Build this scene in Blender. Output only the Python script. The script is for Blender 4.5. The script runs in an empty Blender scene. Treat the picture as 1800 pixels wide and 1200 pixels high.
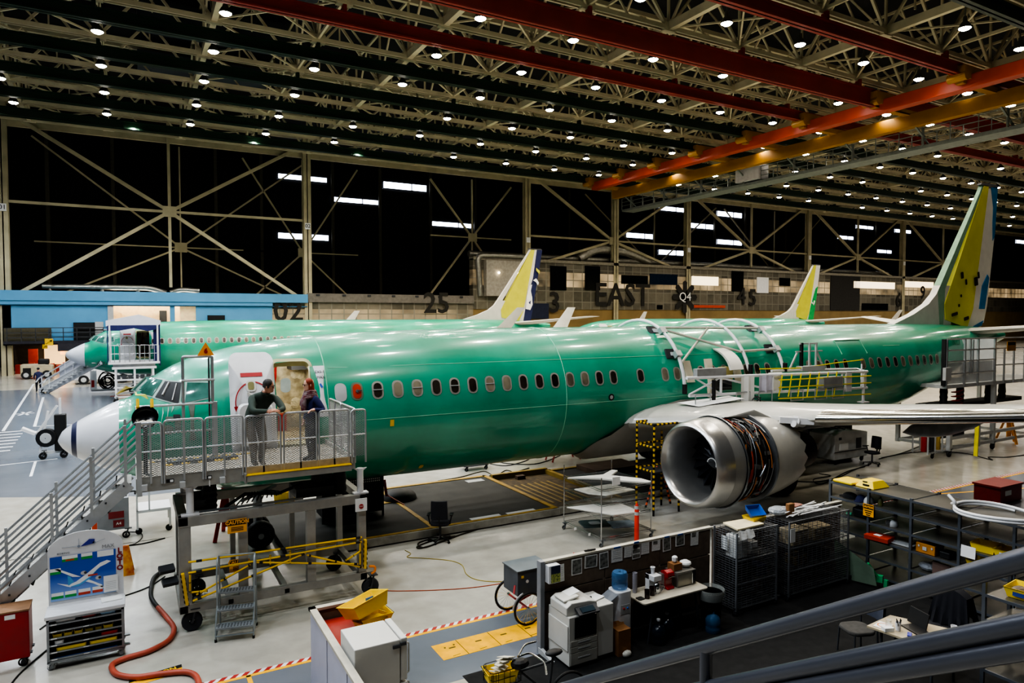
import bpy, math, random
from math import sin, cos, pi, sqrt, radians as R
from mathutils import Vector as V, Matrix
random.seed(7)
COL = bpy.context.scene.collection
SC = bpy.context.scene

# ---------------------------------------------------------------- materials
MATS = {}
def lin(h):
    h = h.lstrip('#')
    c = [int(h[i:i+2], 16)/255 for i in (0, 2, 4)]
    return [x/12.92 if x <= .04045 else ((x+.055)/1.055)**2.4 for x in c]
def mat(name, hexc, rough=.5, metal=0., var=.12, scale=3., emit=0., emitc=None, alpha=1., trans=0., coat=0., spec=.5, bump=0., hex2=None, bscale=None):
    if name in MATS: return MATS[name]
    m = bpy.data.materials.new(name); m.use_nodes = True
    nt = m.node_tree; b = nt.nodes['Principled BSDF']
    c = lin(hexc)
    b.inputs['Roughness'].default_value = rough
    b.inputs['Metallic'].default_value = metal
    b.inputs['Specular IOR Level'].default_value = spec
    b.inputs['Coat Weight'].default_value = coat
    b.inputs['Coat Roughness'].default_value = .12
    b.inputs['Alpha'].default_value = alpha
    b.inputs['Transmission Weight'].default_value = trans
    tc = nt.nodes.new('ShaderNodeTexCoord')
    nz = nt.nodes.new('ShaderNodeTexNoise'); nz.inputs['Scale'].default_value = scale; nz.inputs['Detail'].default_value = 5
    nt.links.new(tc.outputs['Object'], nz.inputs['Vector'])
    mx = nt.nodes.new('ShaderNodeMix'); mx.data_type = 'RGBA'
    if hex2: d, e = c, lin(hex2)
    else: d = [x*(1-var) for x in c]; e = [min(1, x*(1+var)+.002) for x in c]
    mx.inputs['A'].default_value = (*d, 1); mx.inputs['B'].default_value = (*e, 1)
    rp = nt.nodes.new('ShaderNodeMapRange'); rp.inputs['From Min'].default_value = .35; rp.inputs['From Max'].default_value = .65
    nt.links.new(nz.outputs['Fac'], rp.inputs['Value']); nt.links.new(rp.outputs['Result'], mx.inputs['Factor'])
    nt.links.new(mx.outputs['Result'], b.inputs['Base Color'])
    if emit:
        b.inputs['Emission Color'].default_value = (*(lin(emitc) if emitc else c), 1); b.inputs['Emission Strength'].default_value = emit
    if bump:
        n2 = nt.nodes.new('ShaderNodeTexNoise'); n2.inputs['Scale'].default_value = bscale or scale*4; n2.inputs['Detail'].default_value = 3
        nt.links.new(tc.outputs['Object'], n2.inputs['Vector'])
        bp = nt.nodes.new('ShaderNodeBump'); bp.inputs['Strength'].default_value = bump; bp.inputs['Distance'].default_value = .05
        nt.links.new(n2.outputs['Fac'], bp.inputs['Height']); nt.links.new(bp.outputs['Normal'], b.inputs['Normal'])
    MATS[name] = m
    return m

# ---------------------------------------------------------------- mesh builder
def frame(d, up=None):
    d = V(d).normalized()
    u = V(up) if up is not None else (V((0, 0, 1)) if abs(d.z) < .95 else V((1, 0, 0)))
    a = d.cross(u)
    if a.length < 1e-6: a = d.cross(V((0, 1, 0)))
    a.normalize(); b = a.cross(d).normalized()
    return a, b
class MB:
    def __init__(s): s.v = []; s.f = []; s.m = []; s.c = 0
    def mat(s, i): s.c = i; return s
    def add(s, vs, fs):
        n = len(s.v); s.v += [tuple(p) for p in vs]; s.f += [tuple(i+n for i in f) for f in fs]; s.m += [s.c]*len(fs); return s
    def box(s, x0, x1, y0, y1, z0, z1):
        vs = [(x, y, z) for x in (x0, x1) for y in (y0, y1) for z in (z0, z1)]
        return s.add(vs, [(0, 1, 3, 2), (4, 6, 7, 5), (0, 4, 5, 1), (2, 3, 7, 6), (0, 2, 6, 4), (1, 5, 7, 3)])
    def cbox(s, c, dx, dy, dz, rz=0, rx=0, ry=0):
        M = Matrix.Translation(V(c)) @ Matrix.Rotation(rz, 4, 'Z') @ Matrix.Rotation(ry, 4, 'Y') @ Matrix.Rotation(rx, 4, 'X')
        vs = [M @ V((x*dx/2, y*dy/2, z*dz/2)) for x in (-1, 1) for y in (-1, 1) for z in (-1, 1)]
        return s.add(vs, [(0, 1, 3, 2), (4, 6, 7, 5), (0, 4, 5, 1), (2, 3, 7, 6), (0, 2, 6, 4), (1, 5, 7, 3)])
    def bar(s, p, q, w, h=None, up=None):
        h = h or w; p, q = V(p), V(q)
        if (q-p).length < 1e-6: return s
        a, b = frame(q-p, up)
        vs = [e+a*(i*w/2)+b*(j*h/2) for e in (p, q) for i, j in ((-1, -1), (1, -1), (1, 1), (-1, 1))]
        return s.add(vs, [(3, 2, 1, 0), (4, 5, 6, 7), (0, 1, 5, 4), (1, 2, 6, 5), (2, 3, 7, 6), (3, 0, 4, 7)])
    def tube(s, pts, r, n=8, close=False, cap=True):
        pts = [V(p) for p in pts]; k = len(pts)
        rs = r if isinstance(r, (list, tuple)) else [r]*k
        rings = []; prev = None
        for i, p in enumerate(pts):
            d = (pts[(i+1) % k]-pts[i-1]) if close else (pts[min(i+1, k-1)]-pts[max(i-1, 0)])
            if d.length < 1e-9: d = V((0, 0, 1))
            d.normalize()
            if prev is None: a, b = frame(d)
            else:
                a = prev-d*prev.dot(d)
                if a.length < 1e-6: a, _ = frame(d)
                a.normalize(); b = a.cross(d)
            prev = a
            rings.append([p+(a*cos(2*pi*j/n)+b*sin(2*pi*j/n))*rs[i] for j in range(n)])
        vs = [p for rg in rings for p in rg]; fs = []
        for i in range(k if close else k-1):
            o, q = i*n, ((i+1) % k)*n
            fs += [(o+j, o+(j+1) % n, q+(j+1) % n, q+j) for j in range(n)]
        if cap and not close: fs += [tuple(range(n))[::-1], tuple(range((k-1)*n, k*n))]
        return s.add(vs, fs)
    def cyl(s, p, q, r, n=14, r2=None): return s.tube([p, q], [r, r if r2 is None else r2], n)
    def lathe(s, prof, o=(0, 0, 0), ax=(0, 0, 1), n=24, a0=0, a1=2*pi):
        ax = V(ax).normalized(); a, b = frame(ax); o = V(o); full = abs(a1-a0-2*pi) < 1e-6
        m = n if full else n+1; vs = []
        for r, h in prof:
            vs += [o+ax*h+(a*cos(a0+(a1-a0)*j/n)+b*sin(a0+(a1-a0)*j/n))*r for j in range(m)]
        fs = []
        for i in range(len(prof)-1):
            for j in range(n):
                k2 = (j+1) % m
                fs.append((i*m+j, i*m+k2, (i+1)*m+k2, (i+1)*m+j))
        return s.add(vs, fs)
    def prism(s, poly, o, ux, uy, d):
        o, ux, uy, d = V(o), V(ux), V(uy), V(d); n = len(poly)
        vs = [o+ux*x+uy*y for x, y in poly]; vs += [p+d for p in vs]
        return s.add(vs, [tuple(range(n))[::-1], tuple(range(n, 2*n))]+[(i, (i+1) % n, n+(i+1) % n, n+i) for i in range(n)])
    def grid(s, P):
        n, m = len(P), len(P[0])
        return s.add([p for r in P for p in r], [(i*m+j, i*m+j+1, (i+1)*m+j+1, (i+1)*m+j) for i in range(n-1) for j in range(m-1)])
    def quad(s, a, b, c, d): return s.add([a, b, c, d], [(0, 1, 2, 3)])
    def poly(s, pts): return s.add(pts, [tuple(range(len(pts)))])
    def sph(s, c, rx, ry=None, rz=None, n=12, m=8):
        ry = ry or rx; rz = rz or rx; c = V(c)
        P = [[c+V((rx*sin(pi*i/m)*cos(2*pi*j/n), ry*sin(pi*i/m)*sin(2*pi*j/n), rz*cos(pi*i/m))) for j in range(n+1)] for i in range(m+1)]
        return s.grid(P)
def rrect(w, h, r, n=4, cx=0, cy=0):
    out = []
    for sx, sy, a in ((1, 1, 0), (-1, 1, 90), (-1, -1, 180), (1, -1, 270)):
        for k in range(n+1):
            t = R(a+90*k/n); out.append((cx+sx*(w/2-r)+r*cos(t), cy+sy*(h/2-r)+r*sin(t)))
    return out
def arc(c, r, a0, a1, ux, uy, n=10):
    c, ux, uy = V(c), V(ux), V(uy)
    return [c+ux*(r*cos(R(a0+(a1-a0)*i/n)))+uy*(r*sin(R(a0+(a1-a0)*i/n))) for i in range(n+1)]
def bend(pts, r, n=4):
    """round the corners of a polyline"""
    pts = [V(p) for p in pts]; out = [pts[0]]
    for i in range(1, len(pts)-1):
        p = pts[i]; a = (pts[i-1]-p); b = (pts[i+1]-p); k = min(r, a.length*.49, b.length*.49)
        A = p+a.normalized()*k; B = p+b.normalized()*k
        for j in range(n+1):
            t = j/n; out.append(A*(1-t)**2+p*2*t*(1-t)+B*t*t)
    return out+[pts[-1]]
def spline(pts, k=6):
    pts = [V(p) for p in pts]; out = []
    for i in range(len(pts)-1):
        p0, p1, p2, p3 = pts[max(i-1, 0)], pts[i], pts[i+1], pts[min(i+2, len(pts)-1)]
        for j in range(k):
            t = j/k
            out.append(.5*((2*p1)+(p2-p0)*t+(2*p0-5*p1+4*p2-p3)*t*t+(3*p1-p0-3*p2+p3)*t**3))
    return out+[pts[-1]]

# ---------------------------------------------------------------- objects
def thing(name, label, cat, loc=(0, 0, 0), rz=0., group=None):
    o = bpy.data.objects.new(name, None); COL.objects.link(o)
    o.location = loc; o.rotation_euler = (0, 0, rz); o.empty_display_size = .2
    o['label'] = label; o['category'] = cat
    if group: o['group'] = group
    o['kind'] = 'thing'
    return o
def rootM(o):
    while o.parent: o = o.parent
    return Matrix.Translation(V(o.location)) @ Matrix.Rotation(o.rotation_euler[2], 4, 'Z')
def part(name, mb, mats, parent=None, smooth=None, local=False, bevel=0, label=None, seg=2):
    me = bpy.data.meshes.new(name)
    vs = mb.v
    if parent is not None and not local:
        I = rootM(parent).inverted(); vs = [tuple(I @ V(p)) for p in vs]
    me.from_pydata(vs, [], mb.f); me.update()
    for m in (mats if isinstance(mats, (list, tuple)) else [mats]): me.materials.append(m)
    me.polygons.foreach_set('material_index', mb.m)
    import bmesh
    bm = bmesh.new(); bm.from_mesh(me); bmesh.ops.recalc_face_normals(bm, faces=bm.faces); bm.to_mesh(me); bm.free()
    if smooth is not None:
        me.polygons.foreach_set('use_smooth', [True]*len(me.polygons)); me.set_sharp_from_angle(angle=R(smooth))
    o = bpy.data.objects.new(name, me); COL.objects.link(o)
    if parent is not None: o.parent = parent
    if bevel:
        b = o.modifiers.new('bevel', 'BEVEL'); b.width = bevel; b.segments = seg; b.limit_method = 'ANGLE'; b.angle_limit = R(40)
    if label: o['label'] = label
    return o
def solo(name, mb, mats, label, cat, group=None, smooth=None, bevel=0, kind='thing'):
    """a thing that is one mesh: origin moved to the middle of its base"""
    xs, ys, zs = zip(*mb.v); c = V(((min(xs)+max(xs))/2, (min(ys)+max(ys))/2, min(zs)))
    mb.v = [tuple(V(p)-c) for p in mb.v]
    o = part(name, mb, mats, None, smooth, True, bevel); o.location = c
    o['label'] = label; o['category'] = cat; o['kind'] = kind
    if group: o['group'] = group
    return o
def struct(name, mb, mats, parent=None, smooth=None, bevel=0):
    o = part(name, mb, mats, parent, smooth, True, bevel); o['kind'] = 'structure'
    return o
def dup(root, loc, rz=None, label=None, group=None):
    r = root.copy(); COL.objects.link(r); r.location = loc
    if rz is not None: r.rotation_euler = (0, 0, rz)
    if label: r['label'] = label
    if group: r['group'] = group
    for ch in list(root.children):
        c = ch.copy(); COL.objects.link(c); c.parent = r
        for g in list(ch.children):
            d = g.copy(); COL.objects.link(d); d.parent = c
    return r
def text(body, size, o, ux, uy, parent, m, name='lettering', depth=.004, align='CENTER', local=False, bold=0., label=None, sx=1.):
    cu = bpy.data.curves.new('t', 'FONT'); cu.body = body; cu.size = size; cu.align_x = align; cu.align_y = 'CENTER'
    cu.extrude = depth; cu.resolution_u = 2; cu.offset = bold
    t = bpy.data.objects.new('t', cu); COL.objects.link(t)
    dg = bpy.context.evaluated_depsgraph_get(); dg.update()
    me = bpy.data.meshes.new_from_object(t.evaluated_get(dg))
    bpy.data.objects.remove(t); bpy.data.curves.remove(cu)
    ux, uy = V(ux).normalized()*sx, V(uy).normalized(); w = ux.cross(uy).normalized()
    M = Matrix(((ux.x, uy.x, w.x, o[0]), (ux.y, uy.y, w.y, o[1]), (ux.z, uy.z, w.z, o[2]), (0, 0, 0, 1)))
    if parent is not None and not local: M = rootM(parent).inverted() @ M
    me.transform(M); me.name = name; me.materials.clear(); me.materials.append(m)
    ob = bpy.data.objects.new(name, me); COL.objects.link(ob)
    if parent is not None: ob.parent = parent
    if label: ob['label'] = label
    return ob
def interp(tab, x):
    """monotone-ish cubic through a table [(x, v...)]"""
    if x <= tab[0][0]: return tab[0][1:]
    if x >= tab[-1][0]: return tab[-1][1:]
    for i in range(len(tab)-1):
        if tab[i][0] <= x <= tab[i+1][0]: break
    a, b = tab[i], tab[i+1]; h = b[0]-a[0]; t = (x-a[0])/h; out = []
    for k in range(1, len(a)):
        d = (b[k]-a[k])/h
        d0 = (a[k]-tab[i-1][k])/(a[0]-tab[i-1][0]) if i > 0 else d
        d1 = (tab[i+2][k]-b[k])/(tab[i+2][0]-b[0]) if i+2 < len(tab) else d
        m0 = 0 if d0*d <= 0 else 2*d0*d/(d0+d)
        m1 = 0 if d1*d <= 0 else 2*d1*d/(d1+d)
        if i == 0: m0 = d*1.2
        out.append((2*t**3-3*t*t+1)*a[k]+(t**3-2*t*t+t)*h*m0+(-2*t**3+3*t*t)*b[k]+(t**3-t*t)*h*m1)
    return out
def mesh_panel(mb, o, ux, uy, w, h, step=.045, t=.006):
    """expanded metal: two families of thin diagonal strips clipped to a rectangle"""
    o, ux, uy = V(o), V(ux).normalized(), V(uy).normalized(); nrm = ux.cross(uy)
    sl = .6
    for sg in (1, -1):
        k = -h/sl
        while k < w+h/sl:
            pts = []
            # line x = k + sg*y/sl
            y0, y1 = 0., h
            x0 = k if sg > 0 else k; xa = k; xb = k+sg*h/sl
            if sg < 0: xa, xb = k+h/sl-h/sl, k-h/sl
            ya, yb = 0., h
            if xa > xb: xa, xb, ya, yb = xb, xa, yb, ya
            if xb > 0 and xa < w and xb-xa > 1e-6:
                s = (yb-ya)/(xb-xa)
                if xa < 0: ya += -xa*s; xa = 0
                if xb > w: yb -= (xb-w)*s; xb = w
                if xb-xa > .01: mb.bar(o+ux*xa+uy*ya, o+ux*xb+uy*yb, t, t*.6, up=nrm)
            k += step*1.7
    return mb

# ---------------------------------------------------------------- palette
white = mat('white paint', 'D8D8DA', .4, var=.05)
offwhite = mat('off white plastic', 'D2D0C8', .45, var=.04)
grey = mat('grey paint', '8A8C90', .5)
lgrey = mat('light grey paint', 'B5B6B6', .45, var=.07)
dgrey = mat('dark grey paint', '3A3C40', .55)
black = mat('black rubber', '0E0E10', .6)
bplast = mat('black plastic', '151517', .4)
alu = mat('brushed aluminium', 'B9BBBE', .38, .75, var=.1)
alud = mat('dull aluminium frame', '9C9A94', .5, .35, var=.12)
steel = mat('steel', '8E9398', .35, .8)
chrome = mat('chrome', 'D5D7DA', .14, 1., var=.03)
yellow = mat('safety yellow', 'E2B70F', .5)
ybin = mat('yellow tray plastic', 'F6D408', .4, var=.05)
red = mat('red paint', 'A81E1C', .4)
orange = mat('orange plastic', 'F08A1C', .5)
blue = mat('blue plastic', '2A5FB4', .4)
navy = mat('navy fabric', '20244A', .9)
wood = mat('worn plywood', 'A8977A', .7, scale=8)
carton = mat('cardboard', '8A6038', .85)
paper = mat('paper', 'E6E6E4', .8, var=.03)
fabric_dk = mat('dark seat fabric', '24242A', .95)
amber = mat('amber sign', 'F2A81C', .5, var=.03)
glassdk = mat('dark glass', '0B1012', .08, var=.2, spec=.8)
glassgr = mat('tinted green glass', '2F5A50', .08, spec=.8, hex2='5A8A80', scale=1.5)
clear = mat('clear plastic', 'D8E4EA', .12, trans=.85, alpha=.55)
# ================================================================ camera, world, view
cam = bpy.data.cameras.new('camera'); cam.sensor_width = 36; cam.lens = 24; cam.clip_start = .05; cam.clip_end = 600
co = bpy.data.objects.new('camera', cam); COL.objects.link(co)
YAW, PIT = R(60.78), R(2.2)
co.location = (1.42, -17.74, 5.70); co.rotation_euler = (pi/2-PIT, 0, YAW-pi/2)
SC.camera = co
w = bpy.data.worlds.new('world'); SC.world = w; w.use_nodes = True
w.node_tree.nodes['Background'].inputs[0].default_value = (.55, .6, .7, 1); w.node_tree.nodes['Background'].inputs[1].default_value = .07
SC.view_settings.view_transform = 'AgX'; SC.view_settings.look = 'AgX - High Contrast'; SC.view_settings.exposure = 0.15
try:
    SC.cycles.max_bounces = 6; SC.cycles.diffuse_bounces = 3; SC.cycles.glossy_bounces = 3; SC.cycles.transmission_bounces = 4; SC.cycles.sample_clamp_indirect = 4
    SC.cycles.use_denoising = True
except Exception: pass

# ================================================================ floor with its painted markings
def floor_mat():
    m = bpy.data.materials.new('polished concrete'); m.use_nodes = True; nt = m.node_tree; b = nt.nodes['Principled BSDF']
    tc = nt.nodes.new('ShaderNodeTexCoord')
    n1 = nt.nodes.new('ShaderNodeTexNoise'); n1.inputs['Scale'].default_value = .18; n1.inputs['Detail'].default_value = 6
    n2 = nt.nodes.new('ShaderNodeTexNoise'); n2.inputs['Scale'].default_value = 2.3; n2.inputs['Detail'].default_value = 8
    for n in (n1, n2): nt.links.new(tc.outputs['Object'], n.inputs['Vector'])
    cr = nt.nodes.new('ShaderNodeValToRGB'); cr.color_ramp.elements[0].color = (*lin('9E9A90'), 1); cr.color_ramp.elements[1].color = (*lin('BFBBB1'), 1)
    cr.color_ramp.elements[0].position = .3; cr.color_ramp.elements[1].position = .7
    ad = nt.nodes.new('ShaderNodeMath'); ad.operation = 'MULTIPLY_ADD'; ad.inputs[1].default_value = .5; 
    nt.links.new(n2.outputs['Fac'], ad.inputs[0]); hf = nt.nodes.new('ShaderNodeMath'); hf.operation = 'MULTIPLY'; hf.inputs[1].default_value = .5
    nt.links.new(n1.outputs['Fac'], hf.inputs[0]); nt.links.new(hf.outputs[0], ad.inputs[2])
    nt.links.new(ad.outputs[0], cr.inputs['Fac']); nt.links.new(cr.outputs['Color'], b.inputs['Base Color'])
    rr = nt.nodes.new('ShaderNodeMapRange'); rr.inputs['To Min'].default_value = .12; rr.inputs['To Max'].default_value = .3
    nt.links.new(n1.outputs['Fac'], rr.inputs['Value']); nt.links.new(rr.outputs['Result'], b.inputs['Roughness'])
    b.inputs['Specular IOR Level'].default_value = .6
    return m
FM = [floor_mat(), mat('blue grey floor paint', '6E737C', .22, scale=.6, var=.08), mat('white floor line', 'D6D8DC', .5), mat('yellow floor paint', 'F2B400', .6, scale=4, spec=.2),
      mat('red hazard tape', 'A8302C', .5), mat('black carpet tile', '141414', .95, scale=6, var=.25), mat('dark floor slot', '33300F', .7), mat('worn concrete edge', '85837E', .5)]
fl = MB()
fl.mat(0).box(-60, 210, -40, 78, -.3, 0)
def mark(i, x0, x1, y0, y1, z=.002): fl.mat(i).box(x0, x1, y0, y1, -.01, z)
def stripe(i, p, q, w, z=.004):
    p, q = V((p[0], p[1], 0)), V((q[0], q[1], 0)); d = (q-p).normalized(); n = V((-d.y, d.x, 0))*w/2
    fl.mat(i).poly([(*(p-n).xy, z), (*(q-n).xy, z), (*(q+n).xy, z), (*(p+n).xy, z)])
fl.mat(1).poly([(-30, 8.7, .002), (-2.3, 8.6, .002), (1.6, 6.6, .002), (4, 6.6, .002), (4, 46, .002), (-30, 46, .002)])   # grey travel zone on the left
mark(1, -20, 6.9, -8.2, -6.5); mark(1, 6.9, 11.5, -8.2, -6.5); mark(1, 19.6, 60, -9.5, -5.4)
mark(5, 5.9, 40, -18, -8.12, .006)
mark(3, 5.84, 8.3, -7.53, -6.98, .005)
for k in range(4): stripe(6, (6.3+k*.62, -7.53), (6.3+k*.62, -6.98), .012, .0065)
for k in range(5):
    x = 6.08+k*.5
    stripe(6, (x, -7.2), (x+.12, -7.2), .035, .0065); stripe(6, (x-.05, -7.48), (x+.1, -7.46), .012, .0065)
stripe(6, (6.02, -7.17), (6.03, -7.13), .03, .0065); stripe(6, (6.2, -7.14), (6.21, -7.1), .03, .0065)
mark(3, -6, 11, -6.5, -6.43, .004)
def hatch(x0, x1, y0, y1):
    mark(2, x0, x1, y0, y1, .004); x = x0
    while x < x1-.2:
        fl.mat(4).poly([(x, y0, .0055), (x+.09, y0, .0055), (x+.17, y1, .0055), (x+.08, y1, .0055)]); x += .17
hatch(-6, 11, -6.43, -6.33)
hatch(19.5, 45, -5.35, -5.2); mark(3, 19.5, 45, -5.42, -5.36, .004); stripe(3, (23.4, -5.4), (28, -6.8), .08)
stripe(3, (2.95, -6.45), (2.95, -9), .07); 
for a, b, w_ in [((-4.14, 23.7), (-5.66, 51), .14), ((-2.95, 24.6), (-3.95, 39.5), .14), ((-2.95, 24.6), (.6, 24.2), .12), ((-3.1, 14.2), (-2.5, 8.4), .14), ((-3.1, 14.2), (-1.2, 14.6), .1), ((-1.9, 14.4), (-1.75, 11.5), .09), ((-.2, 16.2), (-.1, 13.6), .09), ((-3.2, 22.9), (-1, 22.5), .1)]:
    stripe(2, a, b, w_)
for k in range(7): stripe(2, (-5.6, 17.4+k*.95), (-3.1-.02*k, 17.6+k*.95), .2)
for cx, cy in ((-4.0, 30.5), (-6.6, 29)):
    for a in range(3): stripe(2, (cx-.45*cos(a*1.05), cy-.9*sin(a*1.05)), (cx+.45*cos(a*1.05), cy+.9*sin(a*1.05)), .14)
mark(4, .1, 1.6, 37.6, 38, .004); mark(2, -.1, .25, 29.5, 31.5, .004)
for x in (-.9, -.75): stripe(7, (x-6, 1.6), (x+3, 1.6+.1), .03)
fl.mat(3).poly([(1.3, -5.95, .005), (2.05, -5.82, .005), (2.05, -5.66, .005), (1.3, -5.79, .005)])
fl.mat(5).poly([(1.3, -5.79, .006), (2.05, -5.66, .006), (2.05, -5.55, .006), (1.3, -5.68, .006)])
fl.mat(3).poly([(-1.6, -.35, .005), (-.6, -.35, .005), (-.6, -.05, .005), (-1.6, -.05, .005)])
fl.mat(3).poly([(22.5, -5.15, .005), (23.6, -5.15, .005), (23.6, -4.8, .005), (22.5, -4.8, .005)])
floor = struct('floor', fl, FM)
text('CAUTION', .13, (1.68, -5.7, .009), (1, .17, 0), (-.17, 1, 0), floor, yellow, local=True, bold=.004)

# ================================================================ walls
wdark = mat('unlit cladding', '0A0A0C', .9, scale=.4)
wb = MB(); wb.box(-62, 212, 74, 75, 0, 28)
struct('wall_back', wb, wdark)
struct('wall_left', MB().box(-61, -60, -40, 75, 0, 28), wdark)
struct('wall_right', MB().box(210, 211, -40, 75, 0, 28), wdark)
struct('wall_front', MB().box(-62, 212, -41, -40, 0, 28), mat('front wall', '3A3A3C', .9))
day = mat('daylit glazing', 'DDE6FF', .4, emit=5.5, emitc='E4ECFF')
beige = mat('beige structural steel', 'B3AA8C', .6, scale=.7)
k = 0
def window(x0, x1, z0, z1, y=73.9):
    global k
    k += 1
    o = struct('window_%d' % k, MB().box(x0, x1, y, y+.08, z0, z1), day)
    f = MB()
    for a, b in (((x0, z0), (x1, z0)), ((x0, z1), (x1, z1)), ((x0, z0), (x0, z1)), ((x1, z0), (x1, z1)), (((x0*.35+x1*.65), z0), ((x0*.35+x1*.65), z1))):
        f.bar((a[0], y-.05, a[1]), (b[0], y-.05, b[1]), .12)
    part('window_frame', f, dgrey, o, local=True)
WIN = [(488,304,575,322),(673,318,750,338),(583,345,665,361),(757,388,831,402),(488,408,578,424),(1157,361,1204,374),(1260,370,1304,384),(1211,391,1255,404),(1100,408,1150,421),(1157,438,1204,450),(1260,420,1304,432),(1470,413,1500,422),(1505,395,1535,404),(1573,402,1601,411),(1541,438,1567,446),(1786,421,1812,430)]
CP = V((1.42, -17.74, 5.70))
def at(u, v, x=None, y=None, z=None):
    f = V((cos(YAW)*cos(PIT), sin(YAW)*cos(PIT), -sin(PIT))); r = V((sin(YAW), -cos(YAW), 0)); up = r.cross(f)
    d = f+r*((u-900)/1200)-up*((v-600)/1200)
    t = ((x-CP.x)/d.x) if x is not None else ((y-CP.y)/d.y) if y is not None else ((z-CP.z)/d.z)
    return CP+d*t
for u0, v0, u1, v1 in WIN:
    a, b = at(u0, v0, y=73.9), at(u1, v1, y=73.9); window(a.x, b.x, b.z, a.z)
# cladding posts on the back wall
wp = MB()
for u in (85, 200, 380, 460, 585, 668, 757, 835, 1000, 1150, 1256, 1310, 1380, 1470, 1540, 1640):
    x = at(u, 400, y=73.5).x; wp.box(x-.18, x+.18, 73.3, 73.7, 0, 26)
struct('trim_1', wp, mat('dim cladding post', '4A473B', .8))

# ---- braced column line at y = 62
def brace_bay(nm, x0, x1, zt, zm, zb, y, w_=.35):
    xm = (x0+x1)/2; b = MB()
    b.bar((xm, y, zb), (xm, y, zt), w_*.8)
    b.bar((x0, y, zm), (x1, y, zm), w_, w_*.7)
    for xa in (x0, x1):
        b.bar((xm, y, zm), (xa, y, zt-.5), w_*.95); b.bar((xm, y, zm), (xa, y, zb-1.5), w_*.95)
    b.cbox((xm, y-.2, zm), 1.3, .1, 1.1)
    return struct(nm, b, beige)
n = 1
cols = [(-8.75, 26), (19.15, 26), (48.1, 26), (62.9, 26), (76.9, 26), (105.2, 26), (133, 26), (161, 26)]
for i, (x, zt) in enumerate(cols):
    n += 1; c = MB()
    c.box(x-.42, x+.42, 61.3, 61.36, 0, zt); c.box(x-.42, x+.42, 62.0, 62.06, 0, zt); c.box(x-.05, x+.05, 61.3, 62.06, 0, zt)
    o = struct('trim_%d' % n, c, [beige])
    if i in (0, 1, 2, 4, 5, 6): part('column_plate', MB().box(x-.3, x+.3, 61.2, 61.28, 15.4, 16.1), paper, o, local=True)
    if i < 2: text('0%d' % (i+1), .6, (x, 61.18, 15.75), (1, 0, 0), (0, 0, 1), o, black, local=True, depth=.01)
text('01', .8, (-8.55, 61.28, 3.1), (1, 0, 0), (0, 0, 1), bpy.data.objects['trim_2'], black, local=True, depth=.01)
for a, b in ((-8.75, 19.15), (48.1, 76.9), (76.9, 105.2), (105.2, 133), (133, 161)):
    n += 1; brace_bay('trim_%d' % n, a, b, 25.5, 16.4, 8.6 if a < 40 else 13.6, 61.7)
n += 1; brace_bay('trim_%d' % n, 36, 48.1, 24, 16.2, 10, 66, .25)
for a, b in ((-8.75, 19.15), (12, 26), (62, 90), (92, 118)):
    n += 1; brace_bay('trim_%d' % n, a+1.5, b+1.5, 25, 13.5, 8.4, 70, .2)
n += 1; struct('trim_%d' % n, MB().box(-60, 205, 61.9, 62.3, 23.5, 24.2).box(-60, 205, 61.9, 62.3, 25.6, 26.2), beige)
for i in range(44):   # eaves lattice along the column line
    pass

# ---- blue office block (x -8.9..19)
bluew = mat('sky blue panel', '5B9BC4', .6, scale=.5, var=.05)
bw = MB()
bw.box(-9.2, 19.0, 60.9, 62.6, 7.1, 8.05).box(-9.2, 15.2, 61.0, 62.6, 6.72, 7.1); bw.box(-9.0, -.15, 61.3, 62.6, 3.1, 6.72); bw.box(7.5, 15.2, 61.3, 62.6, 2.2, 6.72); bw.box(-.15, 7.5, 61.3, 62.6, 0, 3.4); bw.box(7.5, 15.2, 61.3, 62.6, 0, 2.2)
wblue = struct('wall_blue', bw, bluew)
rm = MB(); rm.mat(0).box(-.2, 7.6, 65.5, 65.6, 3, 7).box(-.2, -.1, 62.6, 65.6, 3, 7).box(7.5, 7.6, 62.6, 65.6, 3, 7).box(-.2, 7.6, 62.6, 65.6, 3.2, 3.4)
rm.mat(1).box(-.2, 7.6, 62.6, 65.6, 6.9, 7).mat(0)
for x in (.6, 2.2, 3.6, 5.0): rm.bar((x, 65.2, 3.4), (x, 65.2, 6.9), .1)
rm.bar((.2, 65, 6.3), (3.6, 65, 4.2), .25); rm.bar((0, 65, 5.9), (5, 65, 5.9), .1)
rm.mat(2).box(4.2, 4.9, 64.8, 65.2, 4.4, 6.2).mat(3).box(5.05, 5.5, 61.25, 61.5, 3.4, 6.72).mat(0).box(6.0, 7.5, 61.6, 61.8, 3.4, 6.7)
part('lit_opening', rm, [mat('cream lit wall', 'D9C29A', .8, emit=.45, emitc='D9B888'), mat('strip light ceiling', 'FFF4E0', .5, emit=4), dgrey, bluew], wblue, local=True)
tr = MB(); tr.mat(0).box(-.5, 0, 61.2, 61.4, 3.2, 6.9).box(-3.0, -.2, 61.1, 61.4, 4.2, 4.3)
tr.mat(1).box(8.6, 10.3, 61.1, 61.3, 4.75, 5.7).mat(2).box(-9.1, 19, 61.2, 61.3, 6.62, 6.72)
tr.mat(1).box(-3.4, -1.6, 61.1, 61.3, 2.6, 5.0).mat(0).box(-1.6, -.9, 61.1, 61.3, 3.0, 5.05)
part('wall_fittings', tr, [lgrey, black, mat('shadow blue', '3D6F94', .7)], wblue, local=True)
dk = MB()
dk.mat(0).box(-8.9, -2, 60.6, 61.2, 3.0, 3.25).box(-4.6, 2.5, 59.5, 61.2, 2.3, 3.0)
for x in [-8.6+i*1.1 for i in range(10)]: dk.mat(1).bar((x, 60.6, 3.2), (x, 60.6, 4.5), .07)
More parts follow.
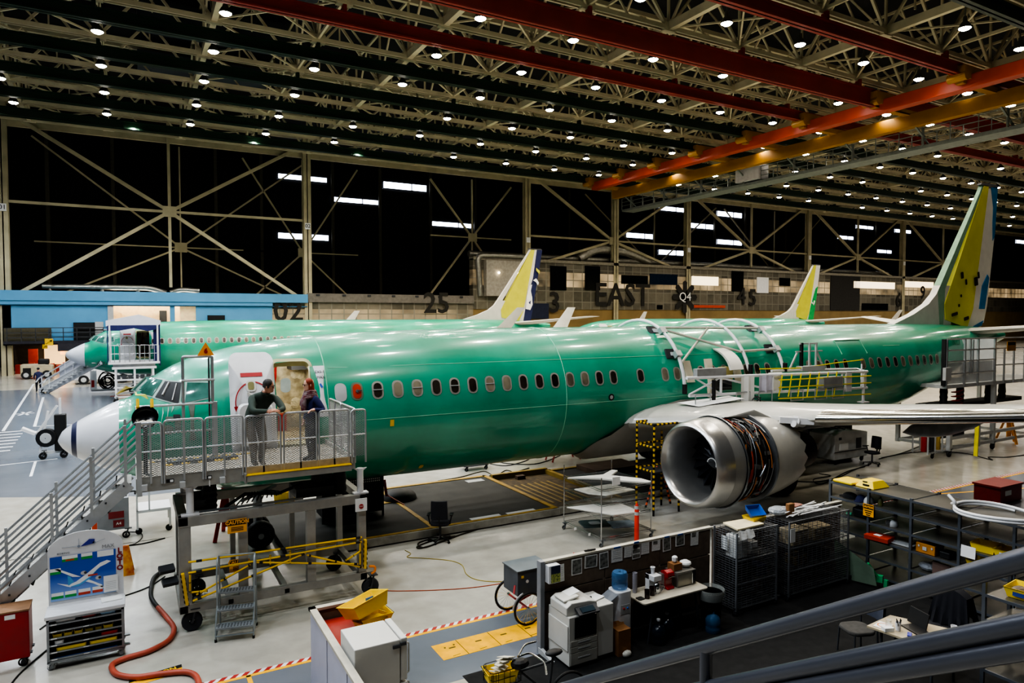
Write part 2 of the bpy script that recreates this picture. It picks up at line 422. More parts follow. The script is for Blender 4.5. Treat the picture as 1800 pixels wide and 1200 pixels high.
for z in (3.6, 4.05, 4.5): dk.mat(1).bar((-8.8, 60.6, z), (1.6, 60.6, z), .07)
dk.mat(2).box(-8.9, -5.2, 61.15, 61.25, 3.1, 4.5)
part('mezzanine_walkway', dk, [mat('dark purlin', '2B2A33', .7), dgrey, mat('dun panel', '57513F', .8)], wblue, local=True)
un = MB(); un.mat(0).box(-9, 19, 68, 68.2, 0, 3.0).mat(1).box(-6.4, -4.6, 67.6, 67.8, .6, 2.9).mat(2).box(-7.6, -6.8, 66, 66.4, 0, 2.3).mat(1).box(-5, -3.2, 67.6, 67.8, 1.6, 2.9).mat(0).box(-9, 8, 61.3, 68, 2.85, 3.05)
un.mat(2)
for i in range(9): un.box(-8.4+i*.55, -8.0+i*.55, 63.5+.3*(i % 3), 64.4, 0, .7+.5*random.random())
un.mat(3).box(-3.4, 1.5, 61.2, 61.4, 0, 2.3).mat(4).box(-2.6, -1.2, 61.1, 61.15, .6, 1.9)
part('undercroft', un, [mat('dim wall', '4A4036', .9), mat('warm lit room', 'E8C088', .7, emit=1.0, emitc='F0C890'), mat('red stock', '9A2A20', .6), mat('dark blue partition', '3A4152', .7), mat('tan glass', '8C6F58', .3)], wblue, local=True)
# silver ducts above the blue block
du = MB(); du.tube(bend([(-6, 63, 8.5), (3.2, 63, 8.55), (4.8, 63, 8.05)], .6), .28, 10); du.tube(bend([(5.2, 63, 8.1), (6.2, 63, 8.45), (8, 63, 8.3)], .6), .25, 10)
for x in (-5.4, -1, 2.2): du.cyl((x, 63, 8.0), (x, 63, 8.5), .18)
foil = mat('foil ducting', 'A9A79E', .3, .8, bump=.5, scale=3)
n += 1; struct('trim_%d' % n, du, foil, smooth=50)

# ---- glazed EAST office wall
def panel_mat(nm, base, hi, cell, zlo, zhi, es):
    m = bpy.data.materials.new(nm); m.use_nodes = True; nt = m.node_tree; b = nt.nodes['Principled BSDF']
    tc = nt.nodes.new('ShaderNodeTexCoord'); sp = nt.nodes.new('ShaderNodeSeparateXYZ'); nt.links.new(tc.outputs['Object'], sp.inputs[0])
    def M(op, a, bb, c=None):
        q = nt.nodes.new('ShaderNodeMath'); q.operation = op
        for i, s in enumerate((a, bb, c)):
            if s is None: continue
            if isinstance(s, (int, float)): q.inputs[i].default_value = s
            else: nt.links.new(s, q.inputs[i])
        return q.outputs[0]
    fx = M('FLOOR', M('DIVIDE', sp.outputs['X'], cell), 0); fz = M('FLOOR', M('DIVIDE', sp.outputs['Z'], cell), 0)
    cb = nt.nodes.new('ShaderNodeCombineXYZ'); nt.links.new(fx, cb.inputs[0]); nt.links.new(fz, cb.inputs[2])
    wn = nt.nodes.new('ShaderNodeTexWhiteNoise'); nt.links.new(cb.outputs[0], wn.inputs['Vector'])
    nz = nt.nodes.new('ShaderNodeTexNoise'); nz.inputs['Scale'].default_value = 1.4; nz.inputs['Detail'].default_value = 4; nt.links.new(tc.outputs['Object'], nz.inputs['Vector'])
    cr = nt.nodes.new('ShaderNodeMix'); cr.data_type = 'RGBA'; cr.inputs['A'].default_value = (*lin(base), 1); cr.inputs['B'].default_value = (*lin(hi), 1)
    nt.links.new(M('MULTIPLY_ADD', wn.outputs['Value'], .5, M('MULTIPLY', nz.outputs['Fac'], .5)), cr.inputs['Factor'])
    gx = M('LESS_THAN', M('FRACT', M('DIVIDE', sp.outputs['X'], cell), 0), .09); gz = M('LESS_THAN', M('FRACT', M('DIVIDE', sp.outputs['Z'], cell), 0), .07)
    g = M('MAXIMUM', gx, gz)
    mx = nt.nodes.new('ShaderNodeMix'); mx.data_type = 'RGBA'; mx.inputs['B'].default_value = (*lin('8B877A'), 1)
    nt.links.new(cr.outputs['Result'], mx.inputs['A']); nt.links.new(g, mx.inputs['Factor']); nt.links.new(mx.outputs['Result'], b.inputs['Base Color'])
    b.inputs['Roughness'].default_value = .3; b.inputs['Specular IOR Level'].default_value = .8
    n3 = nt.nodes.new('ShaderNodeTexNoise'); n3.inputs['Scale'].default_value = .22; n3.inputs['Detail'].default_value = 3; nt.links.new(tc.outputs['Object'], n3.inputs['Vector'])
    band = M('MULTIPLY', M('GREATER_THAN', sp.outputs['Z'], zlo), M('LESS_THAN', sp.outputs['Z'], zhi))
    em = M('MULTIPLY', M('MULTIPLY', band, M('MAXIMUM', M('SUBTRACT', M('MULTIPLY', n3.outputs['Fac'], 2.2), .7), 0)), M('SUBTRACT', 1, g))  # emission imitates warm office lights shining from behind the panels
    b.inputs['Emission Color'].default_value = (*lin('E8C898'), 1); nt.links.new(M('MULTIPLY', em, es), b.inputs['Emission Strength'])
    bp = nt.nodes.new('ShaderNodeBump'); bp.inputs['Strength'].default_value = .35; bp.inputs['Distance'].default_value = .1
    nt.links.new(nz.outputs['Fac'], bp.inputs['Height']); nt.links.new(bp.outputs['Normal'], b.inputs['Normal'])
    return m
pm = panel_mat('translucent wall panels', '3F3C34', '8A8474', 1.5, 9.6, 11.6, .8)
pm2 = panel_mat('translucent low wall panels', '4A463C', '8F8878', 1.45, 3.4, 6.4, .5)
tanw = mat('tan lower wall', '8A744A', .7, scale=.5)
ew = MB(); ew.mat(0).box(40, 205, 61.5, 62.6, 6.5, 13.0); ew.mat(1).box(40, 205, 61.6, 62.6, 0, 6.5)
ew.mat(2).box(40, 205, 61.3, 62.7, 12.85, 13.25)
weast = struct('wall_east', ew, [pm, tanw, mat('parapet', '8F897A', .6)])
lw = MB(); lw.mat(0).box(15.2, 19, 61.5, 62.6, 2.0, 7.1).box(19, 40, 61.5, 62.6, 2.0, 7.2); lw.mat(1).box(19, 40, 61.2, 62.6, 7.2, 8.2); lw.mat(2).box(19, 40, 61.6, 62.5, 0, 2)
for x in range(20, 40, 3): lw.mat(2).box(x, x+.4, 61.1, 61.3, 7.9, 8.1)
wlow = struct('wall_low', lw, [pm2, mat('low parapet', '77726A', .6), dgrey])
wn_ = MB()
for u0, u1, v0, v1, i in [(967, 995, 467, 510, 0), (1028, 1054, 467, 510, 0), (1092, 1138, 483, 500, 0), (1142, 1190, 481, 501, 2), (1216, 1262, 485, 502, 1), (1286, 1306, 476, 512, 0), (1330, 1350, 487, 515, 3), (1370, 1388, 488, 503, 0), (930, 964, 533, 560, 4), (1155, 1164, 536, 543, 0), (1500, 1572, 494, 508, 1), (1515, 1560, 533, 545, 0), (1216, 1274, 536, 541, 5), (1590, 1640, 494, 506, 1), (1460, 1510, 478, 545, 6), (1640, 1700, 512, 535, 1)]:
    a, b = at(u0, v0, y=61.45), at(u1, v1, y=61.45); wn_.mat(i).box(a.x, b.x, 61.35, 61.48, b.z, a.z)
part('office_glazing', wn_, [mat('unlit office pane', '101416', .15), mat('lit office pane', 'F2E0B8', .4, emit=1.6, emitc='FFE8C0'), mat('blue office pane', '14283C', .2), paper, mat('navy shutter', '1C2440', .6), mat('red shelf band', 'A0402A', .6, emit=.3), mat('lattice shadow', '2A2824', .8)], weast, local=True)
dkl = mat('dark wall lettering', '26241F', .7)
for s, u, v, sz in (('3', 975, 533, 4.0), ('EAST', 1095, 520, 4.6), ('4', 1304, 522, 3.8), ('5', 1323, 524, 3.8), ('6', 1580, 528, 3.8), ('9', 1622, 515, 3.6)):
    p = at(u, v, y=61.3); text(s, sz, p, (1, 0, 0), (0, 0, 1), weast, dkl, local=True, depth=.02, bold=.06)
for s, u, v, sz in (('02', 507, 548, 3.3), ('25', 768, 534, 3.6)):
    p = at(u, v, y=61.1); text(s, sz, p, (1, 0, 0), (0, 0, 1), wlow, dkl, local=True, depth=.02, bold=.05)
p = at(1204, 522, y=61.2); st = MB()
for a in range(4):
    d = V((cos(a*pi/4), 0, sin(a*pi/4)))*2.35; c = V(p); st.bar(c-d, c+d, 1.0, .06, up=(0, 1, 0)) if False else st.prism([(-2.3, -.42), (2.3, -.42), (2.55, 0), (2.3, .42), (-2.3, .42), (-2.55, 0)], c, (cos(a*pi/4), 0, sin(a*pi/4)), (-sin(a*pi/4), 0, cos(a*pi/4)), (0, .03+.004*a, 0))
part('star_emblem', st, dkl, weast, local=True)
text('Q4', 1.9, (p.x, 61.15, p.z), (1, 0, 0), (0, 0, 1), weast, paper, local=True, depth=.02)
du = MB(); du.tube([(40, 62.8, 13.7), (130, 62.8, 13.7)], .42, 10); du.tube(bend([(57, 62.6, 13.7), (60, 62.6, 15.4), (66, 62.6, 15.2), (70, 62.6, 13.8)], 1.5), .8, 10)
du.tube(bend([(41, 61.4, 8.2), (40.6, 61.4, 13.4), (44, 61.4, 13.5), (49, 61.4, 13.5), (49.3, 61.4, 9)], .8), .4, 10)
n += 1; struct('trim_%d' % n, du, foil, smooth=50)
pb = MB(); pb.mat(0).box(41.5, 48.8, 60.6, 61.5, 8.2, 12.8)
pb.mat(1)
for x in (43.2, 46.1): pb.sph((x, 60.4, 11.2), .14)
n += 1; struct('trim_%d' % n, pb, [mat('pale plant room', 'A39E94', .7), mat('wall lamp', 'FFE9C0', .4, emit=14)])

# ================================================================ ceiling: deck, trusses, cross beams
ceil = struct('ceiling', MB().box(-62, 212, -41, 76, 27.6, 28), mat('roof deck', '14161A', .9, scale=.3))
X0, X1, ZB, ZT = -36.6, 207, 23.2, 27.0
ROWS = [20.75+6.1*j for j in range(-5, 7)]
bright = mat('beige truss steel', 'BDB497', .55, scale=.8)
for y in ROWS:
    t = MB()
    for dy in (-.16, .16): t.bar((X0, y+dy, ZB), (X1, y+dy, ZB), .13, .26)
    t.bar((X0, y, ZT), (X1, y, ZT), .3, .3)
    i = 0; x = X0
    while x < X1-1:
        t.bar((x, y, ZB), (x+3.05, y, ZT), .16); t.bar((x+3.05, y, ZT), (x+6.1, y, ZB), .16)
        t.bar((x, y, ZB), (x, y, ZT), .14); t.bar((x+3.05, y, (ZB+ZT)/2+.2), (x+3.05, y, ZT), .1)
        t.bar((x+1.5, y, (ZB+ZT)/2), (x+3.05, y, ZB+.1), .1)
        t.cbox((x, y, ZB+.05), .9, .42, .5)
        x += 6.1
    n += 1; struct('trim_%d' % n, t, bright)
for i in range(40):
    x = X0+6.1*i; c = MB(); wd = .5 if i % 2 else .2
    if i % 2: c.bar((x, ROWS[0], ZB+.1), (x, ROWS[-1], ZB+.1), .34, .5)
    else: c.bar((x, ROWS[0], ZB+.1), (x, ROWS[-1], ZB+.1), .14, .2)
    for a, b in zip(ROWS[:-1], ROWS[1:]):
        c.bar((x, a, ZB), (x, (a+b)/2, ZT), .13); c.bar((x, (a+b)/2, ZT), (x, b, ZB), .13)
        if i % 2: c.bar((x, a, ZB+.05), (x+6.1, b, ZB+.05), .1); c.bar((x+6.1, a, ZB+.05), (x, b, ZB+.05), .1)
    c.bar((x, ROWS[0], ZT), (x, ROWS[-1], ZT), .16)
    n += 1; struct('trim_%d' % n, c, bright)
dd = MB()
for i in range(4): dd.box(2+i*.1, 12, 16.5+i*9, 18.5+i*9, 25.2, 26.4)
n += 1; struct('trim_%d' % n, dd, mat('blue grey duct', '3A4048', .6))

# ---- crane runway beams (red near, green far) and the crane
rred = mat('crane red', '86261A', .5, scale=.6); rgrn = mat('runway green', '14301F', .45, scale=.6)
def runway(y, h, m, label, z1=22.6):
    t = MB(); z0 = z1-h
    t.box(-45, 205, y-.25, y+.25, z0, z0+.09); t.box(-45, 205, y-.25, y+.25, z1-.09, z1); t.box(-45, 205, y-.05, y+.05, z0, z1)
    x = -36.6
    while x < 205: t.box(x-.1, x+.1, y-.2, y+.2, z1, 23.1); x += 12.2
    solo('crane_runway_beam', t, m, label, 'beam', 'overhead crane runway beams')
runway(20.75, .75, rred, 'thinner red crane runway beam crossing behind the thick red one, leftmost at the top edge')
runway(14.45, 1.25, rred, 'thickest red crane runway beam, middle of the three red ones under the roof')
runway(8.3, .75, rred, 'red crane runway beam nearest the viewer, upper right of the three red ones')
runway(2.2, .75, rgrn, 'dark green runway beam in the upper right corner, nearest the viewer')
for k_, y in enumerate((26.85, 32.95, 39.05, 45.15, 51.25)):
    runway(y, .72, rgrn, ['dark green runway beam next to the leftmost red beam', 'dark green runway beam second beyond the red beams', 'dark green runway beam third beyond the red beams', 'dark green runway beam fourth beyond the red beams', 'dark green runway beam farthest back, in front of the braced columns'][k_])
cr = thing('overhead_crane', 'red and yellow overhead travelling crane bridge with a railed walkway', 'crane', (52, 23, 19))
cred = mat('crane bridge orange', 'A83C18', .45, scale=.5); cyel = mat('crane yellow', '9A6E12', .5, scale=.5)
t = MB(); t.box(51.0, 51.9, -12, 51, 21.0, 21.9); part('bridge_girder', t, cred, cr, bevel=.04)
t = MB(); t.box(54.9, 55.6, -12, 52, 20.4, 21.4); part('bridge_girder', t, cyel, cr, label='yellow bridge girder')
for y in (2.2, 8.3, 14.45, 20.75, 26.85, 32.95, 39.05, 45.15, 51.0):
    part('end_truck', MB().box(50.2, 52.4, y-.55, y+.55, 21.55, 22.4).box(50.6, 56, y-.25, y+.25, 21.3, 21.7).cyl((50.4, y-.6, 21.7), (50.4, y+.6, 21.7), .3), cyel, cr)
t = MB(); t.box(56.5, 58.4, -12, 52, 18.9, 19.15)
for y in range(-12, 53, 2):
    t.bar((56.5, y, 19.1), (56.5, y, 20.5), .06); t.bar((58.3, y, 19.1), (58.3, y, 20.5), .06)
for z in (19.6, 20.05, 20.5):
    for x in (56.5, 58.3): t.bar((x, -12, z), (x, 52, z), .05)
for y in range(-10, 53, 6): t.bar((56.3, y, 20.5), (56.3, y, 19.1), .1); t.bar((55.3, y, 20.5), (57.5, y, 19.1), .12)
part('walkway', t, mat('walkway grey', '6E7670', .6), cr)
part('control_box', MB().box(56.2, 57.6, 30, 33, 19.3, 20.8), lgrey, cr)

# ================================================================ lamps
lampm = mat('lamp diffuser', 'FFFFFF', .3, emit=60, emitc='FFF6EA'); lhous = mat('lamp housing', '55564F', .5, .3)
dif = MB().lathe([(.02, -.1), (.2, -.08), (.31, 0), (.31, .04)], n=14); hs = MB().lathe([(.32, 0), (.34, .06), (.24, .26), (.12, .4), (.1, .66), (.02, .68)], n=14)
hs.bar((0, 0, .6), (0, 0, 1.5), .05)
lamp0 = thing('high_bay_lamp', 'round high bay lamp glowing white under the roof trusses', 'lamp', (0, 0, 22.3), group='high bay lamps under the roof')
part('lamp_housing', hs, lhous, lamp0, 40, True); part('diffuser', dif, lampm, lamp0, 40, True)
first = True; nl = 0
def lightat(x, y, z, e, c):
    l = bpy.data.lights.new('bay light', 'SPOT'); l.energy = e; l.spot_size = R(150); l.spot_blend = .5; l.shadow_soft_size = .3; l.color = c
    o = bpy.data.objects.new('bay light', l); COL.objects.link(o); o.location = (x, y, z)
LE = 2300; LZ = 21.85
for i in range(-2, 27):
    for j in range(-6, 5):
        x, y = .1+6.1*i, 22.25+6.1*j
        jj = (i*7+j*13) % 11 == 3
        if y < -3 and x > 12.5 : continue
        p = V((x, y, LZ))-CP; f = V((cos(YAW), sin(YAW), 0)); dep = p.dot(f)
        uu = 900+1200*p.dot(V((sin(YAW), -cos(YAW), 0)))/max(dep, .1)
        vis = dep > 1 and -60 < uu < 1860
        if vis and not jj and (dep > 22):
            if first: lamp0.location = (x, y, LZ); first = False
            else: dup(lamp0, (x, y, LZ))
            nl += 1
        if x < 75 and (i+j) % 2 == 0:
            c = (.84, .92, 1.) if x < 6 else (1., .94, .84) if x < 14 else (1., .9, .74)
            lightat(x, y, LZ-.2, LE*(1.3 if x < 6 else .82 if x < 24 else .8), c)
        elif x >= 75 and i % 3 == 0 and j % 2 == 0: lightat(x, y, LZ-.2, LE*1.5, (1, .94, .85))
for x in (-8, 2, 12, 22): 
    lightat(x, 51, 22, LE*1.2, (1, .98, .93))
pl = bpy.data.lights.new('undercroft light', 'AREA'); pl.energy = 250; pl.size = 4; pl.color = (1, .85, .6)
po = bpy.data.objects.new('undercroft light', pl); COL.objects.link(po); po.location = (-5, 64, 2.8)
# ================================================================ airliners
FT = [(0, 2.98, 2.94, .02), (.08, 3.16, 2.80, .22), (.31, 3.33, 2.60, .48), (.72, 3.56, 2.36, .78), (1.14, 3.77, 2.16, 1.02), (1.38, 3.84, 2.08, 1.14), (1.74, 4.2, 1.95, 1.3), (2.06, 4.42, 1.86, 1.42), (2.49, 4.64, 1.74, 1.55), (3.15, 4.84, 1.61, 1.68), (3.77, 4.99, 1.53, 1.77),
      (4.59, 5.11, 1.47, 1.84), (5.44, 5.18, 1.43, 1.87), (6.5, 5.25, 1.40, 1.88), (9, 5.31, 1.38, 1.88), (11, 5.33, 1.38, 1.88), (25.5, 5.33, 1.38, 1.88), (28, 5.33, 1.55, 1.86), (30, 5.33, 1.95, 1.76), (32, 5.32, 2.5, 1.55), (34, 5.28, 3.1, 1.26), (36, 5.2, 3.72, .9), (38, 5.06, 4.25, .5), (39.2, 4.92, 4.5, .2)]
def fus(x):
    t, b, hw = interp(FT, x); return (t+b)/2, (t-b)/2, hw
def ysurf(x, z):
    zc, h, hw = fus(x); s = max(-1, min(1, (z-zc)/h)); return hw*sqrt(max(0, 1-s*s))
def psurf(x, z, off=0., side=-1):
    zc, h, hw = fus(x); y = ysurf(x, z); e = .02
    n = V((-(ysurf(x+e, z)-ysurf(x-e, z))/(2*e), 1, -(ysurf(x, z+e)-ysurf(x, z-e))/(2*e))).normalized()
    p = V((x, y, z))+n*off
    return V((p.x, side*p.y, p.z))
def patch(mb, poly, off, sub=0, side=-1):
    """polygon given in (x, z) laid on the fuselage side as a fan"""
    cx = sum(p[0] for p in poly)/len(poly); cz = sum(p[1] for p in poly)/len(poly)
    n = len(poly); rings = [[psurf(cx+(x-cx)*k, cz+(z-cz)*k, off, side) for x, z in poly] for k in (.34, .67, 1.)]
    vs = [psurf(cx, cz, off, side)]+[p for r in rings for p in r]; fs = [(0, 1+i, 1+(i+1) % n) for i in range(n)]
    for k in range(2): fs += [(1+k*n+i, 1+(k+1)*n+i, 1+(k+1)*n+(i+1) % n, 1+k*n+(i+1) % n) for i in range(n)]
    return mb.add(vs, fs)
def fus_green(nm, a, b):
    m = mat(nm, a, .3, coat=.7, scale=.55, hex2=b, spec=.6)
    m.node_tree.nodes['Principled BSDF'].inputs['Coat Roughness'].default_value = .09
    nt = m.node_tree; bs = nt.nodes['Principled BSDF']
    tc = nt.nodes.new('ShaderNodeTexCoord'); mp = nt.nodes.new('ShaderNodeMapping'); mp.inputs['Scale'].default_value = (.35, 3, 3)
    nz = nt.nodes.new('ShaderNodeTexNoise'); nz.inputs['Scale'].default_value = 1.6; nz.inputs['Detail'].default_value = 8
    nt.links.new(tc.outputs['Object'], mp.inputs['Vector']); nt.links.new(mp.outputs[0], nz.inputs['Vector'])
    mr = nt.nodes.new('ShaderNodeMapRange'); mr.inputs['To Min'].default_value = .22; mr.inputs['To Max'].default_value = .42
    nt.links.new(nz.outputs['Fac'], mr.inputs['Value']); nt.links.new(mr.outputs['Result'], bs.inputs['Roughness'])
    return m
gfus = fus_green('green primer', '128C6C', '27A585'); gfus2 = fus_green('green primer far', '189673', '2CAB8C')
rad = mat('radome white', 'DADBE0', .3, var=.03, coat=.3); band = mat('navy band', '2A2E4E', .4)
wingtop = mat('wing grey', 'B4B3AC', .35, coat=.3, var=.05); fair = mat('fairing grey', 'A9A8A4', .4, var=.05); slatm = mat('polished slat', 'C4C2BC', .18, .95, var=.04)
fwhite = mat('primer white', 'CFCDC6', .45, var=.04); chart = mat('yellow green primer', 'C4C23C', .5, var=.06, scale=1.2); lgr = mat('pale green edge', '7FA48C', .5)
rim = mat('window surround', 'A9A79F', .4, .3); pane = mat('cabin pane dark', '231C17', .15, spec=.7, hex2='4A443C', scale=.9); pane2 = mat('cabin pane light', '8F8672', .3, hex2='5E574A', scale=2)
seam = mat('sealant seam', '7FC4A4', .5)
def slab(poly, th0, th1, zb, zt):
    mb = MB(); n = len(poly)
    def t(z): return th0+(th1-th0)*max(0, min(1, (z-zb)/(zt-zb)))
    vs = [(x, -t(z)/2, z) for x, z in poly]+[(x, t(z)/2, z) for x, z in poly]
    return mb.add(vs, [tuple(range(n)), tuple(range(n, 2*n))[::-1]]+[(i, i+n, (i+1) % n+n, (i+1) % n) for i in range(n)])
def wing_sec(y, s):
    a = abs(y)
    le = 14.6+(a-1.2)*.53 if a > 4.83 else 13.9+(a-1.2)*.72
    le = min(le, 99); kink = 5.8
    te = 21.4+(.02*(a-1.2)) if a < kink else 21.5+(a-kink)*(24.55-21.5)/(17.2-kink)
    z = 2.42+(a-1.2)*.108; tc = .135-.035*a/17.2
    return le, te, z, tc
AF = [(0, 0), (.01, .16), (.03, .27), (.08, .41), (.16, .52), (.3, .58), (.45, .55), (.6, .45), (.8, .24), (1, .02)]
AL = [(1, -.02), (.8, -.12), (.6, -.27), (.45, -.38), (.3, -.43), (.16, -.38), (.08, -.3), (.03, -.2), (.01, -.11)]
def wing_loft(s, ys, af, grow=0.):
    P = []
    for y in ys:
        le, te, z, tc = wing_sec(y, s); c = te-le
        P.append([(le+c*u-grow*(u < .03), s*y, z+c*tc*v+grow*(1 if v > 0 else -1)) for u, v in af])
    return P
def airliner(nm, label, X, Y, plug, near, tailcols, Z=0., yaw=0., wsh=0.):
    r = thing(nm, label, 'airplane', (X, Y, Z), yaw, 'airliners in green primer')
    sh = lambda x: x if x < 20 else x-plug
    L = True
    xs = [0, .03, .08, .16, .27, .37, .5, .72, .95, 1.17, 1.3, 1.42, 1.58, 1.74, 1.9, 2.06, 2.3, 2.6, 2.9, 3.2, 3.6, 4.0, 4.28, 4.5, 4.8, 5.08, 5.4, 6, 6.8, 8, 10, 12, 15, 18, 20.01, 22, 25.5, 26.5, 27.5, 28.5, 29.5, 30.5, 31.5, 32.5, 33.5, 34.5, 35.5, 36.5, 37.5, 38.4, 39.2]
    xs = [x for x in xs if x < 20 or x-plug > 12]
    zc, h, hw = fus(4.68); ang = [pi/2+2*pi*i/64 for i in range(65)]
    for z in (2.75, 4.62):
        a = pi-math.asin((z-zc)/h); k = min(range(65), key=lambda i: abs(ang[i]-a)); ang[k] = a
    def body(xa, xb, hole=False):
        mb = MB(); st = [x for x in xs if xa-1e-6 <= x <= xb+1e-6]; P = []
        for x in st:
            zc, h, hw = fus(x); P.append([(sh(x), hw*cos(a), zc+h*sin(a)) for a in ang])
        mb.grid(P)
        if hole:
            m = 65; keep = []
            for i in range(len(st)-1):
                for j in range(64):
                    x = (st[i]+st[i+1])/2; aa = (ang[j]+ang[j+1])/2; zc, h, hw = fus(x); z = zc+h*sin(aa)
                    keep.append(not (4.28 < x < 5.08 and cos(aa) < 0 and 2.75 < zc+h*sin(aa) < 4.62))
            mb.f = [f for f, k in zip(mb.f, keep) if k]; mb.m = mb.m[:len(mb.f)]
        return mb
    G = gfus if near else gfus2
    part('fuselage', body(1.17, 39.2, True), G, r, 60, L)
    rb = body(0, .27); n0 = len(rb.v); b2 = body(.27, .37); b2.m = [1]*len(b2.m); b3 = body(.37, 1.17)
    for q, c in ((b2, 1), (b3, 0)): rb.c = c; rb.add(q.v, q.f)
    if not near: rb.m = [0]*len(rb.m)
    part('radome', rb, [rad, band], r, 60, L)
    # cockpit windows
    PN = [[(1.44, 4.0), (1.71, 4.28), (2.04, 4.25), (1.82, 3.93)], [(1.87, 3.91), (2.08, 4.23), (2.39, 4.21), (2.31, 3.78)], [(2.43, 3.8), (2.5, 4.21), (2.91, 4.2), (2.93, 3.9)]]
    for side in (-1, 1):
        for i, q in enumerate(PN):
            cx = sum(a for a, b in q)/4; cz = sum(b for a, b in q)/4
            def dens(q): return [((1-t)*q[k][0]+t*q[(k+1) % 4][0], (1-t)*q[k][1]+t*q[(k+1) % 4][1]) for k in range(4) for t in (0, .25, .5, .75)]
            big = [(cx+(a-cx)*1.16, cz+(b-cz)*1.14) for a, b in q]
            mb = MB(); mb.mat(0); patch(mb, dens(big), .008, side=side); mb.mat(1); patch(mb, dens(q), .016, side=side)
            o = part('cockpit_window', mb, [mat('cockpit frame', '8FA39A', .4), (black if (i == 1 and near and side < 0) else glassgr)], r, 60, L)
            if near and side < 0 and i == 1:
                t = MB(); t.bar(psurf(2.02, 3.95, .03), psurf(2.16, 4.2, .03), .03); t.bar(psurf(2.2, 3.85, .03), psurf(2.3, 4.18, .03), .02)
                part('open_window_rail', t, lgrey, o, local=True)
    # cabin windows, one part each
    wx = [6.11+.508*i for i in range(16)]+[6.11+.508*17, 6.11+.508*18.9]+[16.2+.508*i for i in range(9)]+[22.4+.508*i for i in range(5)]+[25.48+.508*i for i in range(12)]
    if not near: wx = [5.35+.508*i for i in range(24)]+[x for x in wx if x > 22]
    first = None
    for i, x in enumerate(wx):
        if 20 < x < 20+plug: continue
        mb = MB(); c = (x, 3.89)
        mb.mat(0); patch(mb, rrect(.29, .42, .12, 3, *c), .006); mb.mat(1); patch(mb, rrect(.2, .335, .09, 3, *c), .012)
        mb.v = [(sh(a), b, c_) for a, b, c_ in mb.v]
        pm_ = [rim, pane if near else mat('far cabin pane', '2E2A28', .2, hex2='6E665C', scale=.7)]
        if near and i == 0: pm_ = [mat('dull primer ring', '6C7A68', .5), mat('red window plug', 'C23A1C', .5)]
        elif i % 5 in (2, 3) : pm_ = [rim, pane2]
        o = part('cabin_window', mb, pm_, r, 60, L, label='red plugged cabin window' if (near and i == 0) else None)
        if near and i == 0: part('plug_handle', MB().cyl(psurf(x, 3.89, .01), psurf(x, 3.89, .05), .04).bar(psurf(x, 3.89, .05), psurf(x+.1, 3.9, .05), .03), steel, o, local=True)
        elif near and i < 8 and i % 2: part('window_bar', MB().bar(psurf(x-.12, 3.9, .02), psurf(x+.12, 3.9, .02), .02), lgrey, o, local=True)
    # door opening: cabin seen through it
    zf = 2.72
    it = MB(); it.mat(0).box(3.9, 5.5, .9, .95, zf, 4.75)
    sw = [(.95, zf), (.95, 4.75)]+[(-(ysurf(4.4, z)-.06), z) for z in (4.75, 4.5, 4.2, 3.9, 3.5, 3.1, zf)]
    for xx in (3.7, 5.5): it.prism(sw, (xx, 0, 0), (0, 1, 0), (0, 0, 1), (.05, 0, 0))
    it.box(3.7, 5.5, -.95, .95, 4.72, 4.76)
    it.mat(1).box(3.7, 5.55, -1.6, .95, zf-.05, zf)
    it.mat(2)
    for x in (4.45, 4.98): it.prism(rrect(.26, .38, .1, 3), (x, .89, 3.85), (1, 0, 0), (0, 0, 1), (0, .008, 0))
    it.mat(3).tube([(4.72, .8, 4.75), (4.7, .75, 4.1), (4.62, .8, 3.6)], .03, 6).tube([(4.5, .82, 3.5), (4.45, .82, 2.9)], .03, 6).box(4.5, 4.9, .4, .7, 2.72, 3.15)
    it.mat(4)
    for i in range(60):
        bx_, bz_ = 3.8+1.65*random.random(), 2.8+1.9*random.random()
        if abs(bz_-3.85) < .3 and min(abs(bx_-4.45), abs(bx_-4.98)) < .24: continue
        it.sph((bx_, .9, bz_), .1+.06*random.random(), .035, .12, 8, 5)
    it.mat(5).tube([(4.0, .6, 4.6), (4.5, .4, 4.5), (5.4, .5, 4.62)], .03, 6).box(5.0, 5.4, .2, .8, 4.3, 4.65)
    part('cabin_interior', it, [mat('insulation cream', 'CDC3A8', .6, scale=5, hex2='94886C'), mat('cabin floor', 'B8A98A', .7), mat('inner pane', '9FB0BC', .3), red, mat('insulation blanket', 'D6CCB0', .45, bump=.6, scale=6), dgrey], r, None, L)
    fr = MB(); q = rrect(.92, 1.98, .16, 4, 4.68, 3.685); q2 = rrect(.80, 1.86, .12, 4, 4.68, 3.685)
    A = [psurf(a, b, .012) for a, b in q]; B = [psurf(a, b, .004) for a, b in q2]; Cc = [psurf(a, b, -.16) for a, b in q2]; n = len(A)
    fr.add(A+B+Cc, [(i, (i+1) % n, n+(i+1) % n, n+i) for i in range(n)]+[(n+i, n+(i+1) % n, 2*n+(i+1) % n, 2*n+i) for i in range(n)])
    part('door_frame', fr, mat('door frame primer', 'B7B28A', .5), r, 50, L)
    wp_ = MB(); patch(wp_, [(5.16, 3.35), (5.16, 4.5), (5.42, 4.5), (5.42, 3.35)], .01); o = part('white_panel', wp_, white, r, 60, L)
    if near:
        text('EXS-1', .09, psurf(5.29, 4.36, .02), (1, 0, 0), (0, .3, 1), o, dgrey, local=True, depth=.002); text('MAX', .09, psurf(5.3, 4.24, .02), (1, 0, 0), (0, .3, 1), o, dgrey, local=True, depth=.002)
        b_ = MB(); patch(b_, [(5.28, 4.0), (5.24, 4.09), (5.28, 4.11), (5.33, 4.02)], .02); part('tape', b_, blue, o, local=True)
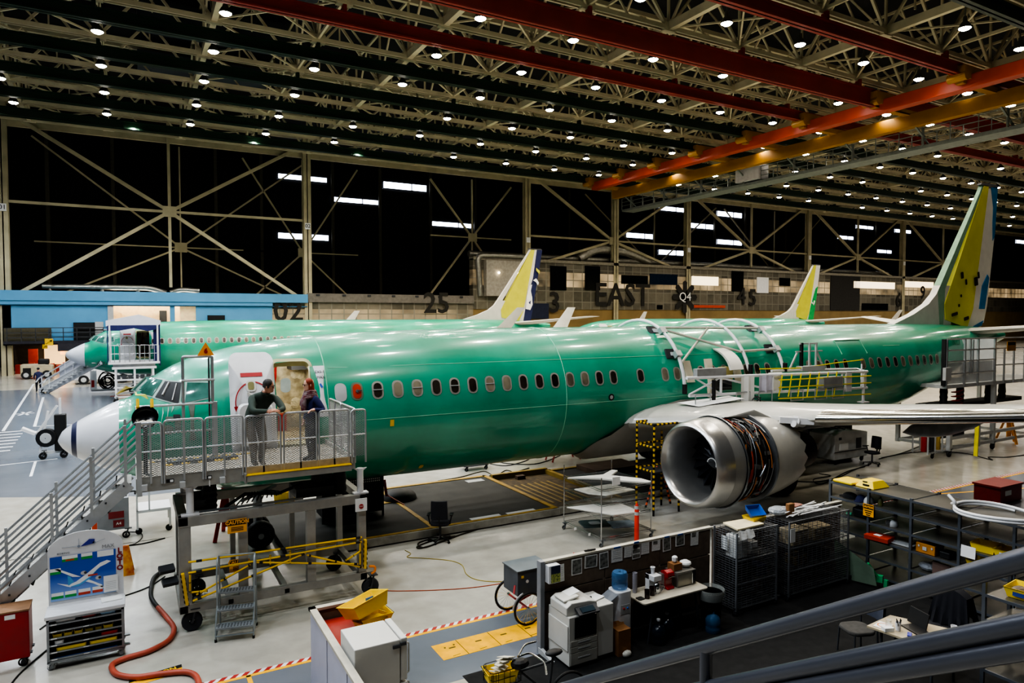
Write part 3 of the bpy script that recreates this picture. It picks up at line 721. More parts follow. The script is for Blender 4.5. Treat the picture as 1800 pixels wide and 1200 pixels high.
    # opened entry door folded forward against the fuselage
    dr = MB(); dx = 3.76; q = rrect(.94, 1.92, .18, 5, dx, 3.67)
    def dsurf(x, z, o): p = psurf(4.5, z, .22+o); return V((x, p.y, p.z))
    for off in (.1, 0): 
        rings = [[dsurf(dx+(a-dx)*k, 3.67+(b-3.67)*k, off) for a, b in q] for k in (.02, .25, .5, .75, 1)]
        m_ = len(q)
        dr.add([p for rg in rings for p in rg], [(k*m_+i, (k+1)*m_+i, (k+1)*m_+(i+1) % m_, k*m_+(i+1) % m_) for k in range(4) for i in range(m_)])
    N = len(dr.v)//2; m_ = len(q); dr.f += [(4*m_+i, 4*m_+(i+1) % m_, N+4*m_+(i+1) % m_, N+4*m_+i) for i in range(m_)]; dr.m += [0]*m_
    door = part('entry_door', dr, white, r, 40, L)
    t = MB(); t.mat(0)
    def dpatch(poly, o=.108): t.poly([dsurf(a, b, o) for a, b in poly])
    dpatch([(3.5, 4.19), (3.96, 4.19), (3.96, 4.26), (3.5, 4.26)])
    for a0, a1 in ((20, 85), (112, 190)):
        for k in range(10):
            a, b = a0+(a1-a0)*k/10, a0+(a1-a0)*(k+1)/10
            dpatch([(dx-.02+rr*cos(R(c)), 3.72+rr*sin(R(c))) for rr, c in ((.36, a), (.36, b), (.385, b), (.385, a))])
    dpatch([(3.33, 3.67), (3.42, 3.67), (3.37, 3.57)])
    part('door_marking', t, mat('dark red marking', 'B0242A', .5), door, local=True)
    t = MB(); t.add([], []); q1 = rrect(.2, .2, .06, 3, 3.7, 4.02); q2 = rrect(.13, .14, .04, 3, 3.7, 4.02)
    t.mat(0).poly([dsurf(a, b, .125) for a, b in q1]); t.mat(1).poly([dsurf(a, b, .13) for a, b in q2]); part('door_window', t, [offwhite, mat('door pane', '8E8A5E', .3)], door, local=True)
    t = MB(); t.bar(dsurf(3.62, 3.9, .14), dsurf(3.86, 3.68, .14), .06, .05).cyl(dsurf(3.86, 3.68, .1), dsurf(3.86, 3.68, .17), .06); part('handle', t, offwhite, door, local=True)
    bz = rrect(.74, .8, .14, 4, dx, 3.32); t = MB(); A = [dsurf(a, b, .10) for a, b in bz]; B = [dsurf(dx+(a-dx)*.9, 3.32+(b-3.32)*.9, .2) for a, b in bz]; n = len(A)
    t.add(A+B, [(i, (i+1) % n, n+(i+1) % n, n+i) for i in range(n)]+[tuple(range(n, 2*n))]); part('slide_cover', t, white, door, 40, local=True)
    # seams
    sm = MB()
    for x in (5.42, 12.05):
        zc, h, hw = fus(x); sm.tube([(x, (hw+.004)*cos(a), zc+(h+.004)*sin(a)) for a in [pi/2+2*pi*i/48 for i in range(48)]], .012, 4, close=True)
    for z in (4.45, 3.2): sm.tube([tuple(psurf(x, z, .003)) for x in (5.5, 8, 12, 16, 20)], .006, 4)
    if near:
        part('skin_seam', sm, seam, r, None, L)
        t = MB(); patch(t, [(6.9, 3.0), (6.9, 3.16), (7.0, 3.16), (7.0, 3.0)], .01); part('tape_marker', t, yellow, r, None, L); t = MB(); patch(t, rrect(.12, .12, .04, 2, 8.0, 1.75), .01); part('tape_marker', t, yellow, r, None, L)
        t = MB(); t.mat(0); patch(t, rrect(.2, .2, .1, 5, 13.6, 3.32), .01); t.mat(1); patch(t, rrect(.11, .11, .05, 4, 13.6, 3.32), .016); part('static_port', t, [black, lgrey], r, None, L)
        t = MB(); t.mat(0); patch(t, rrect(.28, .42, .12, 4, 5.72, 3.88), .008); part('blank_window', t, lgrey, r, 50, L)
        t = MB()
        for q in ([(27.1, 4.5), (27.1, 4.52), (28.2, 4.52), (28.2, 4.5)],): patch(t, q, .008)
        for a, b in (((24.4, 4.75), (25.9, 4.75)), ((24.4, 4.25), (24.4, 4.75)), ((25.9, 4.25), (25.9, 4.75))): t.bar(psurf(*a, .01), psurf(*b, .01), .03)
        part('hatch_outline', t, seam, r, None, L)
        t = MB(); t.poly([psurf(1.5, 3.9, .02), psurf(1.75, 3.86, .02), psurf(1.72, 3.94, .04), psurf(1.5, 3.96, .04)]); part('yellow_tag', t, mat('pale yellow tag', 'E8DC6A', .6), r, None, L)
        t = MB(); t.mat(0)
        for i in range(9): patch(t, [(1.35+.1*i+.02*random.random(), 3.3+.4*random.random()-.06), (1.42+.1*i, 3.3+.05*i), (1.41+.1*i, 3.42+.05*i)], .008)
        t.mat(1); patch(t, [(2.05, 3.42), (2.35, 3.42), (2.35, 3.52), (2.05, 3.52)], .01); patch(t, [(2.22, 3.2), (2.34, 3.2), (2.34, 3.5), (2.22, 3.5)], .012); patch(t, rrect(.2, .2, .09, 3, 2.1, 3.25), .012)
        t.mat(2); patch(t, [(2.2, 3.42), (2.33, 3.42), (2.33, 3.56), (2.2, 3.56)], .016); t.mat(1); patch(t, [(2.5, 3.0), (2.62, 3.0), (2.62, 3.75), (2.5, 3.75)], .012)
        part('nose_equipment', t, [mat('chalky smear', 'A8CDBE', .7), mat('probe plate', '6B7468', .5), dgrey], r, None, L)
    else:
        p = psurf(2.3, 2.4, .02); text('6301', .42, (p.x, p.y-.06, p.z), (1, 0, 0), (0, -.1, 1), r, dgrey, 'fuselage_number', local=True) if tailcols == 'navy' else None
    # belly fairing
    ZTOP = [(13.3, 1.75), (13.7, 2.15), (14.4, 2.6), (15.2, 2.92), (16.2, 3.1), (18, 3.05), (20, 2.85), (22.3, 2.62), (23.6, 2.2), (24.6, 1.7)]
    P = []
    for x in [13.3, 13.5, 13.8, 14.2, 14.8, 15.4, 16.2, 17.5, 19, 19.9]+[20.01+.01, 21.5, 22.5, 23.5, 24.6]:
        zt = interp(ZTOP, x)[0]; zc, h, hw = fus(15); k = 1.05 if 13.6 < x < 24 else 1.012
        a1 = math.asin((zt-zc)/h); row = []
        for i in range(17):
            a = -pi/2+(a1+pi/2)*i/16; row.append((x, -hw*k*cos(a), zc+(h*(1+.1*(x > 13.6)*(x < 24)*max(0, -sin(a)))+.02)*sin(a)))
        P.append(row)
    for sg in (1, -1):
        mb = MB(); mb.grid([[(sh(x) if x < 20 else x-plug*0, y*sg, z) for x, y, z in rw] for rw in P])
        part('belly_fairing', mb, fair, r, 50, L)
    # wings, slats, engines
    for s in (-1, 1):
        ys = [1.2, 2, 3, 4, 4.83, 5.8, 7.5, 10, 12.5, 15, 16.6, 17.2]
        P = wing_loft(s, ys, AF+AL); mb = MB(); mb.grid([q+[q[0]] for q in P]); mb.poly(P[-1])
        wg = part('wing', mb, wingtop, r, 40, L)
        P = wing_loft(s, [6.0, 7.5, 10, 12.5, 15, 16.6], [(.1, -.31), (.06, -.26), (.03, -.2), (.01, -.11), (0, 0), (.01, .16), (.03, .27), (.06, .37), (.1, .44)], .012); mb = MB(); mb.grid(P)
        part('slat', mb, slatm, wg, 60, local=True)
        mb = MB()
        P = []
        for k, (y, z, x0, x1) in enumerate(((17.15, 4.12, 22.9, 24.55), (17.5, 4.35, 23.4, 24.8), (17.75, 5.1, 24.3, 25.3), (18.0, 6.2, 25.4, 26.0))):
            P.append([(x0, s*y, z), ((x0+x1)/2, s*(y-.06), z), (x1, s*y, z), ((x0+x1)/2, s*(y+.06), z), (x0, s*y, z)])
        mb.grid(P); P2 = [[(x, y, z if i == 0 else 3.9-.5*i) for x, y, z in P[1 if i else 0]] for i in range(2)]; mb.grid(P2)
        part('winglet', mb, fwhite, wg, 50, local=True)
        for y in ((7.3, 10.6) if near else (7.3,)):
            le, te, z, tc = wing_sec(y, s); mb = MB(); mb.lathe([(.01, -.1), (.16, .4), (.27, 1.2), (.3, 2.0), (.24, 3.0), (.1, 3.9), (.01, 4.3)], (te-2.9, s*y, z-.42), (1, 0, .02), 14)
            part('flap_fairing', mb, fair if not near else mat('flap fairing grey', 'B0B0B0', .4), wg, 60, local=True)
        if near or True:
            engine(r, s, near)
        if s < 0 and near:
            t = MB(); le, te, z, tc = wing_sec(5.6, s); t.mat(0).cyl((le-.05, -5.6, z-.02), (le+.25, -5.6, z-.08), .13).cyl((le-.15, -5.62, z-.08), (le-.02, -5.62, z-.1), .09).bar((le-.3, -5.3, z), (le+.3, -5.9, z-.02), .16)
            part('wrapped_fitting', t, white, wg, 40, local=True)
            t = MB(); t.poly([(15.7, -2.35, 3.08), (17.7, -2.5, 3.19), (17.5, -3.3, 3.2), (15.95, -3.0, 3.02)]); part('protective_sheet', t, paper, wg, local=True)
            t = MB(); z0 = 2.3
            P4 = [psurf(14.7+.6*i, z, .12+.03) for i, z in ((0, 2.5), (1, 2.62), (1, 2.85), (0, 2.75))]
            t.mat(0).poly(P4); c = sum(P4, V())/4; t.mat(1).poly([c+(p-c)*.66+V((0, -.01, 0)) for p in P4]); part('tape_frame', t, [mat('blue masking tape', '3A55B8', .6), paper], wg, local=True)
    # tail
    Tz = 11.9
    f1 = slab([(29.8, 5.25), (31.5, 5.75), (32.6, 6.2), (33.2, 6.65), (33.5, 7.05), (34.4, 7.05), (34.4, 5.1)], .34, .3, 5, 7)
    fin = part('fin', f1, fwhite, r, 30, L, label='white dorsal fillet of the fin')
    part('fin_leading_edge', slab([(33.3, 6.75), (36.72, 11.5), (36.95, Tz), (37.12, Tz), (33.9, 6.9), (33.75, 5.1), (33.5, 5.1)], .36, .16, 5, Tz), lgr if near else fwhite, fin, local=True)
    part('fin_box', slab([(33.82, 6.2), (37.1, Tz-.02), (37.52, Tz-.02), (36.2, 6.0), (35.7, 5.1), (33.9, 5.5)], .42, .18, 5, Tz), chart, fin, local=True)
    part('fin_tip', slab([(36.8, Tz), (36.9, Tz+.1), (38.2, Tz+.12), (38.35, Tz)], .2, .16, Tz, Tz+.1), dgrey, fin, local=True)
    if near:
        bl = mat('teal blue livery', '1C6C9E', .45)
        rd = part('rudder', slab([(37.5, Tz), (38.33, Tz), (38.1, 9.5), (37.5, 6.2), (37.2, 5.35), (36.2, 5.1), (35.75, 5.15), (36.25, 6.1)], .36, .15, 5, Tz), fwhite, fin, local=True)
        part('livery_stripe', slab([(37.72, Tz-.05), (38.34, Tz), (38.12, 9.55), (37.92, 9.3), (37.9, 10.2), (37.95, 10.9)], .385, .18, 5, Tz), bl, rd, local=True)
        part('livery_stripe', slab([(36.75, 6.0), (37.25, 6.0), (37.6, 7.5), (37.45, 7.65), (37.0, 7.1)], .385, .3, 5, Tz), bl, rd, local=True)
        part('livery_stripe', slab([(36.1, 5.05), (37.0, 5.2), (37.15, 5.45), (36.3, 5.2)], .39, .36, 5, Tz), bl, rd, local=True)
        t = MB()
        for a, b, w_, h_ in ((35.15, 7.55, .22, .3), (35.5, 7.25, .14, .26), (35.1, 6.6, .13, .13), (34.95, 6.15, .13, .13), (36.35, 7.3, .3, .4), (36.55, 7.6, .16, .3), (34.6, 5.75, .5, .14), (35.6, 5.55, .4, .16)): t.prism(rrect(w_, h_, .04, 2), (a, -.225, b), (1, 0, .2), (-.2, 0, 1), (0, .01, 0))
        part('access_hole', t, black, fin, local=True)
        text('N27', .5, psurf(32.6, 4.55, .03), (1, .12, 0), (0, .35, 1), r, mat('ghost registration', '0E6B4C', .5), 'registration', local=True, depth=.002)
    else:
        cl = {'navy': mat('navy livery', '1B2450', .45), 'green': mat('green livery', '1E9A52', .45)}[tailcols]
        rd = part('rudder', slab([(37.5, Tz), (38.33, Tz), (37.0, 5.1), (35.75, 5.15), (36.25, 6.1)], .36, .15, 5, Tz), fwhite, fin, local=True)
        if tailcols == 'navy':
            part('livery_field', slab([(37.75, Tz), (38.36, Tz), (37.0, 5.08), (36.2, 5.1), (36.6, 7.1), (36.95, 8.2), (37.3, 9.2)], .385, .18, 5, Tz), cl, rd, local=True)
            e = MB(); e.mat(0).prism([(36.45, 6.3), (36.95, 6.2), (37.2, 6.7), (37.15, 7.4), (37.0, 8.0), (37.15, 8.6), (36.85, 8.5), (36.6, 7.6)], (0, -.235, 0), (1, 0, 0), (0, 0, 1), (0, .01, 0)).prism([(37.25, 9.0), (37.6, 9.2), (37.9, 8.8), (37.8, 8.55), (37.55, 8.85)], (0, -.23, 0), (1, 0, 0), (0, 0, 1), (0, .01, 0))
            e.mat(1).prism([(37.6, 10.2), (38.0, 9.9), (37.95, 9.6), (37.6, 9.95)], (0, -.23, 0), (1, 0, 0), (0, 0, 1), (0, .01, 0)); e.mat(2).prism([(36.75, 6.9), (36.95, 6.7), (37.0, 7.1)], (0, -.245, 0), (1, 0, 0), (0, 0, 1), (0, .01, 0))
            part('livery_emblem', e, [paper, chart, cl], rd, local=True)
        else:
            part('livery_field', slab([(37.4, 9.0), (37.85, 9.3), (37.0, 5.08), (36.0, 5.1), (36.5, 6.8)], .385, .25, 5, Tz), cl, rd, local=True)
            e = MB(); e.tube([(36.65, -.2, 7.3), (37.0, -.2, 7.0), (37.15, -.2, 7.5)], .09, 6); part('livery_emblem', e, paper, rd, local=True)
    for s in (-1, 1):
        P = []
        for y, x0, x1, z, t_ in ((.5, 34.6, 38.2, 4.95, .34), (3, 36.1, 38.7, 5.2, .22), (7.1, 38.6, 40.0, 5.6, .1)):
            P.append([(x0+(x1-x0)*u, s*y, z+t_*v) for u, v in ((0, 0), (.05, .3), (.25, .5), (.6, .35), (1, 0), (.6, -.35), (.25, -.5), (.05, -.3), (0, 0))])
        mb = MB(); mb.grid(P); mb.poly(P[-1][:-1]); part('tailplane', mb, fwhite, r, 40, L)
    # shift the rear parts by the plug
    if plug:
        for o in [c for c in r.children if c.name.split('.')[0] in ('fin', 'tailplane')]:
            o.location = (-plug, 0, 0)
    # landing gear
    if wsh:
        for o in [c for c in r.children if c.name.split('.')[0] in ('wing', 'belly_fairing', 'engine_cowl')]: o.location = (-wsh, 0, 0)
    def gear(nm, x, y, rr, w_, zt):
        t = MB(); t.mat(0).cyl((x, y, rr), (x, y, zt), .11).bar((x, y, zt-.3), (x-.9, y, zt), .08).cyl((x, y-.5, rr), (x, y+.5, rr), .07).mat(1)
        for d in (-.32, .32): t.lathe([(rr*.5, -w_/2), (rr*.92, -w_/2), (rr, -w_*.3), (rr, w_*.3), (rr*.92, w_/2), (rr*.5, w_/2), (.05, w_*.3)], (x, y+d, rr), (0, 1, 0), 20)
        part(nm, t, [steel, black], r, 40, L)
    gear('nose_gear', 4.1, 0, .34, .2, 1.6); gear('main_gear', 19.4-wsh, -2.86, .55, .38, 2.3); gear('main_gear', 19.4-wsh, 2.86, .55, .38, 2.3)
    return r
silv = mat('polished inlet lip', 'BDBCBA', .28, .85, var=.04); nacw = mat('nacelle white', 'B9B6AE', .3, coat=.4, var=.04); nacg = mat('nacelle silver', 'A5A4A1', .38, .6, var=.04)
def engine(r, s, near):
    y0, z0 = s*4.83, 1.88; o = (-.42, y0, z0); ax = (1, 0, 0)
    def l(p, n=48): return MB().lathe([(rr*.965, x) for x, rr in p], o, ax, n)
    e = part('engine_cowl', l([(15.35, .82), (15.0, .84), (14.6, .88), (14.36, .93), (14.25, .98), (14.2, 1.03), (14.22, 1.08), (14.3, 1.12), (14.45, 1.155), (14.7, 1.185)]), silv, r, 60, True, label='polished engine inlet lip')
    part('inlet_barrel', l([(14.7, 1.187), (14.9, 1.198), (15.05, 1.203), (15.05, 1.1)]), nacg, e, 50, True)
    f = MB(); f.mat(0).lathe([(.02, 15.32), (.83, 15.33)], o, ax, 32); f.mat(1)
    for k in range(18):
        a = 2*pi*k/18; u = V((0, cos(a), sin(a))); w_ = V((0, -sin(a), cos(a))); c = V(o)
        f.quad(c+V((15.2, 0, 0))+u*.2-w_*.03, c+V((15.3, 0, 0))+u*.2+w_*.05, c+V((15.28, 0, 0))+u*.81+w_*.16, c+V((15.12, 0, 0))+u*.81-w_*.05)
    part('fan', f, [black, mat('fan blade', '3A3C42', .3, .6)], e, None, True)
    sp = MB(); sp.mat(0).lathe([(.01, 14.92), (.1, 15.0), (.18, 15.12), (.23, 15.25)], o, ax, 20); sp.mat(1).tube([V(o)+V((14.93+.16*t, (.03+.14*t)*cos(4*t), (.03+.14*t)*sin(4*t))) for t in [i/14 for i in range(15)]], .02, 5)
    part('spinner', sp, [dgrey, paper], e, 50, True)
    if near:
        co_ = MB(); co_.mat(0).lathe([(.9, 15.05), (.98, 15.1), (1.0, 15.9), (.98, 16.15), (.9, 16.2)], o, ax, 40)
        cr_ = part('engine_core', co_, mat('dark core', '1B1A1A', .5, .4, hex2='3A3632', scale=9), e, None, True)
        rnd = random.Random(3)
        pal = [steel, mat('dark tubing', '2C2A28', .4, .5), mat('red wiring', 'A03A20', .5), mat('grey tubing', '8A8884', .35, .6), mat('orange wiring', 'B06A2C', .5)]
        t = MB()
        for k in range(190):
            a0 = rnd.uniform(0, 360); a1 = a0+rnd.uniform(8, 70); x = rnd.uniform(15.1, 16.12); t.mat(rnd.choice([0, 1, 1, 1, 2, 3, 4])); rr = 1.01+rnd.random()*.11; d = rnd.uniform(-.25, .25)
            t.tube([V(o)+V((min(16.16, max(15.08, x+d*i/6)), rr*cos(R(a0+(a1-a0)*i/6)), rr*sin(R(a0+(a1-a0)*i/6)))) for i in range(7)], rnd.uniform(.008, .022), 5)
        for k in range(60):
            a = rnd.uniform(0, 2*pi); t.mat(rnd.choice([0, 1, 1, 3])); rr = 1.04; t.cbox(V(o)+V((rnd.uniform(15.15, 16.1), rr*cos(a), rr*sin(a))), rnd.uniform(.06, .2), .1, .1, rx=a)
        part('pipework', t, pal, cr_, None, True)
        part('cowl_hinge_ring', MB().lathe([(1.2, 15.05), (1.21, 15.09), (1.12, 15.11), (1.02, 15.05)], o, ax, 48).lathe([(1.0, 16.16), (1.17, 16.16), (1.185, 16.2), (1.0, 16.22)], o, ax, 48), steel, e, 40, True)
    x0 = 16.2 if near else 15.3
    P = []; n = 96
    for i in range(n+1):
        a = 2*pi*i/n; tt = abs(((i/n*16) % 1)*2-1); xe = 17.5+.2*tt; row = []
        for k in range(9):
            x = x0+(xe-x0)*k/8; rr = 1.14-.26*max(0, (x-x0)/(17.7-x0))**1.7; row.append(V(o)+V((x, rr*cos(a), rr*sin(a))))
        for k in (1, .5): row.append(V(o)+V((xe-.02*(2-k), (.86 if k == 1 else .82)*cos(a), (.86 if k == 1 else .82)*sin(a))))
        P.append(row)
    part('fan_cowl', MB().grid(P), nacw, e, 60, True)
    part('exhaust_cone', l([(17.0, .85), (17.3, .7), (18.0, .62), (18.6, .52), (18.62, .38), (19.2, .1), (19.25, .02)], 28), mat('exhaust metal', '2A2624', .4, .7), e, 50, True)
    py = MB(); le, te, z, tc = wing_sec(4.83, s)
    py.prism([(14.9, z0+1.16), (16.0, z0+1.3), (17.0, z-.02), (19.5, z-.1), (19.4, z0+.55), (17.5, z0+.6), (16.2, z0+1.0)], (0, y0-.18, 0), (1, 0, 0), (0, 0, 1), (0, .36, 0))
    part('pylon', py, fair, e, None, True, bevel=.05)
P1 = airliner('airliner', 'nearest green airliner, its white nose at left and one engine cowl opened', 0, 0, 0, True, 'blue')
P2 = airliner('airliner', 'green airliner in the next row with navy tail and covered dock at its nose', -2.5, 38, 0, False, 'navy')
P3 = airliner('airliner', 'farthest green airliner, its fin yellow, white and green', 38.2, 38, 0, False, 'green')
cl_ = bpy.data.lights.new('cabin fill light', 'POINT'); cl_.energy = 45; cl_.color = (1, .95, .86); cl_.shadow_soft_size = .1
clo = bpy.data.objects.new('cabin fill light', cl_); COL.objects.link(clo); clo.location = (4.7, -.5, 4.5)  # added lamp without a fixture, brightens the cabin behind the open door
# ================================================================ crew access stand at the open door
def caster(mb, x, y, r=.17, w=.09, z0=0.0, my=1, mw=2):
    """wheel plus fork, materials: my = frame slot, mw = wheel slot"""
    mb.mat(mw).lathe([(.05, -w/2), (r*.9, -w/2), (r, -w*.3), (r, w*.3), (r*.9, w/2), (.05, w/2)], (x, y, z0+r), (0, 1, 0), 18)
    mb.mat(my).bar((x, y-w*.8, z0+r), (x+.05, y-w*.8, z0+2*r+.06), .03).bar((x, y+w*.8, z0+r), (x+.05, y+w*.8, z0+2*r+.06), .03).cbox((x+.05, y, z0+2*r+.07), .16, w*2.2, .02)
    mb.cyl((x, y-w*.7, z0+r), (x, y+w*.7, z0+r), .035, 8)
def rail_panel(x0, x1, y, z0, z1, parent, nm='railing_panel', ux=(1, 0, 0), base=None, mid=True, grid=True):
    """one tubular guard panel with expanded metal infill; along x, or along ux from base"""
    U = V(ux); B = V(base) if base else V((x0, y, 0)); W = (x1-x0)
    def P(a, z): return B+U*a+V((0, 0, z))
    t = MB(); t.mat(0).tube(bend([P(0, z0-.12), P(0, z1), P(W, z1), P(W, z0-.12)], .07, 4), .021, 8)
    t.tube([P(0, (z0+z1)/2-.02), P(W, (z0+z1)/2-.02)], .016, 6)
    if mid: t.bar(P(W*.5, z0-.1), P(W*.5, z1), .04, .03, up=U)
    o = part(nm, t, alu, parent, 40)
    if grid:
        g = MB(); mesh_panel(g, P(.03, z0+.02), U, (0, 0, 1), W-.06, z1-z0-.05, .036, .0095); part('expanded_mesh', g, alu, o)
    return o
zd = 2.78
ST = thing('access_stand', 'wheeled aluminium access stand with mesh railings at the open front door', 'work stand', (3.5, -3.4, 0))
t = MB(); t.mat(0).box(1.5, 5.25, -4.4, -2.15, zd-.05, zd).mat(1).box(1.5, 5.25, -4.42, -4.38, zd-.14, zd+.12).box(1.46, 1.5, -4.42, -2.15, zd-.14, zd+.1).box(5.25, 5.29, -4.42, -2.15, zd-.14, zd+.1).box(1.5, 5.25, -2.19, -2.15, zd-.12, zd)
t.box(1.6, 5.2, -4.3, -4.2, zd-.16, zd-.05).box(1.6, 5.2, -2.5, -2.4, zd-.16, zd-.05)
part('deck', t, [mat('worn deck plate', '8F887C', .7, scale=2), alud], ST)
t = MB(); t.mat(0).box(3.22, 5.18, -4.56, -4.4, zd-.14, zd-.02).box(3.2, 3.24, -4.56, -4.4, zd-.16, zd+.02).mat(1).box(3.24, 5.18, -4.45, -4.425, zd-.02, zd+.12).mat(2).box(3.22, 5.18, -4.57, -4.43, zd-.02, zd-.005)
part('kick_step', t, [alud, wood, yellow], ST, bevel=.005)
t = MB()
for k in range(20): t.mat(k % 2).box(1.7+k*.1, 1.8+k*.1, -2.55, -2.5, zd, zd+.015)
for k in range(9): t.mat(k % 2).box(1.95+k*.15, 2.1+k*.15, -3.0, -2.93, zd, zd+.02)
t.mat(2).box(2.0, 3.3, -2.93, -2.75, zd, zd+.05)
part('hazard_edge', t, [yellow, black, dgrey], ST)
for a, b, z1 in ((1.52, 1.86, 3.84), (1.9, 2.52, 3.86), (2.56, 3.19, 3.86), (3.24, 3.86, 3.84), (3.92, 4.53, 3.85), (4.58, 5.16, 3.84)):
    rail_panel(a, b, -4.43, zd+.1, z1, ST)
rail_panel(0, .95, 0, zd+.1, 3.84, ST, ux=(0, 1, 0), base=(5.29, -4.4, 0)); rail_panel(0, .95, 0, zd+.1, 3.84, ST, ux=(0, 1, 0), base=(5.29, -3.4, 0))
rail_panel(0, .28, 0, zd+.1, 3.82, ST, ux=(1, 0, 0), base=(5.22, -4.43, 0), mid=False)
part('corner_post', MB().box(1.47, 1.55, -4.46, -4.38, zd-.2, 3.86), alu, ST)
t = MB(); t.box(1.47, 1.53, -2.55, -2.47, zd-.1, 3.92).tube([(1.5, -2.5, 3.9), (2.95, -2.5, 3.9)], .025).tube([(1.5, -2.5, 3.35), (2.95, -2.5, 3.35)], .02).box(2.88, 2.96, -2.54, -2.46, zd, 3.92)
t.tube([(1.5, -3.2, 3.9), (1.5, -2.5, 3.9)], .025).tube([(1.5, -3.2, 3.9), (1.5, -3.2, zd)], .025)
part('back_railing', t, alu, ST, 40)
t = MB(); t.tube(bend([(2.33, -2.48, zd), (2.33, -2.48, 4.86), (2.88, -2.48, 4.86), (2.88, -2.48, zd)], .04, 3), .03, 8).tube([(2.3, -2.5, 4.38), (2.92, -2.5, 4.38)], .026, 8)
pf = part('portal_frame', t, alu, ST, 40); part('portal_strip', MB().box(2.8, 2.83, -2.5, -2.44, 3.1, 4.85), dgrey, pf)
sg = part('triangle_sign', MB().prism([(-.16, 0), (.16, 0), (0, .27)], (2.76, -2.52, 4.88), (1, 0, 0), (0, 0, 1), (0, .012, 0)), mat('orange sign', 'F39A2B', .5, var=.02), pf)
text('6', .14, (2.76, -2.528, 4.97), (1, 0, 0), (0, 0, 1), sg, red, bold=.006, depth=.002)
# frame below the deck
t = MB(); F0, F1, B0 = -4.36, -4.24, -2.6
t.box(2.1, 5.52, -4.4, -4.24, 1.92, 2.1).box(2.1, 5.52, -2.7, -2.55, 1.92, 2.1).box(2.1, 2.26, -4.4, -2.55, 1.94, 2.1).box(5.38, 5.52, -4.4, -2.55, 1.94, 2.1)
t.box(2.1, 5.52, -4.4, -4.26, .36, .52).box(2.1, 5.52, -2.7, -2.56, .36, .52).box(2.1, 2.24, -4.4, -2.55, .36, .5).box(5.38, 5.52, -4.4, -2.55, .36, .5).box(3.9, 4.0, -4.4, -2.55, .38, .48).box(2.9, 3.0, -4.4, -2.55, .38, .48)
part('lower_frame', t, alud, ST, bevel=.008)
for x, w_ in ((2.2, .2), (3.18, .16), (4.42, .17), (5.43, .16)):
    part('frame_post', MB().box(x-w_/2, x+w_/2, -4.39, -4.25, .5, 1.94), alud, ST, bevel=.008)
for x, w_ in ((2.2, .12), (3.2, .1), (4.4, .1), (5.43, .12)):
    part('frame_post', MB().box(x-w_/2, x+w_/2, -2.69, -2.57, .5, 1.94), lgrey, ST, bevel=.006)
for x, y in ((2.3, -4.3), (5.42, -4.3), (2.3, -2.62), (5.42, -2.62)):
    t = MB(); t.mat(0).cyl((x, y, 2.1), (x, y, 2.62), .065).cbox((x, y, 2.12), .3, .16, .03)
    for d in ((1, 0), (-1, 0)): t.prism([(0, 0), (.14, .1), (0, .1)], (x, y-.01, 2.52), (d[0], 0, 0), (0, 0, 1), (0, .02, 0))
    t.mat(1)
    if x < 3: t.lathe([(.12, 2.1), (.14, 2.15), (.12, 2.2), (.14, 2.25), (.12, 2.3), (.14, 2.35), (.12, 2.4), (.14, 2.45), (.12, 2.5), (.13, 2.6)], (x+.35, y+.3, 0), (0, 0, 1), 14)
    else: t.lathe([(.12, 2.1), (.14, 2.2), (.12, 2.3), (.14, 2.4), (.12, 2.5), (.13, 2.6)], (x-.35, y+.25, 0), (0, 0, 1), 14)
    part('lift_column', t, [white, black], ST, 40)
for x, y in ((2.3, -4.3), (5.6, -4.33), (2.5, -2.65), (5.3, -2.65)):
    t = MB(); caster(t, x, y, .175, .1, 0, 0, 1); part('caster', t, [dgrey, mat('blue grey tyre', '2A2C34', .6)], ST, 40)
t = MB()
def bp(u, v, y=-4.46): return at(u, v, y=y)
for a, b in (((331, 988), (636, 944)), ((331, 1007), (636, 952)), ((339, 1056), (537, 972)), ((345, 1045), (440, 992)), ((448, 988), (629, 991)), ((539, 975), (636, 997)), ((608, 985), (634, 968)), ((334, 1006), (334, 1040)), ((633, 946), (633, 994)), ((334, 1041), (365, 1038)), ((510, 967), (510, 990)), ((475, 975), (475, 992))):
    t.mat(0).tube([bp(*a), bp(*b)], .018, 6)
    for f in (.04, .5, .96): p = V(bp(*a))*(1-f)+V(bp(*b))*f; q = V(bp(*a))*(1-f-.03)+V(bp(*b))*(f+.03); t.mat(1).tube([p, q], .024, 6)
part('yellow_brace', t, [yellow, black], ST, 40)
for a, b in (((321, 1008), (329, 1062)), ((642, 948), (641, 998))):
    p, q = V(bp(*a)), V(bp(*b)); t = MB(); t.mat(0).bar(p, q, .085, .05)
    d = (q-p)/6
    for k in range(6): c = p+d*(k+.25); t.mat(1).prism([(-.043, -.02), (.043, .05), (.043, .1), (-.043, .03)], c+V((0, -.03, 0)), (1, 0, 0), (0, 0, -1), (0, .002, 0))
    part('hazard_post', t, [yellow, black], ST)
def caution(u, v, w_, h_, y, parent, body='CAUTION'):
    p = at(u, v, y=y); t = MB(); t.mat(0).box(p.x-w_/2, p.x+w_/2, y, y+.012, p.z-h_/2, p.z+h_/2).mat(1).box(p.x-w_/2+.008, p.x+w_/2-.008, y-.003, y, p.z+h_*.08, p.z+h_/2-.008)
    for k in range(3): t.box(p.x-w_*.32, p.x+w_*.32, y-.003, y, p.z-h_*(.1+.11*k)-.006, p.z-h_*(.1+.11*k)+.006)
    o = part('caution_sign', t, [amber, black], parent)
    text(body, h_*.36, (p.x, y-.006, p.z+h_*.28), (1, 0, 0), (0, 0, 1), o, amber, bold=.004, depth=.001); return o
caution(417, 924, .33, .25, -4.47, ST); caution(420, 993, .33, .23, -4.3, ST)
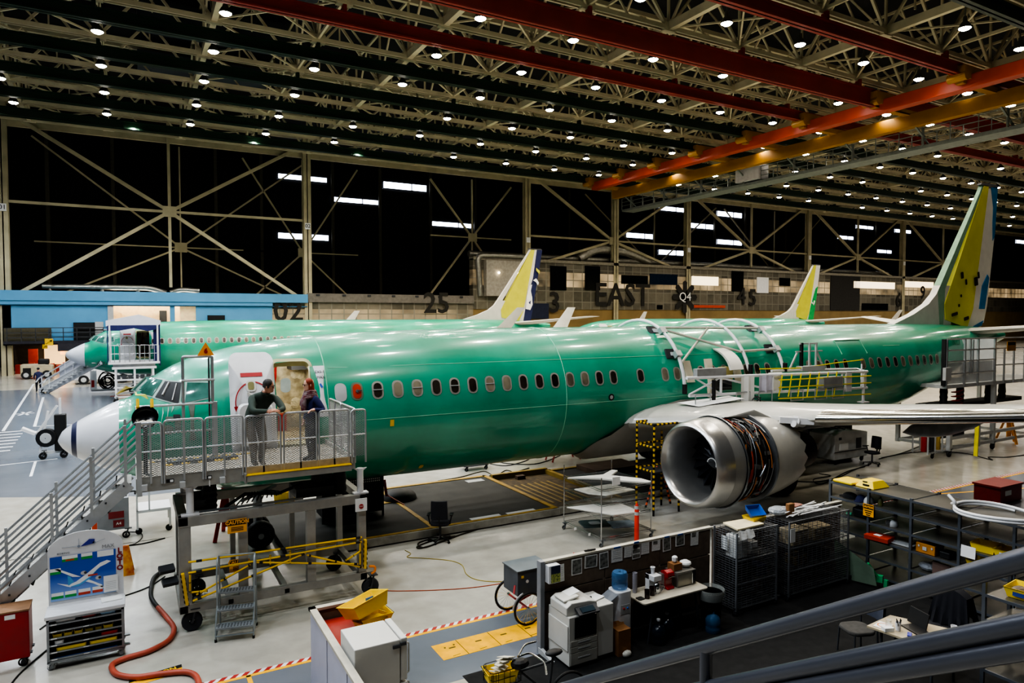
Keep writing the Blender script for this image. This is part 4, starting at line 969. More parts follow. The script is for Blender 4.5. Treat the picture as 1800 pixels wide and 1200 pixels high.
p = at(635, 887, y=-4.45); t = MB(); t.box(p.x-.12, p.x+.12, -4.45, -4.44, p.z-.13, p.z+.13); o = part('stop_notice', t, paper, ST)
part('stop_symbol', MB().prism([(.05*cos(R(22.5+45*k)), .05*sin(R(22.5+45*k))) for k in range(8)], (p.x, -4.456, p.z-.03), (1, 0, 0), (0, 0, 1), (0, .004, 0)), red, o); text('STOP', .035, (p.x, -4.46, p.z-.03), (1, 0, 0), (0, 0, 1), o, paper, depth=.001)
t = MB(); t.mat(0).box(2.3, 2.7, -4.1, -3.3, 2.12, 2.3).box(4.2, 5.0, -4.1, -3.4, 2.1, 2.28).box(4.6, 5.0, -3.9, -3.6, 2.28, 2.45).mat(1).tube([(2.9, -4.2, 2.15), (3.3, -3.8, 2.25), (3.9, -3.9, 2.2), (4.4, -3.7, 2.3)], .03, 6).bar((2.7, -3.6, 2.2), (2.4, -3.2, 2.6), .06)
for k in range(10): t.tube([(3.1+.1*k, -4.1+.05*k, 2.12), (3.3+.07*k, -3.8, 2.22), (3.4+.05*k, -3.3, 2.14)], .014, 5)
t.mat(2).bar((2.35, -4.2, 2.12), (4.3, -4.25, 2.14), .04).bar((4.0, -3.0, 2.15), (3.2, -4.1, 2.2), .05)
part('lift_mechanism', t, [dgrey, black, steel], ST)
t = MB(); t.mat(0)
for x in (2.62, 4.3): t.tube([(x, -4.42, 2.74), (x, -4.42, 2.62)], .01, 4)
for u, v in ((299, 845), (366, 839)): p = at(u, v, y=-4.44); t.mat(1).box(p.x-.06, p.x+.06, -4.44, -4.43, p.z-.03, p.z+.03); t.mat(0).box(p.x+.0, p.x+.05, -4.443, -4.435, p.z-.02, p.z+.02)
for u, v in ((321, 851), (391, 843), (254, 857)): p = at(u, v, y=-4.46); t.mat(2).cbox((p.x, -4.46, p.z), .09, .1, .1)
part('deck_fitting', t, [paper, black, lgrey], ST)
part('yellow_lock', MB().tube(bend([(5.56, -4.42, .62), (5.68, -4.42, .6), (5.68, -4.42, .5), (5.6, -4.42, .46)], .04), .022, 6), orange, ST)
# black dish hung on the corner
BD = thing('hose_dish', 'round black dish with pale gloves hanging by yellow straps on the stand corner', 'dish', (1.72, -3.9, 3.05))
c = at(255, 733, y=-3.95); n_ = V((-.1, -.8, .45)).normalized()
t = MB().lathe([(.02, 0), (.15, .01), (.2, .05), (.21, .1), (.215, .1), (.2, .04), (.15, -.02), (.02, -.03)], c-n_*.1, n_, 28); part('dish', t, mat('glossy black', '08080A', .25), BD, 40)
for u in (242, 267): p = at(u, 712, y=-3.8); part('strap', MB().tube([p+V((0, .15, -.35)), p+V((0, .1, .05)), p+V((0, -.02, .1)), p+V((0, -.08, -.03))], .03, 6), yellow, BD, 50)
t = MB()
for k, (u, v) in enumerate(((245, 744), (251, 742), (258, 743), (262, 741), (249, 746))): t.sph(at(u, v, y=-4.1), .06, .04, .035)
part('glove', t, mat('pale glove', 'D8CFBC', .8), BD, 50)
part('hanging_strut', MB().bar(c-n_*.1, V((1.62, -3.55, zd)), .07).bar((1.62, -3.55, zd), (1.72, -3.9, zd), .05), black, BD)

# ---- stairs up to the stand
SR = thing('access_stairs', 'long aluminium stairs with double handrails climbing to the access stand', 'stairs', (-.1, -3.5, 0))
sx0, sx1 = -1.5, 1.36; k_ = 2.75/(sx1-sx0)
for y in (-3.92, -3.1):
    t = MB(); t.bar((sx0, y, .06), (sx1, y, 2.7), .05, .2, up=(0, 0, 1)); o = part('stringer', t, alu, SR)
    t = MB()
    for i in range(10):
        x = sx0+.25+i*.28; t.cbox((x, y-.03, k_*(x-sx0)+.02), .03, .02, .03)
    part('stringer_bolt', t, dgrey, o)
t = MB()
for i in range(11):
    x = sx0+.16+i*.26; z = k_*(x-sx0)+.06
    t.mat(0).box(x-.12, x+.13, -3.9, -3.12, z-.03, z).box(x-.12, x-.1, -3.9, -3.12, z-.09, z)
    t.mat(1)
    for j in range(8): t.box(x-.123, x-.121, -3.85+j*.09, -3.81+j*.09, z-.08, z-.035)
part('tread', t, [alud, lgrey], SR)
for y in (-3.94, -3.06):
    t = MB()
    for h in (1.02, .78, .52, .28): t.tube([(sx0+.1, y, h+.08), (sx1+.12, y, 2.78+h)], .021, 7)
    t.tube(bend([(sx0+.1, y, 1.1), (sx0-.05, y, .96), (sx0-.05, y, .4), (sx0+.1, y, .36)], .1), .021, 7)
    for x in (-1.3, -.55, .2, .78, 1.3): z = k_*(x-sx0); t.bar((x, y, z), (x, y, z+1.06), .045)
    part('handrail', t, alu, SR, 40)
t = MB()
for i in range(9): x = -1.1+i*.28; t.mat(0).cbox((x, -3.5, k_*(x-sx0)-.16), .24, .6, .05, ry=-R(43)); t.mat(1).cbox((x+.14, -3.5, k_*(x+.14-sx0)-.17), .02, .66, .08, ry=-R(43))
part('underside_panel', t, [lgrey, black], SR)
# ---- LOTO board cart
LC = thing('display_cart', 'white topped shelf cart carrying a blue airplane board marked LOTO', 'cart', (.7, -4.5, 0))
x0, x1, y0, y1 = .16, 1.24, -4.78, -4.3
t = MB(); t.box(x0-.02, x1+.02, y0-.03, y1, .84, .9); part('worktop', t, white, LC, bevel=.01)
t = MB()
for x in (x0+.02, x1-.02):
    for y in (y0+.02, y1-.02): t.bar((x, y, .14), (x, y, .84), .035)
    t.box(x-.008, x+.008, y0+.03, y1-.03, .16, .84)
for z in (.14, .82): t.bar((x0, y0+.02, z), (x1, y0+.02, z), .035); t.bar((x0, y1-.02, z), (x1, y1-.02, z), .035)
part('cart_frame', t, steel, LC); part('back_sheet', MB().box(x0, x1, y1-.02, y1-.01, .14, .84), black, LC)
for i in range(6):
    z = .17+i*.113; t = MB(); t.mat(0).box(x0+.03, x1-.03, y0+.02, y1-.03, z, z+.008).mat(1).box(x0+.03, x1-.03, y0+.005, y0+.02, z-.004, z+.022).mat(2).box(x0+.06, x0+.14, y0, y0+.005, z, z+.016).box(.66, .74, y0, y0+.005, z+.006, z+.014)
    part('shelf', t, [dgrey, steel, paper], LC)
bd = MB(); pts = [(x0, .9), (x1, .9), (x1, 1.78)]+[(.7+.54*cos(R(a)), 1.78+.3*sin(R(a))) for a in range(10, 180, 10)]+[(x0, 1.78)]
bd.prism(pts, (0, y1-.015, 0), (1, 0, 0), (0, 0, 1), (0, .02, 0)); board = part('board', bd, white, LC)
yb_ = y1-.02
gr = bpy.data.materials.new('poster sky'); gr.use_nodes = True; nt = gr.node_tree; tc = nt.nodes.new('ShaderNodeTexCoord'); sp = nt.nodes.new('ShaderNodeSeparateXYZ'); rp = nt.nodes.new('ShaderNodeValToRGB')
nt.links.new(tc.outputs['Generated'], sp.inputs[0]); nt.links.new(sp.outputs['Z'], rp.inputs[0]); rp.color_ramp.elements[0].color = (*lin('8FB2E0'), 1); rp.color_ramp.elements[1].color = (*lin('1F4FB4'), 1); rp.color_ramp.elements[1].position = .55; nt.links.new(rp.outputs[0], nt.nodes['Principled BSDF'].inputs['Base Color'])
po_ = part('poster', MB().box(.19, 1.13, yb_-.004, yb_, .96, 1.7), gr, board)
def pq(mb, pts, d=.006): mb.prism(pts, (0, yb_-d, 0), (1, 0, 0), (0, 0, 1), (0, .001, 0))
t = MB(); t.mat(0); pq(t, [(.42, 1.2), (.55, 1.24), (.72, 1.36), (.9, 1.5), (1.0, 1.53), (1.06, 1.5), (.98, 1.46), (.9, 1.43), (.75, 1.28), (.6, 1.19), (.46, 1.16)]); pq(t, [(.62, 1.31), (.3, 1.5), (.25, 1.5), (.5, 1.33)], .007); pq(t, [(.46, 1.2), (.28, 1.26), (.44, 1.17)], .007); pq(t, [(.72, 1.25), (.92, 1.12), (.95, 1.05), (.8, 1.16), (.68, 1.22)], .007)
t.mat(1); pq(t, [(.46, 1.17), (.6, 1.2), (.75, 1.29), (.9, 1.44), (.74, 1.25), (.58, 1.155)], .008); pq(t, [(.44, 1.19), (.43, 1.36), (.47, 1.34), (.52, 1.24)], .008)
t.mat(2)
for c in ((.66, 1.37), (.87, 1.25)): pq(t, [(c[0]+.045*cos(k), c[1]+.035*sin(k)) for k in [i*.63 for i in range(10)]], .009)
t.mat(3)
for c in ((.685, 1.37), (.89, 1.25)): pq(t, [(c[0]+.022*cos(k), c[1]+.022*sin(k)) for k in [i*.63 for i in range(10)]], .010)
part('poster_airplane', t, [paper, mat('poster light blue', '5AA0D0', .5), lgrey, dgrey], po_)
t = MB()
def lab(x, z, w_, c2):
    t.mat(0).box(x, x+w_, yb_-.007, yb_-.006, z+.045, z+.1); t.mat(c2).box(x, x+w_, yb_-.007, yb_-.006, z, z+.045)
for x, z, w_, c2 in ((.36, 1.6, .22, 1), (.63, 1.6, .16, 1), (.86, 1.6, .24, 0), (.19, 1.41, .15, 1), (.2, 1.0, .17, 1), (.39, 1.0, .16, 1), (.58, 1.0, .17, 2), (.78, 1.0, .15, 2)):
    t = MB(); lab(x, z, w_, c2); part('poster_label', t, [paper, mat('label green', '2C9A48', .6), mat('label red', 'C0432F', .6)], po_)
part('red_label', MB().box(.72, .86, yb_-.012, yb_-.011, 1.3, 1.325), mat('label red', 'C0432F', .6), po_); part('red_label', MB().box(.41, .53, yb_-.009, yb_-.008, 1.61, 1.635), mat('label red', 'C0432F', .6), po_)
if 0: part('poster_label', t, [paper, mat('label green', '2C9A48', .6), mat('label red', 'C0432F', .6)], po_)
text('MAX', .085, (1.02, yb_-.004, 1.765), (1, 0, 0), (0, 0, 1), board, grey, depth=.001)
text('BOEING', .035, (.38, yb_-.004, 1.745), (1, 0, 0), (0, 0, 1), board, dgrey, depth=.001, sx=1.4)
for i, ch in enumerate('LOTO'): text(ch, .12, (1.19, yb_-.004, 1.66-.1*i), (1, 0, 0), (0, 0, 1), board, mat('dark red letters', '8E1A1E', .5), bold=.005, depth=.001)
t = MB(); t.mat(0); pq(t, [(.62, 1.82), (.75, 1.93), (.83, 1.92), (.82, 1.85), (.7, 1.83)]); t.mat(1)
for c in ((.6, 1.83), (.82, 1.86)): pq(t, [(c[0]+.022*cos(k), c[1]+.022*sin(k)) for k in [i*.63 for i in range(10)]])
for a, b in (((.36, 1.84), (.6, 1.835)), ((.6, 1.84), (.6, 1.96)), ((.84, 1.86), (.98, 1.9))): t.bar((a[0], yb_-.004, a[1]), (b[0], yb_-.004, b[1]), .004)
part('board_emblem', t, [mat('emblem blue', '2B2E8E', .5), mat('thin grey line', '8890A0', .6)], board)
t = MB(); t.mat(0).cbox((1.05, yb_-.02, 1.12), .21, .006, .28).mat(1)
for k in range(5): t.box(.97, 1.13, yb_-.0245, yb_-.0235, 1.03+.03*k, 1.036+.03*k)
part('notice', t, [paper, lgrey], board)
solo('paper_folder', MB().cbox((1.06, -4.5, .91), .3, .22, .02, rz=.1), paper, 'white paper folder lying on the LOTO cart top', 'folder')
for i, (x, z, w_, c_) in enumerate([(.24, .518, .13, 0), (.39, .518, .12, 0), (.53, .518, .12, 0), (.68, .518, .12, 1), (.82, .518, .1, 1), (.94, .518, .14, 0)]):
    t = MB(); t.box(x, x+w_, -4.74, -4.5, z, z+.008).box(x, x+w_, -4.74, -4.732, z, z+.05).box(x, x+.006, -4.74, -4.5, z, z+.07).box(x+w_-.006, x+w_, -4.74, -4.5, z, z+.07).box(x, x+w_, -4.506, -4.5, z, z+.08)
    solo('small_bin', t, [ybin, mat('olive bin', 'A8941E', .5)][c_], ['small yellow bin on the fourth shelf up of the LOTO cart', 'small olive bin on the fourth shelf up of the LOTO cart'][c_], 'bin', ['yellow bins on the LOTO cart', 'olive bins on the LOTO cart'][c_])
for x, w_, z, m_, nm, lb in ((.28, .42, .292, ybin, 'flat_case', 'long yellow case at left on the second lowest LOTO cart shelf'), (.74, .4, .292, ybin, 'flat_case', 'long yellow case at right on the second lowest LOTO cart shelf'), (.24, .9, .179, blue, 'blue_mat', 'dark blue sheet on the bottom LOTO cart shelf'), (.28, .28, .745, paper, 'paper_box', 'white box on the top LOTO cart shelf'), (.64, .2, .745, red, 'red_pouch', 'red pouch on the top LOTO cart shelf'), (.9, .22, .745, mat('pale blue box', '9CC4E4', .6), 'blue_box', 'pale blue box on the top LOTO cart shelf'), (.26, .13, .405, paper, 'paper_roll', 'white roll on the third lowest LOTO cart shelf'), (.9, .25, .405, red, 'red_hose_bundle', 'red bundle on the third lowest LOTO cart shelf')):
    h_ = .012 if nm == 'blue_mat' else .06; solo(nm, MB().prism(rrect(w_, .3, .03, 2), (x+w_/2, -4.6, z), (1, 0, 0), (0, 1, 0), (0, 0, h_)), m_, lb, nm.split('_')[1])
for x, y in ((x0+.05, y0+.05), (x1-.05, y0+.05), (x0+.05, y1-.05), (x1-.05, y1-.05)):
    t = MB(); caster(t, x, y, .055, .03, 0, 0, 1); part('caster', t, [steel, lgrey], LC, 40)
# ---- red cabinet
RC = thing('tool_cabinet', 'red rolling cabinet with a bare wooden top at the left edge', 'cabinet', (-.55, -4.2, 0))
part('cabinet_body', MB().box(-1.05, -.1, -4.42, -4.0, .16, .93), mat('cabinet red', '9C1218', .4), RC, bevel=.01); part('wooden_top', MB().box(-1.06, -.09, -4.43, -3.99, .93, .955), mat('wood top', '8E6A4C', .6, scale=6), RC)
part('card', MB().box(-.42, -.28, -4.426, -4.42, .83, .9), paper, RC)
for x, y in ((-.98, -4.34), (-.2, -4.34), (-.98, -4.08), (-.2, -4.08)):
    t = MB(); caster(t, x, y, .07, .04, 0, 0, 1); part('caster', t, [dgrey, black], RC, 40)
# ---- rolling step ladder
LD = thing('step_ladder', 'grey steel rolling step ladder with three perforated treads and handrails', 'ladder', (2.98, -4.85, 0), R(-14))
t = MB()
for s in (-.31, .31):
    t.tube([(s, -.24, .03), (s, -.2, .3), (s, .18, .78)], .016, 7)
    t.tube(bend([(s, .0, .53), (s, -.02, 1.15), (s, .1, 1.38), (s, .28, 1.36), (s, .28, .03)], .1), .016, 7)
    t.tube([(s, -.24, .1), (s, .28, .1)], .014, 6); t.tube([(s, .28, .74), (s, -.2, .3)], .012, 6)
t.tube([(-.31, .28, 1.35), (.31, .28, 1.35)], .014, 6); t.tube([(-.31, .28, .1), (.31, .28, .1)], .014, 6); t.tube([(-.31, -.24, .1), (.31, -.24, .1)], .014, 6)
part('ladder_frame', t, mat('ladder grey', '9AA2A4', .45, .4), LD, 40, True)
for i in range(3):
    z = .26+.25*i; y = -.2+.17*i; t = MB(); t.box(-.3, .3, y-.09, y+.1, z-.03, z); t.mat(1)
    for a in range(11):
        for b in range(3): t.cbox((-.26+a*.052, y-.05+b*.055, z+.001), .03, .03, .002)
    part('tread', t, [mat('tread grey', '8A9094', .5, .4), dgrey], LD, None, True)
for x, y in ((-.31, -.24), (.31, -.24), (-.31, .28), (.31, .28)): part('rubber_foot', MB().cyl((x, y, 0), (x, y, .05), .022, 10), black, LD, 40, True)
# ---- hoses and cords on the floor
def cord(pts, r, m, label, nm='cable', cat='cable', n=6, z=None):
    P = [V((p[0], p[1], (p[2] if len(p) > 2 else r))) for p in pts]
    return solo(nm, MB().tube(spline(P, 6), r, n), m, label, cat, smooth=60)
def px(*uv): return [tuple(at(u, v, z=.02).xy) for u, v in uv]
h = thing('air_hose', 'thick salmon red hose with a black end curving across the floor beside the stand', 'hose', (1.7, -4, 0))
part('hose_run', MB().tube(spline([V((a, b, .05)) for a, b in px((278, 1070), (295, 1090), (306, 1108), (296, 1128), (262, 1147), (220, 1160), (197, 1172), (206, 1188), (240, 1193), (285, 1187), (325, 1184), (345, 1192), (352, 1215))], 8), .045, 10), mat('salmon hose', 'B0503C', .5), h, 60)
part('hose_end', MB().tube(spline([V((a, b, .05)) for a, b in px((288, 1004), (270, 1018), (265, 1045), (270, 1060), (280, 1072))], 8), .04, 10), black, h, 60, label='black hose end')
cord(px((290, 1012), (262, 1030), (222, 1045), (190, 1052)), .013, black, 'black cord from the stand base to the LOTO cart')
cord(px((90, 1135), (60, 1160), (30, 1188), (10, 1215)), .014, black, 'black cord running from under the LOTO cart to the bottom left edge')
cord(px((70, 1105), (85, 1095), (100, 1092)), .013, black, 'short black cord between the red cabinet and the LOTO cart')
cord(px((650, 1025), (672, 1036), (730, 1037), (800, 1034), (850, 1029), (905, 1020)), .009, mat('orange cord', 'B5502C', .6), 'thin orange cord from the stand wheel to the grey tricycle box')
cord(px((712, 966), (722, 972), (716, 978), (745, 980), (790, 984), (812, 992), (820, 1008), (840, 1018), (880, 1021), (935, 1016)), .009, mat('yellow cord', 'A8963C', .6), 'thin yellow cord wandering over the open floor')
cord(px((1060, 886), (1000, 895), (940, 905), (880, 918), (820, 936), (775, 952), (745, 962), (735, 955), (755, 948), (765, 955), (740, 963), (734, 960), (760, 950), (800, 942)), .02, mat('dark hose', '2B241C', .6), 'dark hose looped on the floor beside the low platform')
cord(px((770, 845), (810, 838), (850, 828), (870, 836), (890, 826), (905, 834), (880, 842), (860, 836), (895, 832), (930, 822)), .018, mat('olive hose', '4A4430', .7), 'tangled olive hose behind the low platform')
cord(px((850, 812), (890, 818), (930, 806), (905, 802), (880, 812), (940, 815), (985, 800)), .016, black, 'black hose coiled below the fuselage')
cord(px((1010, 880), (1080, 868), (1180, 858), (1240, 852)), .012, black, 'black cable passing under the engine')
cord(px((1400, 846), (1440, 846), (1475, 838), (1500, 826), (1530, 815)), .02, black, 'black cable from the exhaust to the office chair')
cord(px((1440, 832), (1460, 836), (1430, 842), (1445, 850), (1490, 828), (1520, 820)), .018, black, 'second black cable looped behind the engine')
cord(px((1550, 804), (1600, 795), (1650, 793), (1700, 797), (1735, 806), (1745, 808), (1738, 803), (1770, 803), (1810, 798)), .018, black, 'long black cable curving over the shiny floor at right')
cord(px((1545, 806), (1590, 794), (1615, 784)), .014, black, 'black cable leading to the grey bottle cart')
cord(px((225, 958), (240, 953), (250, 943), (246, 935), (228, 934)), .012, black, 'black cord looped beside the red labelled cart')
cord(px((205, 960), (250, 955), (290, 945)), .016, black, 'black cord on the floor below the stairs')
# ================================================================ people
def figure(nm, label, joints, bones, mats_for, root, mats, extra_z=0):
    """joints: name -> (pos, radius); bones: (a, b, slot). One continuous skinned surface."""
    names = list(joints); idx = {n: i for i, n in enumerate(names)}
    me = bpy.data.meshes.new('body'); me.from_pydata([joints[n][0] for n in names], [(idx[a], idx[b]) for a, b, _ in bones], []); me.update()
    o = bpy.data.objects.new('body', me); COL.objects.link(o)
    sk = o.modifiers.new('skin', 'SKIN'); sk.use_smooth_shade = True; sk.branch_smoothing = .3
    for n, s in zip(names, me.skin_vertices[0].data):
        r = joints[n][1]; s.radius = (r, r) if not isinstance(r, tuple) else r
        s.use_root = (n == 'pelvis')
    sb = o.modifiers.new('sub', 'SUBSURF'); sb.levels = 2; sb.render_levels = 2
    dg = bpy.context.evaluated_depsgraph_get(); dg.update()
    m2 = bpy.data.meshes.new_from_object(o.evaluated_get(dg)); bpy.data.objects.remove(o)
    m2.materials.clear()
    for m in mats: m2.materials.append(m)
    for p in m2.polygons:
        c = p.center; best = None
        for a, b, s in bones:
            A, B = V(joints[a][0]), V(joints[b][0]); d = B-A; t = max(0, min(1, (c-A).dot(d)/max(d.length_squared, 1e-9)))
            ra = joints[a][1]; rb = joints[b][1]; ra = ra if not isinstance(ra, tuple) else sum(ra)/2; rb = rb if not isinstance(rb, tuple) else sum(rb)/2
            q = (c-(A+d*t)).length/max(.02, ra+(rb-ra)*t)
            if best is None or q < best[0]: best = (q, s)
        p.material_index = best[1]; p.use_smooth = True
    ob = bpy.data.objects.new('body', m2); COL.objects.link(ob); ob.parent = root
    return ob
def hand_bones(J, B, side, w, dirv, curl, slot, sc=1.):
    """five fingers from a wrist joint; dirv = pointing direction, curl = bend direction"""
    d = V(dirv).normalized(); c = V(curl).normalized(); s = d.cross(c).normalized()*(1 if side == 'r' else -1); W = V(J[w][0])
    J[side+'palm'] = (tuple(W+d*.06*sc), (.042*sc, .026*sc)); B.append((w, side+'palm', slot))
    P = V(J[side+'palm'][0])
    for k, (off, ln) in enumerate(((-.033, .07), (-.011, .082), (.011, .076), (.031, .058))):
        a = P+d*.03+s*off*sc; b = a+d*ln*.5*sc+c*.02; e = b+d*ln*.25*sc+c*.035
        for q, p, r in (('a', a, .0115), ('b', b, .010), ('c', e, .0085)): J[side+'f%d%s' % (k, q)] = (tuple(p), r*sc)
        B += [(side+'palm', side+'f%da' % k, slot), (side+'f%da' % k, side+'f%db' % k, slot), (side+'f%db' % k, side+'f%dc' % k, slot)]
    a = W+d*.03-s*.042*sc; b = a+d*.035-s*.015+c*.015
    J[side+'ta'] = (tuple(a), .0125*sc); J[side+'tb'] = (tuple(b), .0105*sc); B += [(side+'palm', side+'ta', slot), (side+'ta', side+'tb', slot)]
skin1 = mat('skin tone', 'C48E74', .55, var=.04); skin2 = mat('fair skin tone', 'D9A890', .55, var=.04)
def head(root, c, face, up, skin, hairm, hair_long, glasses, beard=None):
    """head as a shaped loft, face looks along `face`"""
    f = V(face).normalized(); u = V(up).normalized(); s = f.cross(u).normalized(); u = s.cross(f); c = V(c)
    def P(a, b, z): return c+s*a+f*b+u*z
    prof = [(-.125, .035, .04, .015), (-.105, .05, .07, .02), (-.07, .062, .085, .012), (-.03, .07, .092, .0), (.01, .074, .095, -.005), (.05, .075, .096, -.01), (.085, .066, .084, -.012), (.11, .045, .058, -.012), (.124, .015, .02, -.012)]
    rows = []
    for z, rx, ry, off in prof: rows.append([P(rx*sin(2*pi*k/20), off+ry*cos(2*pi*k/20), z) for k in range(21)])
    t = MB(); t.mat(0).grid(rows).poly(rows[0][:-1]).poly(rows[-1][:-1])
    t.sph(P(0, .098, -.02), .014, .014, .02).bar(P(0, .085, .02), P(0, .1, -.015), .018, .02)
    for k in (-1, 1): t.sph(P(.077*k, -.01, -.005), .012, .02, .03)
    t.mat(1)
    for k in (-1, 1): t.sph(P(.03*k, .087, .012), .011, .008, .007)
    t.mat(2).bar(P(-.022, .088, -.062), P(.022, .088, -.062), .01, .008)
    hd = part('head', t, [skin, mat('eye dark', '2A2220', .3), mat('lips', 'A2625A', .6)], root, 60)
    h = MB(); rows = []
    lo = -.10 if hair_long else -.02
    for i in range(8):
        q = i/7; zz = .135*cos(q*pi/2) if not hair_long else .137-(.137-lo)*q; row = []
        for k in range(19):
            a = R(62+236*k/18); rr = sqrt(max(0, 1-(max(0, zz)/.14)**2)); drop = 0
            z2 = .137*cos(q*pi/2)+(lo)*q if True else zz
            rr = min(1, .25+sin(q*pi/2)*.9) if i else .02
            row.append(P(.083*rr*sin(a), -.012+.102*rr*cos(a), z2))
        rows.append(row)
    h.grid(rows); h.sph(P(0, -.01, .06), .079, .1, .078, 16, 10)
    part('hair', h, hairm, hd, 60)
    if glasses:
        g = MB()
        for k in (-1, 1):
            g.tube([P(.03*k+.02*cos(a), .1, .012+.014*sin(a)) for a in [i*.7 for i in range(9)]], .0035, 5, close=True); g.bar(P(.05*k, .1, .016), P(.078*k, 0, .014), .005)
        g.bar(P(-.01, .1, .014), P(.01, .1, .014), .005); part('glasses', g, black, hd)
    return hd
# ---- man leaning on the rail with folded hands
zd0 = zd
mx, my = 3.60, -4.12
M1 = thing('person', 'man in a dark green shirt and khaki trousers leaning on the stand rail', 'person', (mx-.15, -3.95, zd0))
J = {'pelvis': ((mx-.12, -3.86, zd0+.93), .155), 'spine': ((mx-.10, -3.93, zd0+1.13), .15), 'chest': ((mx-.02, -4.08, zd0+1.32), (.175, .15)), 'neckb': ((mx+.03, -4.17, zd0+1.44), .075), 'neck': ((mx+.05, -4.22, zd0+1.50), .055),
     'lsh': ((mx-.21, -4.13, zd0+1.36), .085), 'lel': ((mx-.22, -4.43, zd0+1.14), .06), 'lwr': ((mx+.06, -4.52, zd0+1.14), .036),
     'rsh': ((mx+.22, -4.08, zd0+1.37), .085), 'rel': ((mx+.33, -4.41, zd0+1.14), .06), 'rwr': ((mx+.17, -4.53, zd0+1.14), .036),
     'lhip': ((mx-.22, -3.86, zd0+.86), .12), 'lkn': ((mx-.16, -3.95, zd0+.48), .085), 'lan': ((mx-.14, -3.86, zd0+.1), .062), 'ltoe': ((mx-.12, -4.06, zd0+.045), .042),
     'rhip': ((mx-.02, -3.86, zd0+.86), .12), 'rkn': ((mx+.03, -3.93, zd0+.48), .085), 'ran': ((mx+.0, -3.80, zd0+.1), .062), 'rtoe': ((mx+.03, -4.0, zd0+.045), .042)}
Bn = [('pelvis', 'spine', 0), ('spine', 'chest', 0), ('chest', 'neckb', 0), ('neckb', 'neck', 2), ('chest', 'lsh', 0), ('lsh', 'lel', 0), ('lel', 'lwr', 0), ('chest', 'rsh', 0), ('rsh', 'rel', 0), ('rel', 'rwr', 0),
      ('pelvis', 'lhip', 1), ('lhip', 'lkn', 1), ('lkn', 'lan', 1), ('lan', 'ltoe', 3), ('pelvis', 'rhip', 1), ('rhip', 'rkn', 1), ('rkn', 'ran', 1), ('ran', 'rtoe', 3)]
hand_bones(J, Bn, 'l', 'lwr', (.9, -.3, .1), (.3, .1, -.4), 2); hand_bones(J, Bn, 'r', 'rwr', (-.9, -.3, .15), (-.2, .2, -.5), 2)
def tolocal(J, r): return {k: (tuple(V(p)-V(r.location)), q) for k, (p, q) in J.items()}
figure('body', '', tolocal(J, M1), Bn, None, M1, [mat('dark green shirt', '3E4A42', .85, scale=6), mat('khaki trousers', '6E6152', .85), skin1, mat('brown shoe', '3A3029', .6)])
hc = V((mx+.08, -4.29, zd0+1.585)); head(M1, hc, (.85, -.5, -.12), (.12, -.25, 1), skin1, mat('grey brown hair', '3C3A38', .8, scale=20), False, True)
t = MB(); t.lathe([(.07, 0), (.085, .03), (.075, .06)], (mx+.035, -4.18, zd0+1.42), (.1, -.4, 1), 14); part('shirt_collar', t, MATS['dark green shirt'], M1, 50)
# ---- woman with scarf, hand on the rail
wx, wy = 4.53, -4.02
W1 = thing('person', 'woman with red hair, patterned scarf and navy sweater resting a hand on the rail', 'person', (wx, wy, zd0))
J = {'pelvis': ((wx+.0, wy+.02, zd0+.9), .15), 'spine': ((wx+.01, wy, zd0+1.08), .135), 'chest': ((wx, wy, zd0+1.25), (.15, .13)), 'neckb': ((wx-.01, wy-.02, zd0+1.38), .06), 'neck': ((wx-.025, wy-.02, zd0+1.45), .048),
     'lsh': ((wx+.05, wy-.17, zd0+1.28), .075), 'lel': ((wx+.17, wy-.3, zd0+1.05), .056), 'lwr': ((wx-.03, wy-.41, zd0+1.1), .034),
     'rsh': ((wx-.03, wy+.16, zd0+1.28), .075), 'rel': ((wx-.03, wy+.22, zd0+1.02), .052), 'rwr': ((wx-.12, wy+.1, zd0+.85), .034),
     'lhip': ((wx+.02, wy-.09, zd0+.83), .115), 'lkn': ((wx+.01, wy-.09, zd0+.46), .085), 'lan': ((wx+.05, wy-.09, zd0+.1), .065), 'ltoe': ((wx-.14, wy-.11, zd0+.04), .042),
     'rhip': ((wx-.0, wy+.1, zd0+.83), .115), 'rkn': ((wx-.03, wy+.1, zd0+.46), .085), 'ran': ((wx+.02, wy+.1, zd0+.1), .065), 'rtoe': ((wx-.17, wy+.1, zd0+.04), .042)}
Bn = [b if b[2] != 3 else b for b in [('pelvis', 'spine', 0), ('spine', 'chest', 0), ('chest', 'neckb', 0), ('neckb', 'neck', 2), ('chest', 'lsh', 0), ('lsh', 'lel', 0), ('lel', 'lwr', 0), ('chest', 'rsh', 0), ('rsh', 'rel', 0), ('rel', 'rwr', 0),
      ('pelvis', 'lhip', 1), ('lhip', 'lkn', 1), ('lkn', 'lan', 1), ('lan', 'ltoe', 3), ('pelvis', 'rhip', 1), ('rhip', 'rkn', 1), ('rkn', 'ran', 1), ('ran', 'rtoe', 3)]]
hand_bones(J, Bn, 'l', 'lwr', (-.9, -.15, -.05), (0, -.2, -1), 2, .9); hand_bones(J, Bn, 'r', 'rwr', (-.3, -.1, -1), (-1, 0, -.2), 2, .9)
figure('body', '', tolocal(J, W1), Bn, None, W1, [mat('navy sweater', '1E2350', .9), mat('charcoal trousers', '2C2A2B', .9), skin2, black])
head(W1, (wx-.055, wy-.02, zd0+1.545), (-.98, -.2, -.05), (0, 0, 1), skin2, mat('copper hair', '8E3A1E', .7, scale=20), True, True)
t = MB()
for k in range(4): t.tube([(wx-.02+(.09+.012*k)*cos(a), wy-.01+(.1+.01*k)*sin(a), zd0+1.41-.035*k+.012*sin(3*a)) for a in [2*pi*i/14 for i in range(14)]], .034, 8, close=True)
